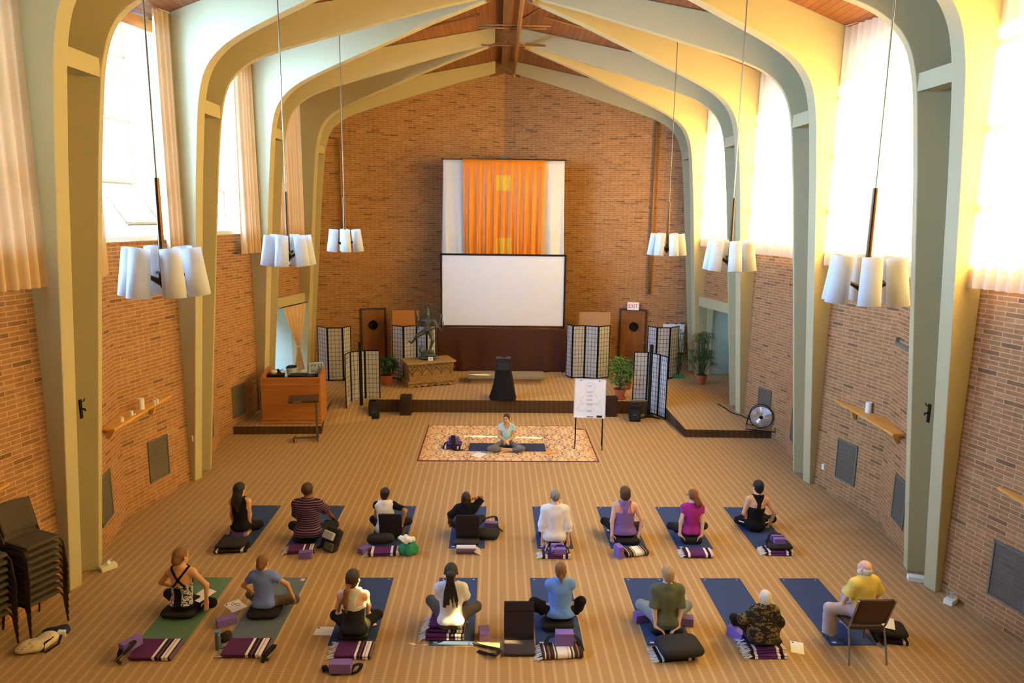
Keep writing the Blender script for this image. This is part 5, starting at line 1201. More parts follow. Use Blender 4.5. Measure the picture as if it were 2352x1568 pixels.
# front row
FLW = blotch_mat('black_white_print', [(0, '141416'), (.47, 'e6e4e4'), (.55, '1a191c'), (.62, 'd9d7d8'), (.68, '3a383c')], 22)
p = pl(415, 1402, .12)
J = person('person in a black and white printed top with crossed back straps', p, .12, zt(407, 1261, p.y), 'tan', 'auburn', 'bun', [tr(cm('black_leggings', '1b191a')), dict(k='top', n='printed_top', m=FLW, sleeve=0, e=.009, hem=-.0, arm=.05, neck=.09, clip=lambda R_, F_, U_: U_-.28), dict(k='top', n='back_straps', m=BLKC, sleeve=0, e=.0105, hem=.255, arm=.03, neck=.02, clip=cross_cut), dict(k='top', n='back_panel', m=BLKC, sleeve=0, e=.0115, hem=-.01, arm=.03, clip=lambda R_, F_, U_: np.maximum(np.abs(R_+.02)-.055, np.maximum(F_+.02, U_-.26)))], g=.98, yaw=-.45, kneeR=at(487, 1384, .14), handR=at(474, 1378, .24), hintR=(1, -.2, .15), handL=p+V((-.14, .16, .2)), hintL=(-1, -.2, .1))
p = pl(603, 1400, .13)
J = person('person in a blue heather t-shirt resting a hand on one knee', p, .13, zt(597, 1277, p.y), 'tan', 'auburn', 'bun', [tr(cm('taupe_leggings', '58504e')), tee(cm('heather_blue', '7184d4', var=.12, scale=90), sleeve=.55, e=.012, hem=-.05)], g=1.0, yaw=-.3, kneeR=at(678, 1376, .16), handR=at(672, 1368, .27), hintR=(1, -.2, .25), handL=p+V((-.2, .12, .13)), hintL=(-1, -.2, 0))
BW = NT('black_white_tank')
o_ = BW.xyz(); n1 = BW.noise(7, 2); gz = BW.math('ADD', o_[2], BW.math('MULTIPLY', BW.math('SUBTRACT', n1, .5), .08)); gx = BW.math('ADD', o_[0], BW.math('MULTIPLY', BW.math('SUBTRACT', n1, .5), .16))
upper = BW.math('GREATER_THAN', gz, .50); BW.l(BW.mix(upper, h2('1a1819'), h2('cfcdd2')), BW.b.inputs['Base Color']); BW.b.inputs['Roughness'].default_value = .85; BW = BW.m
p = pl(812, 1462, .12)
J = person('person with a long ponytail in a black and pale grey tank top', p, .12, zt(814, 1311, p.y), 'pink', 'dkbrown', 'pony', [tr(cm('black_leggings', '1b191a')), dict(k='top', n='tank_top', m=BW, sleeve=0, e=.012, hem=-.03, arm=.06, clip=back_cut(.055, .34))], g=.98, yaw=-.35, side=-.02, kneeR=at(868, 1410, .2), kneeL=at(770, 1412, .2), handR=at(845, 1410, .22), handL=at(778, 1410, .22), hintR=(1, -.3, 0))
p = pl(1035, 1440, .22)
J = person('person in a pale grey t-shirt with long dark dreadlocks', p, .2, zt(1031, 1297, p.y), 'brown', 'black', 'dreads', [tr(cm('grey_trousers', '4a4544'), e=.014), tee(cm('pale_grey', 'd6d6e4'), sleeve=.75, e=.014, hem=-.02, flare=.02)], g=1.0, kneeR=at(1094, 1392, .25), kneeL=at(990, 1378, .27), handR=p+V((.13, .26, .1)), handL=p+V((-.1, .28, .1)), hintR=(1, -.4, 0))
p = pl(1287, 1425, .14)
J = person('person in a sky blue t-shirt with arms around raised knees', p, .14, zt(1286, 1297, p.y), 'pink', 'auburn', 'lowpony', [tr(BLKC, e=.013), tee(cm('sky_blue', '6a94e8', var=.08), sleeve=.66, e=.016, hem=-.04, flare=.012)], g=1.18, lean=.06, sw=1.03, kneeL=at(1226, 1382, .36), kneeR=at(1335, 1380, .36), ankL=at(1247, 1408, .08), ankR=at(1322, 1408, .08), toeL=(0, 1, -.2), toeR=(0, 1, -.2), handL=p+V((-.05, .46, .2)), handR=p+V((.05, .46, .2)), hintL=(-.9, .2, .35), hintR=(.9, .2, .35))
p = pl(1532, 1444, .14)
J = person('blond short-haired person in an olive green t-shirt', p, .14, zt(1533, 1302, p.y), 'pink', 'blond', 'short', [tr(cm('pale_blue_grey_trousers', '7d8791'), e=.016), tee(cm('olive', '5d6352'), sleeve=.9, e=.018, hem=-.03, flare=.02)], g=1.02, sw=1.05, yaw=.15, kneeL=at(1472, 1388, .24), kneeR=at(1577, 1390, .24), handL=at(1507, 1441, .17), handR=at(1558, 1441, .17), hintL=(-1, -.3, 0), hintR=(1, -.3, 0), hdirL=(.85, -.3, -.4), hdirR=(-.85, -.3, -.4))
SHW_ = blotch_mat('gold_black_print', [(0, '131314'), (.55, 'b08f45'), (.585, '17161a'), (.66, '8f7a4a'), (.70, '121214')], 13, (1, 1, 2.2))
p = pl(1757, 1478, .2)
J = person('white-haired person wrapped in a black and gold printed shawl', p, .19, zt(1755, 1359, p.y), 'pink', 'white', 'short', [tr(cm('black_tights', '221d20')), dict(k='shawl', n='shawl', m=SHW_)], g=1.12, yaw=.2, kneeL=at(1686, 1418, .4), ankL=p+V((-.14, .52, -.12)), toeL=(0, 1, -.2), handL=p+V((-.2, .2, .16)), handR=p+V((.22, .12, .06)), sw=1.0)
# folding banquet chair and its sitter, turned towards the teacher
BR = mat('brown_vinyl', '4a3630', .6, .08, 40); CLEG = mat('grey_leg_metal', '8a8684', .35, .06, metal=.6)
CB = mat('stack_seat_cloth', '51463a', .9, .1, 120, .1); CF = mat('stack_frame', '3b2c24', .35, .06, metal=.4); CT = mat('stack_piping', '8d8070', .5, .05)
def chair(label, group=None, brown=BR, leg=CLEG):
    t = thing('stacking_chair', label, 'chair', group=group)
    m = MB(); m.box((0, .02, .445), (.43, .44, .05), bev=.02); m.build('seat', brown, t)
    m = MB(); m.tube([(x, y, .462) for x, y in ((-.2, -.18), (-.205, .22), (.205, .22), (.2, -.18))], .006, 6); m.build('piping', CT if brown is not BR else leg, t)
    m = MB()
    def bf(u, v): x = (u-.5)*(.42+.03*v); return V((x, -.2-.13*v-.03*math.cos((u-.5)*PI)*1., .52+.38*v+.015*math.sin(u*PI)*v))
    m.grid(bf, 12, 8); b = m.build('backrest', brown, t, smooth=True, fix=False); md = b.modifiers.new('th', 'SOLIDIFY'); md.thickness = .03; md.offset = 0
    for s in (-1, 1):
        m = MB(); m.tube([(s*.225, .19, .42), (s*.24, .24, .36), (s*.25, .27, 0)], .0125, 8); m.build('leg', leg, t)
        m = MB(); m.tube([(s*.232, -.35, .9), (s*.228, -.21, .5), (s*.225, -.18, .44), (s*.23, -.23, .3), (s*.24, -.3, 0)], .0125, 8); m.build('leg', leg, t)
    m = MB(); m.tube([(-.225, .19, .425), (.225, .19, .425)], .01); m.tube([(-.225, -.18, .425), (.225, -.18, .425)], .01)
    for s in (-1, 1): m.tube([(s*.225, -.18, .425), (s*.225, .19, .425)], .012)
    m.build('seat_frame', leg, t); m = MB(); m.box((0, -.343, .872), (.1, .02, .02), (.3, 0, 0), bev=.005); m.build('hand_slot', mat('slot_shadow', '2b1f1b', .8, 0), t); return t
l0, l1 = at(1952, 1527), at(2032, 1527); cy = (l0+l1)/2; rz = .02
ch = chair('brown-backed metal chair holding the person in yellow'); cpos = V((cy.x, cy.y+.3, 0)); ch.location = cpos; ch.rotation_euler = (0, 0, rz)
fwd = V((-math.sin(rz), math.cos(rz), 0)); rgt = V((math.cos(rz), math.sin(rz), 0))
rz = .25; fwd = V((-math.sin(rz), math.cos(rz), 0)); rgt = V((math.cos(rz), math.sin(rz), 0)); pp = cpos+V((.06, .05, 0)); L_ = lambda a, b, c: pp+rgt*a+fwd*b+V((0, 0, c))
J = person('bald white-bearded person in a yellow t-shirt sitting on a chair', pp, .475, zt(1981, 1291, pp.y), 'pink', 'white', 'balding', [tr(cm('pale_grey_trousers', 'b4aab4'), e=.022, hem=.9, flare=.045), tee(cm('yellow', 'e9cf6a', var=.05), sleeve=.8, e=.02, hem=-.06, flare=.03)], g=1.22, rz=rz, yaw=.25, lean=.03, sw=1.12, kneeL=at(1905, 1396, .52), kneeR=L_(.17, .46, .52), ankL=at(1906, 1452, .1), ankR=L_(.17, .40, .1), toeL=fwd+V((0, 0, -.25)), toeR=fwd+V((0, 0, -.25)), handL=L_(-.25, .12, .52), handR=L_(.25, .1, .55), hintL=-rgt-fwd*.6, hintR=rgt-fwd*.6, hdirL=V((.1, .2, -1)))
m = MB(); c = V(J['wL'])-J['off']; m.tube([c+V((math.cos(i*PI/6)*.033, math.sin(i*PI/6)*.033, 0)) for i in range(12)], .007, 6, True); m.build('wristwatch', STEEL, J['root'])
# teacher, facing the class
p = at(1163, 1026, .05); p.y += .05
J = person('person in a pale blue t-shirt facing the class cross-legged on the rug', p, .06, zt(1166, 951, p.y), 'tan', 'dkbrown', 'short', [tr(cm('grey_leggings', '6f6e78'), hem=.55), tee(cm('pale_blue', 'b9dde6'), sleeve=.38, e=.012, hem=-.05, scoop=.05, neck=.08)], g=.9, rz=PI, yaw=-.3, sw=.95, kneeL=at(1201, 1030, .12), kneeR=at(1125, 1030, .12), ankL=p+V((-.06, -.32, .0)), ankR=p+V((.08, -.26, .01)), handL=p+V((.03, -.2, .2)), handR=p+V((-.03, -.22, .2)), face=True)
m = MB(); m.tube([V(J['Hd'](.078, -.01, -.01))-J['off'], V(J['Hd'](.07, .05, -.06))-J['off'], V(J['Hd'](.03, .10, -.085))-J['off']], .004, 6); m.build('headset_microphone', BLACK, J['root'], smooth=True)
# ------------------------------------------------------------------ mats, blankets, blocks and bags
def mat_thing(x0, x1, y0, y1, c, label, marks=True, rz=0):
    t = thing('yoga_mat', label, 'yoga mat', ((x0+x1)/2, (y0+y1)/2, 0), rz, 'yoga mats on the carpet'); W, L = x1-x0, y1-y0
    m = MB(); m.box((0, 0, .004), (W, L, .008), bev=.002); m.build('mat_sheet', mat('mat_'+c, c, .85, .06, 60, .1), t)
    if marks:
        m = MB()
        for s in (-1, 1): m.cyl((s*(W/2-.06), L/2-.05, .0078), (s*(W/2-.06), L/2-.05, .0095), .012, seg=10)
        m.build('corner_stud', mat('stud_tan', 'c9b896', .5, .02), t)
        m = MB(); m.box((-W/2+.075, -L/2+.055, .0085), (.055, .03, .0012)); m.build('printed_mark', mat('mark_white', 'd8d8dc', .6, 0), t)
    return t
NV = '2f4372'
MATS_X = [(-4.9, -4.3), (-3.72, -3.1), (-2.37, -1.76), (-1.03, -.43), (.45, 1.05), (1.68, 2.28), (2.8, 3.4), (4.12, 4.73)]
for (x0, x1), lb in zip(MATS_X, ('navy mat under the kneeling long-haired person', 'navy mat under the person in the striped polo', 'navy mat under the person in the white shirt with black sleeves', 'navy mat under the person with short locs', 'navy mat under the grey-haired person in white', 'navy mat under the person in the purple tank top', 'navy mat under the person in magenta', 'navy mat under the person in white-striped trousers')):
    mat_thing(x0, x1, 10.92, 12.63, NV, lb)
for (x0, x1), c, lb in zip([(-4.85, -4.23), (-3.71, -3.1), (-2.4, -1.8), (-1.1, -.52), (.28, .89), (1.72, 2.32), (2.9, 3.51), (4.12, 4.73)], ('5a7a63', '5f6c7e', NV, NV, NV, NV, NV, NV), ('green mat under the person with crossed back straps', 'grey-blue mat under the person in heather blue', 'navy mat under the person with the long ponytail', 'navy mat under the person with dreadlocks', 'navy mat under the person in sky blue', 'navy mat under the person in olive green', 'navy mat in front of the person in the printed shawl', 'navy mat in front of the chair with the yellow-shirted person')):
    if c == '5f6c7e':
        t = mat_thing(x0, x1, 8.24, 9.95, c, lb, False); m = MB(); m.box((.25, .79, .0085), (.06, .07, .0012)); m.build('printed_mark', mat('mark_pink', 'd9c3cc', .6, 0), t)
    else: mat_thing(x0, x1, 8.24, 9.95, c, lb, c == NV)
# rug with an all-over floral pattern
def rug_mat():
    t = NT('rug_pattern'); o = t.xyz()
    ax = t.math('ABSOLUTE', o[0]); ay = t.math('ABSOLUTE', o[1])
    # mirrored motif coordinates
    cb = t.n('ShaderNodeCombineXYZ'); t.l(t.math('PINGPONG', t.math('ADD', ax, .1), .52), cb.inputs[0]); t.l(t.math('PINGPONG', t.math('ADD', ay, .05), .44), cb.inputs[1])
    n1 = t.noise(4.2, 3, cb.outputs[0], .5); n2 = t.noise(11, 2, cb.outputs[0], .5); n3 = t.noise(17, 1, cb.outputs[0], .5)
    base = h2('e6c79c')
    c = t.ramp(n2, [(0, h2('d9a877')), (.42, base), (.56, h2('eed7b0')), (.66, h2('cf9c72')), (.70, base)], 'CONSTANT')
    band = t.math('LESS_THAN', t.math('ABSOLUTE', t.math('SUBTRACT', n1, .55)), .018)
    c = t.mix(band, c, h2('7d2230'))
    band2 = t.math('LESS_THAN', t.math('ABSOLUTE', t.math('SUBTRACT', n1, .44)), .012); c = t.mix(band2, c, h2('93694f'))
    fl = t.math('MULTIPLY', t.math('GREATER_THAN', n3, .60), t.math('GREATER_THAN', n1, .52)); c = t.mix(fl, c, h2('a03a3c'))
    ex = t.math('GREATER_THAN', ax, 2.05-.03); ey = t.math('GREATER_THAN', ay, 1.36-.03); ed = t.math('MAXIMUM', ex, ey); c = t.mix(ed, c, h2('6d2029'))
    gx = t.math('GREATER_THAN', ax, 1.80); gy = t.math('GREATER_THAN', ay, 1.14); bd = t.math('SUBTRACT', t.math('MAXIMUM', gx, gy), ed); c = t.mix(t.math('MULTIPLY', bd, .28), c, h2('e0a95e'))
    t.l(c, t.b.inputs['Base Color']); t.b.inputs['Roughness'].default_value = .95; t.bump(n3, .2, .005); return t.m
m = MB()
def rf(u, v):
    x, y = (u-.5)*4.1, (v-.5)*2.72; z = .014
    dx, dy = 2.05-x, 1.36-y; e = .34-(dx+dy)
    if e > 0: x -= e*.9; y -= e*.9; z += .03*min(1, e*6)
    return V((x, y, z))
m.grid(rf, 82, 54); o = m.build('rug', rug_mat(), loc=(0.03, 16.47, 0), fix=False); md = o.modifiers.new('th', 'SOLIDIFY'); md.thickness = .012; md.offset = -1; tag(o, 'cream and crimson floral patterned rug under the person in pale blue', 'rug')
mat_thing(-.885, .925, 15.77, 16.34, '2b3a5e', "navy mat lying crosswise on the rug under the person in pale blue", False).location.z = .016
# helpers
KN = mat('cushion_charcoal', '2a282b', .9, .1, 80, .15)
def pillow(name, px, py, z, w, d, h, label, cat='cushion', rz=0, m_=None, group='dark cushions', loc=None, ht=0):
    t = thing(name, label, cat, loc or at(px, py, z), rz, group); m = MB()
    m.sph((0, 0, h/2), 1, 24, None) if False else None
    def fn(u, v):
        a, b = u*2*PI, (v-.5)*PI; cx, sx = math.cos(a), math.sin(a); e = .38; cb, sb = math.cos(b), math.sin(b)
        pw = lambda q, k: math.copysign(abs(q)**k, q)
        return V((w/2*pw(cx, e)*pw(cb, .55), d/2*pw(sx, e)*pw(cb, .55), h/2+h/2*pw(sb, .8)))
    m.grid(fn, 40, 16); bmesh.ops.remove_doubles(m.bm, verts=m.bm.verts, dist=1e-4); b = m.build('cushion_cover', m_ or KN, t, smooth=True)
    m = MB(); K = 40; m.tube([fn(i/K, .5) for i in range(K)], .006, 5, True); m.build('piping', mat('piping_black', '1c1a1c', .8, .05), t, smooth=True); return t
PURP = mat('foam_purple', '7a62b4', .75, .05, 60, .05)
def block(px, py, z, rz, label, dims=(.23, .15, .10), m_=None, loc=None, rot=None):
    m = MB(); m.box((0, 0, dims[2]/2), dims, bev=.006); o = m.build('foam_block', m_ or PURP, loc=loc or at(px, py, z)); o.rotation_euler = rot or (0, 0, rz); return tag(o, label, 'yoga block', 'purple foam blocks')
def blanket_mats():
    d = {}
    d['plum'] = stripes_mat('blanket_plum', [(0, '582b5a'), (.55, 'efe9ee'), (.61, '3a2136'), (.68, '6d5a68'), (.71, '32202f'), (.77, 'efe9ee'), (.82, 'b9a7b4'), (.85, 'efe9ee'), (.92, '3a2136'), (.96, '6d5a68')], 0, 1.0, kind='Generated')
    d['dark'] = stripes_mat('blanket_dark', [(0, '231d22'), (.08, 'e9e4e4'), (.14, '2b2126'), (.82, 'e9e4e4'), (.9, '231d22')], 0, 1.0, kind='Generated')
    d['violet'] = stripes_mat('blanket_violet', [(0, '3c2030'), (.10, 'f0eaf0'), (.18, '5c2f6c'), (.72, 'f0eaf0'), (.80, '3c2030'), (.9, 'cdbfcb')], 0, 1.0, kind='Generated')
    d['brown'] = stripes_mat('blanket_brown', [(0, '3d2c29'), (.06, 'd9cdc4'), (.09, '3d2c29'), (.16, '8a746c'), (.19, '3d2c29'), (.30, 'e0d4cb'), (.33, '6a524c'), (.37, 'f0ebea'), (.62, 'c9b9b2'), (.65, 'f0ebea'), (.70, '4a3733'), (.74, 'd9cdc4'), (.78, '3d2c29'), (.86, '8a746c'), (.9, '3d2c29')], 0, 1.0, kind='Generated')
    d['pale'] = stripes_mat('blanket_pale', [(0, '6b5468'), (.18, 'd8d0d8'), (.3, 'b4aab4'), (.4, 'ece6ec'), (.5, 'b8aeb8'), (.6, 'ece6ec'), (.74, '8d7a8c'), (.82, '523a50')], 1, 1.0, kind='Generated')
    return d
BL = blanket_mats(); FR = mat('white_fringe', 'e6e2e6', .95, .05)
def blanket(px, py, z, w, d, h, rz, kind, label, fringe=-1, loc=None, layers=3):
    t = thing('folded_blanket', label, 'blanket', loc or at(px, py, z), rz, 'folded striped blankets')
    rr = random.Random(int(px+py)); m = MB(); lh = h/layers
    for k in range(layers):
        o = rr.uniform(-.012, .012); P = []; n = 8
        for i in range(n+1): a = -PI/2+PI*i/n; P.append((d/2-lh/2+lh/2*math.cos(a)+o, lh*(k+.5)+lh*.49*math.sin(a)))
        for i in range(n+1): a = PI/2+PI*i/n; P.append((-d/2+lh/2+lh/2*math.cos(a)+o, lh*(k+.5)+lh*.49*math.sin(a)))
        sag = lambda x: 0
        m.prism([(-w/2+o, y, zz) for y, zz in P], (w, 0, 0))
    b = m.build('blanket_fold', BL[kind], t, smooth=False, bev=.008)
    if fringe:
        m = MB(); x0 = fringe*w/2
        for i in range(26):
            y = -d/2+d*(i+.5)/26; zz = lh*(.4+rr.random()*(layers-.6)); m.tube([(x0-fringe*.015, y, zz), (x0+fringe*.035, y+rr.uniform(-.012, .012), zz*.6), (x0+fringe*rr.uniform(.06, .10), y+rr.uniform(-.02, .02), .006)], .005, 5)
        m.build('fringe', FR, t)
    return t
STRAP = mat('strap_black', '1d1a1b', .9, .1, 60)
def strap(pts, label, w=.038, buckle=True):
    o0 = V(pts[0]); t = thing('yoga_strap', label, 'strap', (o0.x, o0.y, 0), 0, 'black straps'); P = []
    pts = [V(p) for p in pts]
    for i in range(len(pts)-1):
        a, b = pts[i], pts[i+1]; pa = pts[max(0, i-1)]; pb = pts[min(len(pts)-1, i+2)]
        for k in range(6):
            s = k/6; P.append(.5*((2*a)+(b-pa)*s+(2*pa-5*a+4*b-pb)*s*s+(3*a-pa-3*b+pb)*s**3)-V((o0.x, o0.y, 0)))
    P.append(pts[-1]-V((o0.x, o0.y, 0)))
    m = MB(); m.band(P, w, .004); m.build('webbing', STRAP, t)
    if buckle:
        c = P[-1]; m = MB(); m.tube([c+V((.022*math.cos(i*PI/6), .018*math.sin(i*PI/6), .006)) for i in range(12)], .003, 5, True); m.build('buckle', STEEL, t)
def paper(px, py, z, rz, label, w=.216, h=.28, mark=True, tilt=None, loc=None):
    t = thing('paper_sheet', label, 'paper', loc or at(px, py, z), rz, 'white handout papers')
    m = MB(); m.grid(lambda u, v: V(((u-.5)*w, (v-.5)*h, .002+.004*math.sin(u*3)*v)), 8, 8); o = m.build('sheet', PAPER, t, fix=False)
    if mark: m = MB(); m.box((-w/2+.03, h/2-.03, .0055), (.03, .025, .001)); m.build('printed_mark', mat('mark_dark', '4a4a55', .8, 0), o)
    if tilt: t.rotation_euler = tilt
    return t
BJ = mat('floor_chair_cloth', '2b2126', .9, .1, 60, .1); BJS = mat('floor_chair_seat', '3d353b', .9, .1, 60, .1)
def floorchair(loc, lean, label, seat_len=.42, sd=1):
    t = thing('floor_chair', label, 'floor chair', loc, 0, 'black floor chairs'); W = .39
    m = MB(); m.box((0, sd*seat_len/2, .03), (W, seat_len, .045), bev=.015); m.build('seat', BJS, t)
    R_ = Matrix.Rotation(lean, 4, 'X'); m = MB(); m.box((0, 0, .25), (W, .035, .48), bev=.015); b = m.build('backrest', BJ, t); b.matrix_local = Matrix.Translation((0, 0, .03)) @ R_
    m = MB(); m.box((0, -.022, .42), (W*.96, .012, .1), bev=.004); m.build('pocket_flap', BJ, b); m = MB(); m.box((0, -.02, .08), (W*.96, .01, .05), bev=.004); m.build('seam_band', mat('piping_black', '1c1a1c'), b)
    return t
# ---- back row belongings
block(549, 1234, 0.01, 0, 'purple block under the kneeling long-haired person', (.22, .12, .145))
b = at(533, 1262, .0); blanket(533, 1262, .01, .5, .30, .05, .12, 'dark', 'dark blanket with white ends under the cushion behind the long-haired person', 0, V((b.x, b.y, .009)), 2)
pillow('meditation_cushion', 0, 0, 0, .46, .36, .09, 'dark flat cushion on the folded blanket behind the long-haired person', rz=.05, loc=V((b.x, b.y+.05, .06)))
pillow('meditation_cushion', 706, 1240, 0, .42, .34, .11, 'dark cushion under the person in the striped polo', loc=V((-3.45, 11.22, .009)))
b = at(694, 1265, 0); blanket(694, 1265, 0, .44, .24, .07, .1, 'plum', 'plum striped blanket behind the person in the striped polo', -1, b, 2)
block(702, 1281, 0, .1, 'purple block standing in front of the plum blanket by the backpack', (.2, .1, .12))
def backpack():
    q = at(762, 1262); t = thing('backpack', 'grey and black backpack leaning behind the person in the striped polo', 'backpack', q, -.5)
    m = MB(); m.box((0, .02, .17), (.27, .15, .38), (-.45, .12, 0), bev=.05); m.build('pack_body', mat('pack_black', '222126', .8, .1, 40), t)
    m = MB(); m.box((.0, -.06, .28), (.22, .06, .13), (-.5, .12, 0), bev=.025); m.build('top_panel', mat('pack_silver', 'a7aeb8', .6, .08, 30), t)
    m = MB(); m.box((.02, -.09, .10), (.18, .06, .13), (-.45, .12, 0), bev=.025); m.build('front_pocket', mat('pack_grey', '55514f', .8, .1, 40), t)
    for s in (-1, 1): m = MB(); m.band([(s*.09, .12, .33), (s*.12-.1, .1, .2), (s*.1-.12, .0, .04), (s*.06-.16, -.08, .01)], .045, .012, (0, 1, .5)); m.build('shoulder_strap', STRAP, t)
backpack()
floorchair(V((-2.02, 11.22, .009)), .22, 'black floor chair behind the white and black shirt')
q = at(874, 1254, .03); pillow('bolster', 0, 0, 0, .44, .2, .15, 'dark bolster behind the floor chair at the green bag', cat='bolster', loc=V((q.x, q.y+.02, .08)), rz=.05)
q = at(880, 1276, 0); blanket(880, 1276, 0, .5, .25, .075, .06, 'violet', 'violet striped blanket under the dark bolster beside the green bag', -1, V((q.x, q.y+.09, 0)), 2)
block(838, 1268, 0, .9, 'purple block tilted against the dark bolster', (.2, .13, .1))
q = at(936, 1278); t = thing('tote_bag', 'green cloth bag topped with a white garment', 'bag', V((q.x, q.y+.1, 0))); GRB = blotch_mat('green_bag_cloth', [(0, '1d7a5c'), (.5, '2a9a70'), (.66, '59b07c')], 9)
np_mesh('bag_body', sdf([ell(V((q.x, q.y+.1, .09)), (.17, .12, .10), None, .03), cap(V((q.x-.1, q.y+.08, .05)), V((q.x-.05, q.y+.08, .15)), .06, .04, .03), cap(V((q.x+.1, q.y+.1, .06)), V((q.x+.08, q.y+.12, .17)), .07, .04, .03), cap(V((q.x, q.y+.04, .05)), V((q.x+.03, q.y+.04, .14)), .06, .05, .03)], .01), GRB, t, (q.x, q.y+.1, 0))
t = thing('white_garment', 'crumpled white garment lying on the green cloth bag', 'garment', V((q.x, q.y+.12, .18))); rr = random.Random(6)
np_mesh('cloth', sdf([cap(V((q.x+rr.uniform(-.15, .13), q.y+.1+rr.uniform(-.04, .1), .19+rr.uniform(0, .08))), V((q.x+rr.uniform(-.15, .14), q.y+.1+rr.uniform(-.06, .1), .19+rr.uniform(0, .10))), .035, .025, .02) for i in range(12)], .009), mat('cloth_white_garment', 'f4f4f2', .9, .04, 14, .1), t, (q.x, q.y+.12, .18))
floorchair(V((-.72, 11.18, .009)), .2, 'black floor chair behind the black t-shirt')
m = MB(); q = at(1071, 1246, .02); m.box((0, 0, .03), (.42, .2, .05), bev=.015); o = m.build('chair_pad', BJS, loc=V((q.x, q.y, .009))); tag(o, 'flat dark pad between the locs-wearing person and the rolled blanket', 'pad')
q = at(1069, 1272); blanket(1069, 1272, 0, .32, .2, .1, 0, 'pale', 'small rolled pale striped blanket behind the person with short locs', 1, V((q.x, q.y+.06, 0)), 1)
q = at(1122, 1240); pillow('meditation_cushion', 0, 0, 0, .36, .30, .12, 'square charcoal cushion right of the person with short locs', rz=-.15, loc=V((q.x, q.y+.12, 0)))
block(1128, 1214, .0, -.05, 'purple block behind the square charcoal cushion', (.22, .1, .13))
q0 = at(1112, 1206); strap([q0+V((0, 0, .12)), q0+V((.2, .05, .14)), at(1142, 1210, .08), at(1155, 1220, .02)], 'black strap over the block right of the person with short locs', .06)
pillow('bolster', 1274, 1246, 0, .42, .22, .12, 'dark bolster under the grey-haired person in white', cat='bolster', loc=V((.77, 11.12, .009)))
q = at(1279, 1283); blanket(1279, 1283, 0, .46, .22, .07, 0, 'violet', 'violet striped blanket holding two blocks behind the grey-haired person', -1, V((q.x, q.y+.1, 0)), 2)
block(0, 0, 0, 0, 'purple block on the violet blanket, nearer the camera', (.23, .1, .09), loc=V((q.x+.03, q.y+.05, .072)))
block(0, 0, 0, 0, 'purple block on the violet blanket, nearer the grey-haired person', (.22, .08, .11), loc=V((q.x+.02, q.y+.155, .072)))
strap([V((q.x-.12, q.y+.16, .16)), V((q.x-.17, q.y+.08, .1)), V((q.x-.16, q.y-.0, .085)), V((q.x-.06, q.y-.01, .12)), V((q.x, q.y+.1, .185)), V((q.x+.15, q.y+.09, .17)), V((q.x+.2, q.y+.0, .1)), V((q.x+.16, q.y+.03, .09))], 'black strap looped round two blocks behind the grey-haired person', .025)
pillow('bolster', 1434, 1242, 0, .44, .2, .12, 'dark bolster under the person in the purple tank', cat='bolster', loc=V((1.98, 11.12, .009)))
block(1421, 1278, 0, .35, 'purple block standing upright at the end of the brown striped blanket', (.1, .17, .2))
q = at(1458, 1276); blanket(1458, 1276, 0, .38, .26, .08, .22, 'brown', 'brown and white striped blanket behind the purple tank top', 0, V((q.x+.03, q.y+.1, 0)), 1)
pillow('bolster', 1590, 1246, 0, .36, .19, .13, 'dark round bolster under the person in magenta', cat='bolster', loc=V((3.08, 11.14, .009)))
q = at(1604, 1280); blanket(1604, 1280, 0, .46, .26, .08, -.03, 'violet', 'violet and white rolled blanket behind the person in magenta', -1, V((q.x+.02, q.y+.1, 0)), 1)
q = at(1788, 1275); blanket(1788, 1275, 0, .46, .24, .07, -.03, 'violet', 'violet blanket under the cushion behind the white-striped trousers', -1, V((q.x+.02, q.y+.1, 0)), 2)
pillow('meditation_cushion', 0, 0, 0, .40, .30, .09, 'charcoal cushion stacked on the blanket behind the white-striped trousers', rz=-.05, loc=V((q.x+.06, q.y+.16, .07)))
block(0, 0, 0, -.02, 'purple block on the stacked charcoal cushion, nearer the camera', (.19, .08, .09), loc=V((q.x+.05, q.y+.12, .155)))
block(0, 0, 0, -.02, 'purple block on the stacked charcoal cushion, nearer the mat', (.2, .07, .1), loc=V((q.x+.04, q.y+.22, .155)))
strap([V((q.x-.17, q.y+.06, .1)), V((q.x-.13, q.y+.18, .15)), V((q.x-.05, q.y+.25, .262)), V((q.x+.12, q.y+.24, .255)), V((q.x+.19, q.y+.15, .16))], 'black strap over the blocks behind the white-striped trousers', .035)
# ---- front row belongings
pillow('meditation_cushion', 403, 1418, 0, .48, .34, .12, 'dark cushion under the person with crossed back straps', loc=V((-4.56, 8.96, .009)), rz=-.06)
q = at(338, 1510); blanket(338, 1510, 0, .52, .40, .06, 0, 'plum', 'plum striped blanket at the foot of the green mat', -1, V((q.x+.06, q.y+.12, 0)), 2)
block(298, 1498, 0, 1.1, 'purple block wrapped in black strap on the blanket by the green mat', (.26, .1, .13), loc=V((q.x-.24, q.y+.1, .062)))
strap([at(265, 1515, .02), at(272, 1505, .08), at(285, 1480, .16), at(308, 1474, .2), at(288, 1498, .2), at(268, 1518, .06), at(280, 1522, .02)], 'black strap bunched round the block by the green mat', .06)
paper(0, 0, 0, 0, 'white paper on the lap of the person with crossed back straps', mark=False, loc=at(466, 1366, .25), tilt=(.1, 0, -.5))
pillow('meditation_cushion', 602, 1418, 0, .44, .32, .12, 'black cushion under the person in heather blue', loc=V((-3.42, 8.94, .009)), rz=.05)
q = at(541, 1391); paper(541, 1390, 0, .8, 'white paper with eyeglasses beside the grey-blue mat', loc=q)
t = thing('eyeglasses', 'dark red eyeglasses lying on the white paper', 'eyeglasses', q+V((.0, 0, .012)), -.2); m = MB()
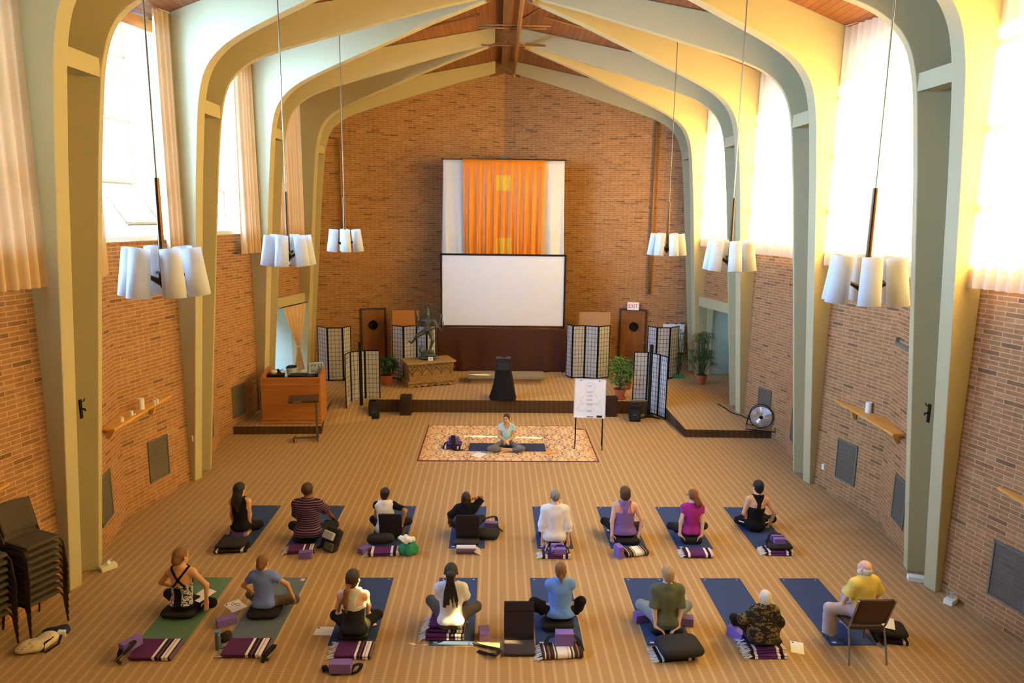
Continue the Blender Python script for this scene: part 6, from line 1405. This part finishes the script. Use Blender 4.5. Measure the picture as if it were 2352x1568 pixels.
for s in (-1, 1): m.tube([(s*.036+.026*math.cos(i*PI/6), .015*math.sin(i*PI/6), .014+.01*math.sin(i*PI/6)) for i in range(12)], .003, 5, True)
m.tube([(-.012, 0, .016), (.012, 0, .016)], .003, 5); m.build('rims', mat('glasses_red', '5f2337', .3, .02), t)
for s in (-1, 1): m = MB(); m.tube([(s*.062, 0, .016), (s*.06, .09, .012), (s*.04, .13, .004)], .0028, 5); m.build('temple', mat('glasses_red', '5f2337'), t)
block(521, 1433, 0, .55, 'purple block on the carpet beside the grey-blue mat', (.25, .13, .1))
q = at(502, 1490); t = thing('water_bottle', 'clear dark water bottle with a blue cap by the grey-blue mat', 'bottle', q); m = MB(); m.lathe([(.034, 0), (.037, .02), (.033, .09), (.037, .15), (.034, .19), (.02, .215)], 18); m.build('bottle_body', mat('bottle_smoke', '54606c', .15, .05, spec=.6), t, smooth=True); m = MB(); m.cyl((0, 0, .212), (0, 0, .25), .032, seg=16); m.build('cap', mat('cap_blue', '3f74c8', .4, .02), t)
q = at(512, 1478); t = thing('mesh_pouch', 'small dark mesh pouch behind the water bottle', 'pouch', q+V((.02, .05, 0))); np_mesh('pouch_body', sdf([ell(q+V((.02, .05, .06)), (.085, .07, .07), None, .02), ell(q+V((.05, .05, .11)), (.05, .05, .04), None, .02)], .008), blotch_mat('mesh_dark', [(0, '1d1a19'), (.5, '3a332f'), (.7, '1d1a19')], 40), t, (q.x+.02, q.y+.05, 0))
q = at(563, 1503); blanket(563, 1503, 0, .54, .36, .06, .0, 'plum', 'plum striped blanket at the foot of the grey-blue mat', -1, V((q.x, q.y+.1, 0)), 2)
strap([at(602, 1522, .01), at(612, 1500, .09), at(630, 1480, .1), at(628, 1488, .06), at(608, 1510, .03), at(618, 1514, .012)], 'black strap hanging off the blanket by the grey-blue mat', .05)
pillow('meditation_cushion', 812, 1472, 0, .42, .3, .11, 'dark cushion under the person with the long ponytail', loc=V((-2.1, 8.43, .009)))
q = at(811, 1505); blanket(811, 1505, 0, .46, .32, .06, -.02, 'plum', 'plum striped blanket behind the person with the long ponytail', -1, V((q.x, q.y+.06, 0)), 2)
block(783, 1540, 0, 0, 'purple block on a coiled strap at the lower edge of the photo', (.26, .12, .13), loc=at(783, 1541, .02)+V((0, 0, .0)))
q = at(784, 1546); strap([q+V((-.2, .02, .01)), q+V((-.22, .07, .05)), q+V((-.1, -.02, .012)), q+V((.05, -.01, .014)), q+V((.18, -.01, .02)), q+V((.23, .06, .07)), q+V((.15, .07, .06)), q+V((.1, .0, .02))], 'black strap coiled under the block at the lower photo edge', .05)
paper(745, 1449, 0, -.06, 'white paper on the carpet beside the ponytailed person', w=.25, h=.19)
q = at(1020, 1470); blanket(1020, 1470, 0, .5, .32, .09, .0, 'plum', 'plum blanket lying flat, lower of two under the dreadlocked person', -1, V((q.x, q.y+.12, .009)), 2)
blanket(1025, 1460, 0, .48, .32, .09, -.06, 'plum', 'plum blanket, upper of two under the dreadlocked person', -1, V((q.x+.04, q.y+.17, .1)), 2)
block(1112, 1452, 0, .1, 'purple block with eyeglasses on top beside the dreadlocked person', (.14, .2, .11), loc=at(1112, 1462))
q = at(1112, 1462, .115); t = thing('eyeglasses', 'dark eyeglasses lying on the purple block beside the dreadlocked person', 'eyeglasses', q+V((0, -.03, .0)), .15); m = MB()
for s in (-1, 1): m.tube([(s*.034+.024*math.cos(i*PI/6), .014*math.sin(i*PI/6), .012+.012*math.sin(i*PI/6)) for i in range(12)], .003, 5, True)
m.tube([(-.01, 0, .014), (.01, 0, .014)], .003, 5); m.build('rims', BLACK, t)
for s in (-1, 1): m = MB(); m.tube([(s*.058, 0, .014), (s*.056, .08, .006)], .0028, 5); m.build('temple', BLACK, t)
paper(0, 0, 0, 0, 'white paper corner on the lap of the dreadlocked person', mark=False, loc=at(1052, 1405, .3), tilt=(.2, 0, .3), w=.2, h=.2)
strap([at(1089, 1474, .012), at(1100, 1480, .02), at(1124, 1486, .02), at(1146, 1492, .04), at(1138, 1504, .05), at(1118, 1500, .03), at(1098, 1494, .01), at(1112, 1500, .02), at(1140, 1502, .07)], 'long black strap tangled beside the dreadlocked person', .05)
fc = at(1192, 1476); floorchair(V((fc.x, fc.y, .0)), -.38, 'empty black floor chair beside the person in sky blue', .30, -1)
pillow('bolster', 1287, 1447, 0, .44, .24, .13, 'dark bolster under the person in sky blue', cat='bolster', loc=V((.58, 8.62, .009)))
q = at(1289, 1510); blanket(1289, 1510, 0, .52, .28, .09, .08, 'brown', 'brown and white striped blanket carrying an upright block', -1, V((q.x, q.y+.08, 0)), 1)
block(0, 0, 0, 0, 'purple block on the brown striped blanket behind the person in sky blue', (.23, .12, .17), loc=V((q.x+.05, q.y+.16, .09)))
strap([V((q.x-.2, q.y+.1, .11)), V((q.x-.14, q.y+.22, .14)), V((q.x+.0, q.y+.24, .15)), V((q.x+.2, q.y+.24, .14)), V((q.x+.28, q.y+.05, .06))], 'black strap trailing behind the block on the brown striped blanket', .05)
pillow('bolster', 1531, 1460, 0, .44, .24, .13, 'dark bolster under the person in olive green', cat='bolster', loc=V((2.03, 8.52, .009)), rz=-.04)
block(1473, 1420, .01, .2, 'purple block under the left knee of the olive-shirted person', (.2, .13, .11), loc=at(1473, 1424, .009))
block(1580, 1425, .01, -.2, 'purple block under the right knee of the olive-shirted person', (.18, .13, .11), loc=at(1576, 1432, .009))
q = at(1558, 1510); pillow('meditation_cushion', 0, 0, 0, .56, .42, .15, 'large black cushion on fringed blanket behind the olive-shirted person', rz=.12, loc=V((q.x+.02, q.y+.06, .05)))
blanket(1558, 1510, 0, .46, .3, .05, .1, 'dark', 'dark fringed blanket under the large black cushion', -1, V((q.x-.05, q.y+.06, 0)), 1)
strap([at(1588, 1482, .12), at(1600, 1474, .1), at(1605, 1480, .1), at(1596, 1488, .1)], 'short black strap loop beside the large black cushion', .03, False)
block(1695, 1455, 0, -1.1, 'purple block beside the knee of the person in the shawl', (.26, .13, .13), loc=at(1693, 1464, .009))
q = at(1757, 1497); blanket(1757, 1515, 0, .46, .3, .05, 0, 'violet', 'violet fringed blanket, lowest under the person in the shawl', -1, V((3.21, 8.1, .0)), 2)
blanket(1757, 1505, 0, .46, .3, .05, .03, 'violet', 'violet fringed blanket, upper of two under the shawl', -1, V((3.2, 8.15, .052)), 2)
pillow('meditation_cushion', 0, 0, 0, .44, .3, .09, 'black cushion on two violet blankets under the shawl', loc=V((3.2, 8.2, .104)))
paper(1831, 1487, 0, -.35, 'white paper on the carpet beside the person in the shawl', w=.16, h=.26)
# cushion, paper and blanket right of the chair
q = at(2045, 1470); blanket(2045, 1470, 0, .4, .3, .05, -.2, 'dark', 'dark fringed blanket on the carpet right of the metal chair', 0, V((q.x, q.y+.05, 0)), 2)
m = MB(); rr = random.Random(2)
pillow('meditation_cushion', 0, 0, 0, .46, .36, .12, 'black cushion right of the metal chair with a paper on it', rz=-.25, loc=V((q.x, q.y+.1, .055)))
paper(0, 0, 0, -.45, 'white paper on the black cushion right of the metal chair', mark=False, loc=V((q.x-.02, q.y+.12, .18)))
strap([at(2012, 1440, .2), at(2018, 1465, .1), at(2028, 1480, .02), at(2036, 1470, .03)], 'wide black strap hanging beside the chair and black cushion', .07, False)
# ---- teacher's things
q = at(1040, 1030, .02); blanket(1040, 1030, 0, .46, .34, .07, -.05, 'violet', 'violet folded blanket on the rug beside the person in pale blue', 0, V((q.x, q.y+.12, .016)), 2)
pillow('meditation_cushion', 0, 0, 0, .38, .28, .06, 'flat purple cushion on the violet blanket beside the person in pale blue', loc=V((q.x+.02, q.y+.13, .087)), m_=mat('purple_cushion', '5b3f86', .85, .08, 30), group='purple cushions')
block(0, 0, 0, .2, 'purple block on the stacked things beside the person in pale blue', (.25, .12, .12), loc=V((q.x+.02, q.y+.14, .148)))
strap([V((q.x+.02, q.y+.3, .1)), V((q.x+.0, q.y+.2, .27)), V((q.x+.0, q.y+.1, .29)), V((q.x+.02, q.y-.02, .17)), V((q.x+.03, q.y-.1, .03)), V((q.x+.25, q.y-.1, .026))], 'black strap over the purple block beside the person in pale blue', .1, False)
q = at(1100, 1044, .02); paper(0, 0, 0, -.6, 'white paper lying on the rug in front of the person in pale blue', mark=False, loc=V((q.x, q.y, .017)), w=.26, h=.3)
q = at(1275, 1040, .02); m = MB(); m.box((0, 0, .004), (.4, .14, .008), bev=.002); o = m.build('notebook', mat('tan_cover', 'd59a4a', .7, .05), loc=V((q.x-.12, q.y, .016))); tag(o, 'tan notebook on the rug by the knee of the person in pale blue', 'notebook')
run('microphone_cable', [at(1085, 1022, .03), at(1075, 1034, .022), at(1050, 1034, .022), at(1030, 1029, .022)], .006, 'thin black cord on the rug beside the person in pale blue', BLACK, 'cord')
# ---- statue on the chest
def statue():
    q = at(985, 822, STG+.62); base = atY(985, 824, p_ch.y); H = atY(978, 700, p_ch.y).z-base.z; x0, y0, z0 = base.x-.02, p_ch.y, zc_lid
    t = thing('statue', 'dark green bronze statue of a dancing figure with four arms and a flame halo', 'statue', (x0, y0, z0)); k = H/1.6
    P = lambda a, b, c: A_((x0+a*k, y0+b*k, z0+c*k))
    BZ = blotch_mat('verdigris_bronze', [(0, '2a2c26'), (.45, '45493c'), (.6, '5d6552'), (.72, '33372e')], 9, rough=.45)
    B = [ell(P(0, 0, .9), (.12*k, .09*k, .12*k), None, .05), ell(P(0, 0, 1.08), (.135*k, .085*k, .13*k), None, .05), cap(P(-.17, 0, 1.14), P(.17, 0, 1.14), .05*k, .05*k, .04), cap(P(0, 0, 1.18), P(0, 0, 1.27), .045*k, .04*k, .03), ell(P(0, -.01, 1.33), (.065*k, .075*k, .085*k), None, .03), cap(P(0, 0, 1.38), P(0, 0, 1.54), .06*k, .02*k, .02),
         cap(P(.05, 0, .84), P(.14, -.06, .58), .08*k, .055*k, .04), cap(P(.14, -.06, .58), P(.06, .0, .28), .05*k, .035*k, .03), cap(P(.06, 0, .27), P(.03, -.13, .25), .03*k, .02*k, .02),
         cap(P(-.06, 0, .84), P(-.30, -.16, .72), .08*k, .055*k, .04), cap(P(-.30, -.16, .72), P(-.47, -.1, .5), .05*k, .03*k, .03), cap(P(-.47, -.1, .5), P(-.56, -.14, .56), .026*k, .016*k, .02),
         cap(P(-.17, 0, 1.14), P(-.30, -.05, .98), .042*k, .034*k, .03), cap(P(-.30, -.05, .98), P(-.31, -.16, 1.2), .032*k, .024*k, .02), cap(P(.17, 0, 1.14), P(.27, -.05, .96), .042*k, .034*k, .03), cap(P(.27, -.05, .96), P(-.02, -.18, .9), .032*k, .022*k, .02),
         cap(P(.17, .02, 1.14), P(.33, .0, 1.05), .04*k, .032*k, .03), cap(P(.33, 0, 1.05), P(.38, -.04, 1.24), .03*k, .022*k, .02), cap(P(-.17, .02, 1.14), P(-.34, .02, 1.08), .04*k, .03*k, .03), cap(P(-.34, .02, 1.08), P(-.36, 0, 1.3), .03*k, .022*k, .02)]
    for w, d in ((P(-.31, -.16, 1.2), (0, 0, 1)), (P(.38, -.04, 1.24), (0, 0, 1)), (P(-.36, 0, 1.3), (0, 0, 1)), (P(-.02, -.18, .9), (-1, 0, -.2))): B += hand_prims(w, A_(d), A_((.3, 1, .1)), A_((1, 0, 0)), .9*k, .3)
    np_mesh('figure', sdf(B, .009), BZ, t, (x0, y0, z0))
    np_mesh('base', sdf([ell(P(0, 0, .05), (.30*k, .2*k, .055*k), None, .02), ell(P(0, 0, .13), (.24*k, .17*k, .06*k), None, .02), ell(P(-.02, 0, .22), (.2*k, .1*k, .06*k), None, .03), ell(P(-.2, -.02, .27), (.07*k, .07*k, .09*k), None, .03), ell(P(-.19, -.02, .37), (.05*k, .05*k, .05*k), None, .02)], .01, lambda X, Y, Z: z0+.001-Z+0*X), BZ, t, (x0, y0, z0))
    m = MB(); R0 = .22*k; c = V((0, .07*k, 1.36*k)); m.tube([c+V((R0*math.cos(a), 0, R0*math.sin(a)*1.05)) for a in [i*PI/18 for i in range(36)]], .013*k, 6, True)
    for i in range(18):
        a = i*PI/9; m.tube([c+V((R0*math.cos(a), 0, R0*math.sin(a)*1.05)), c+V((R0*1.22*math.cos(a+.1), 0, R0*1.22*math.sin(a+.1)*1.05)), c+V((R0*1.34*math.cos(a-.05), 0, R0*1.34*math.sin(a-.05)*1.05))], [.016*k, .012*k, .003*k], 5)
    for s in (-1, 1): m.tube([(s*.07*k, .03*k, 1.36*k), (s*.16*k, .06*k, 1.4*k), (s*.22*k, .07*k, 1.36*k)], .014*k, 6)
    m.tube([(.07*k, .03*k, 1.3*k), (.18*k, .06*k, 1.27*k), (.2*k, .07*k, 1.25*k)], .012*k, 6); m.tube([(-.07*k, .03*k, 1.3*k), (-.18*k, .06*k, 1.27*k), (-.2*k, .07*k, 1.25*k)], .012*k, 6)
    m.build('flame_halo', BZ, t, smooth=True)
    m = MB(); m.tube([(-.1*k, -.09*k, 1.1*k), (0, -.11*k, 1.0*k), (.1*k, -.09*k, 1.1*k)], .012*k, 6); m.tube([(-.13*k, -.06*k, .88*k), (0, -.11*k, .86*k), (.13*k, -.06*k, .88*k)], .02*k, 6); m.tube([(.2*k, .0, 1.16*k), (.34*k, -.02*k, .9*k), (.42*k, .0, .84*k), (.46*k, .02*k, 1.1*k)], .016*k, 6); m.build('sash', BZ, t, smooth=True)
p_ch = (at(939, 892, STG)+at(1043.6, 883, STG))/2; p_ch.y += .36
zc_lid = hC0 = None
for o_ in [o for o in bpy.data.objects if o.name == 'wooden_chest']:
    bpy.context.view_layer.update(); lid = [c for c in o_.children if c.name.startswith('lid')][0]; zc_lid = max((lid.matrix_world @ V(c)).z for c in lid.bound_box)+.002
statue()
q = at(989, 828, zc_lid); t = thing('card', 'small white and yellow card on the chest in front of the statue', 'card', V((q.x, q.y, zc_lid))); m = MB(); m.box((0, 0, .055), (.14, .008, .11), (-.2, 0, 0)); c = m.build('card_face', PAPER, t); m = MB(); m.box((.0, -.008, .055), (.05, .004, .04), (-.2, 0, 0)); m.build('printed_patch', mat('card_yellow', 'd8b53a', .6, .02), c)
# ---- stacks of chairs at the left edge
base = chair('top chair of the stack beside the nearest left column', 'stacked banquet chairs', CB, CF)
f0, f1 = at(143, 1432), at(88, 1462)
mid = (f0+f1)/2; dr = (f0-f1).normalized(); fwd = V((dr.y, -dr.x, 0)); 
if fwd.x < 0: fwd = -fwd
rzc = math.atan2(-fwd.x, fwd.y); LAB = ['lowest', 'second lowest', 'third lowest', 'fourth lowest', 'fifth lowest', 'fourth from the top', 'third from the top', 'second from the top', 'topmost']
def stack(pos, n, where, first):
    for k in range(n):
        lb = LAB[k if n == 9 else (k if k < 4 else k+1)]+' chair of the stack '+where
        o = first if (first is not None and k == 0) else copy_tree(base); o.location = pos+V((0, 0, .1*k))+fwd*(.012*k); o.rotation_euler = (0, 0, rzc); o['label'] = lb
stack(mid-fwd*.27, 9, 'beside the nearest left column', base)
stack(mid-fwd*.27-V((dr.x, dr.y, 0))*.60-fwd*.10, 9, 'cut by the photo edge', None)
# ---- bag and clothes on the carpet by the stacks
q = at(85, 1490); t = thing('cloth_bag', 'cream cloth bag with dark print and black straps by the chair stacks', 'bag', V((q.x, q.y, 0)))
CRB = blotch_mat('cream_bag_print', [(0, 'e0cda4'), (.60, '5a4a3a'), (.63, 'e6d3aa'), (.7, 'd6c094')], 16)
np_mesh('bag_body', sdf([ell(V((q.x, q.y, .06)), (.16, .13, .07), None, .04), ell(V((q.x+.09, q.y+.1, .09)), (.12, .10, .08), None, .04), ell(V((q.x-.12, q.y-.09, .05)), (.09, .06, .05), None, .04), ell(V((q.x-.1, q.y-.02, .07)), (.08, .07, .05), None, .04)], .01, lambda X, Y, Z: .001-Z+0*X), CRB, t, (q.x, q.y, 0))
m = MB(); m.band([(.16, .16, .1), (.17, .06, .13), (.12, -.04, .1), (.13, -.1, .02)], .035, .008); m.band([(.2, .18, .08), (.24, .05, .04), (.16, -.1, .015)], .03, .008); m.band([(-.1, -.04, .115), (-.13, -.11, .06)], .03, .006); m.build('strap', STRAP, t)
q2 = at(128, 1462); t = thing('jacket', 'crumpled navy jacket behind the cream cloth bag', 'jacket', V((q2.x, q2.y, 0))); np_mesh('cloth', sdf([ell(V((q2.x-.04, q2.y+.04, .05)), (.14, .08, .05), None, .03), ell(V((q2.x+.07, q2.y+.05, .06)), (.09, .07, .06), None, .03), cap(V((q2.x-.15, q2.y+.02, .05)), V((q2.x+.1, q2.y+.08, .10)), .03, .03, .03)], .01, lambda X, Y, Z: .001-Z+0*X), mat('cloth_navy', '2b3350', .9, .12, 14, .2), t, (q2.x, q2.y, 0))
m = MB(); q3 = at(143, 1462); m.box((0, 0, .05), (.1, .07, .1), (.2, .1, .3), bev=.02); o = m.build('small_pouch', blotch_mat('pale_pouch', [(0, 'd9dfe2'), (.55, 'e6b93c'), (.62, 'd9dfe2')], 10), loc=V((q3.x, q3.y, 0))); tag(o, 'small pale pouch with a yellow patch beside the navy jacket', 'pouch')
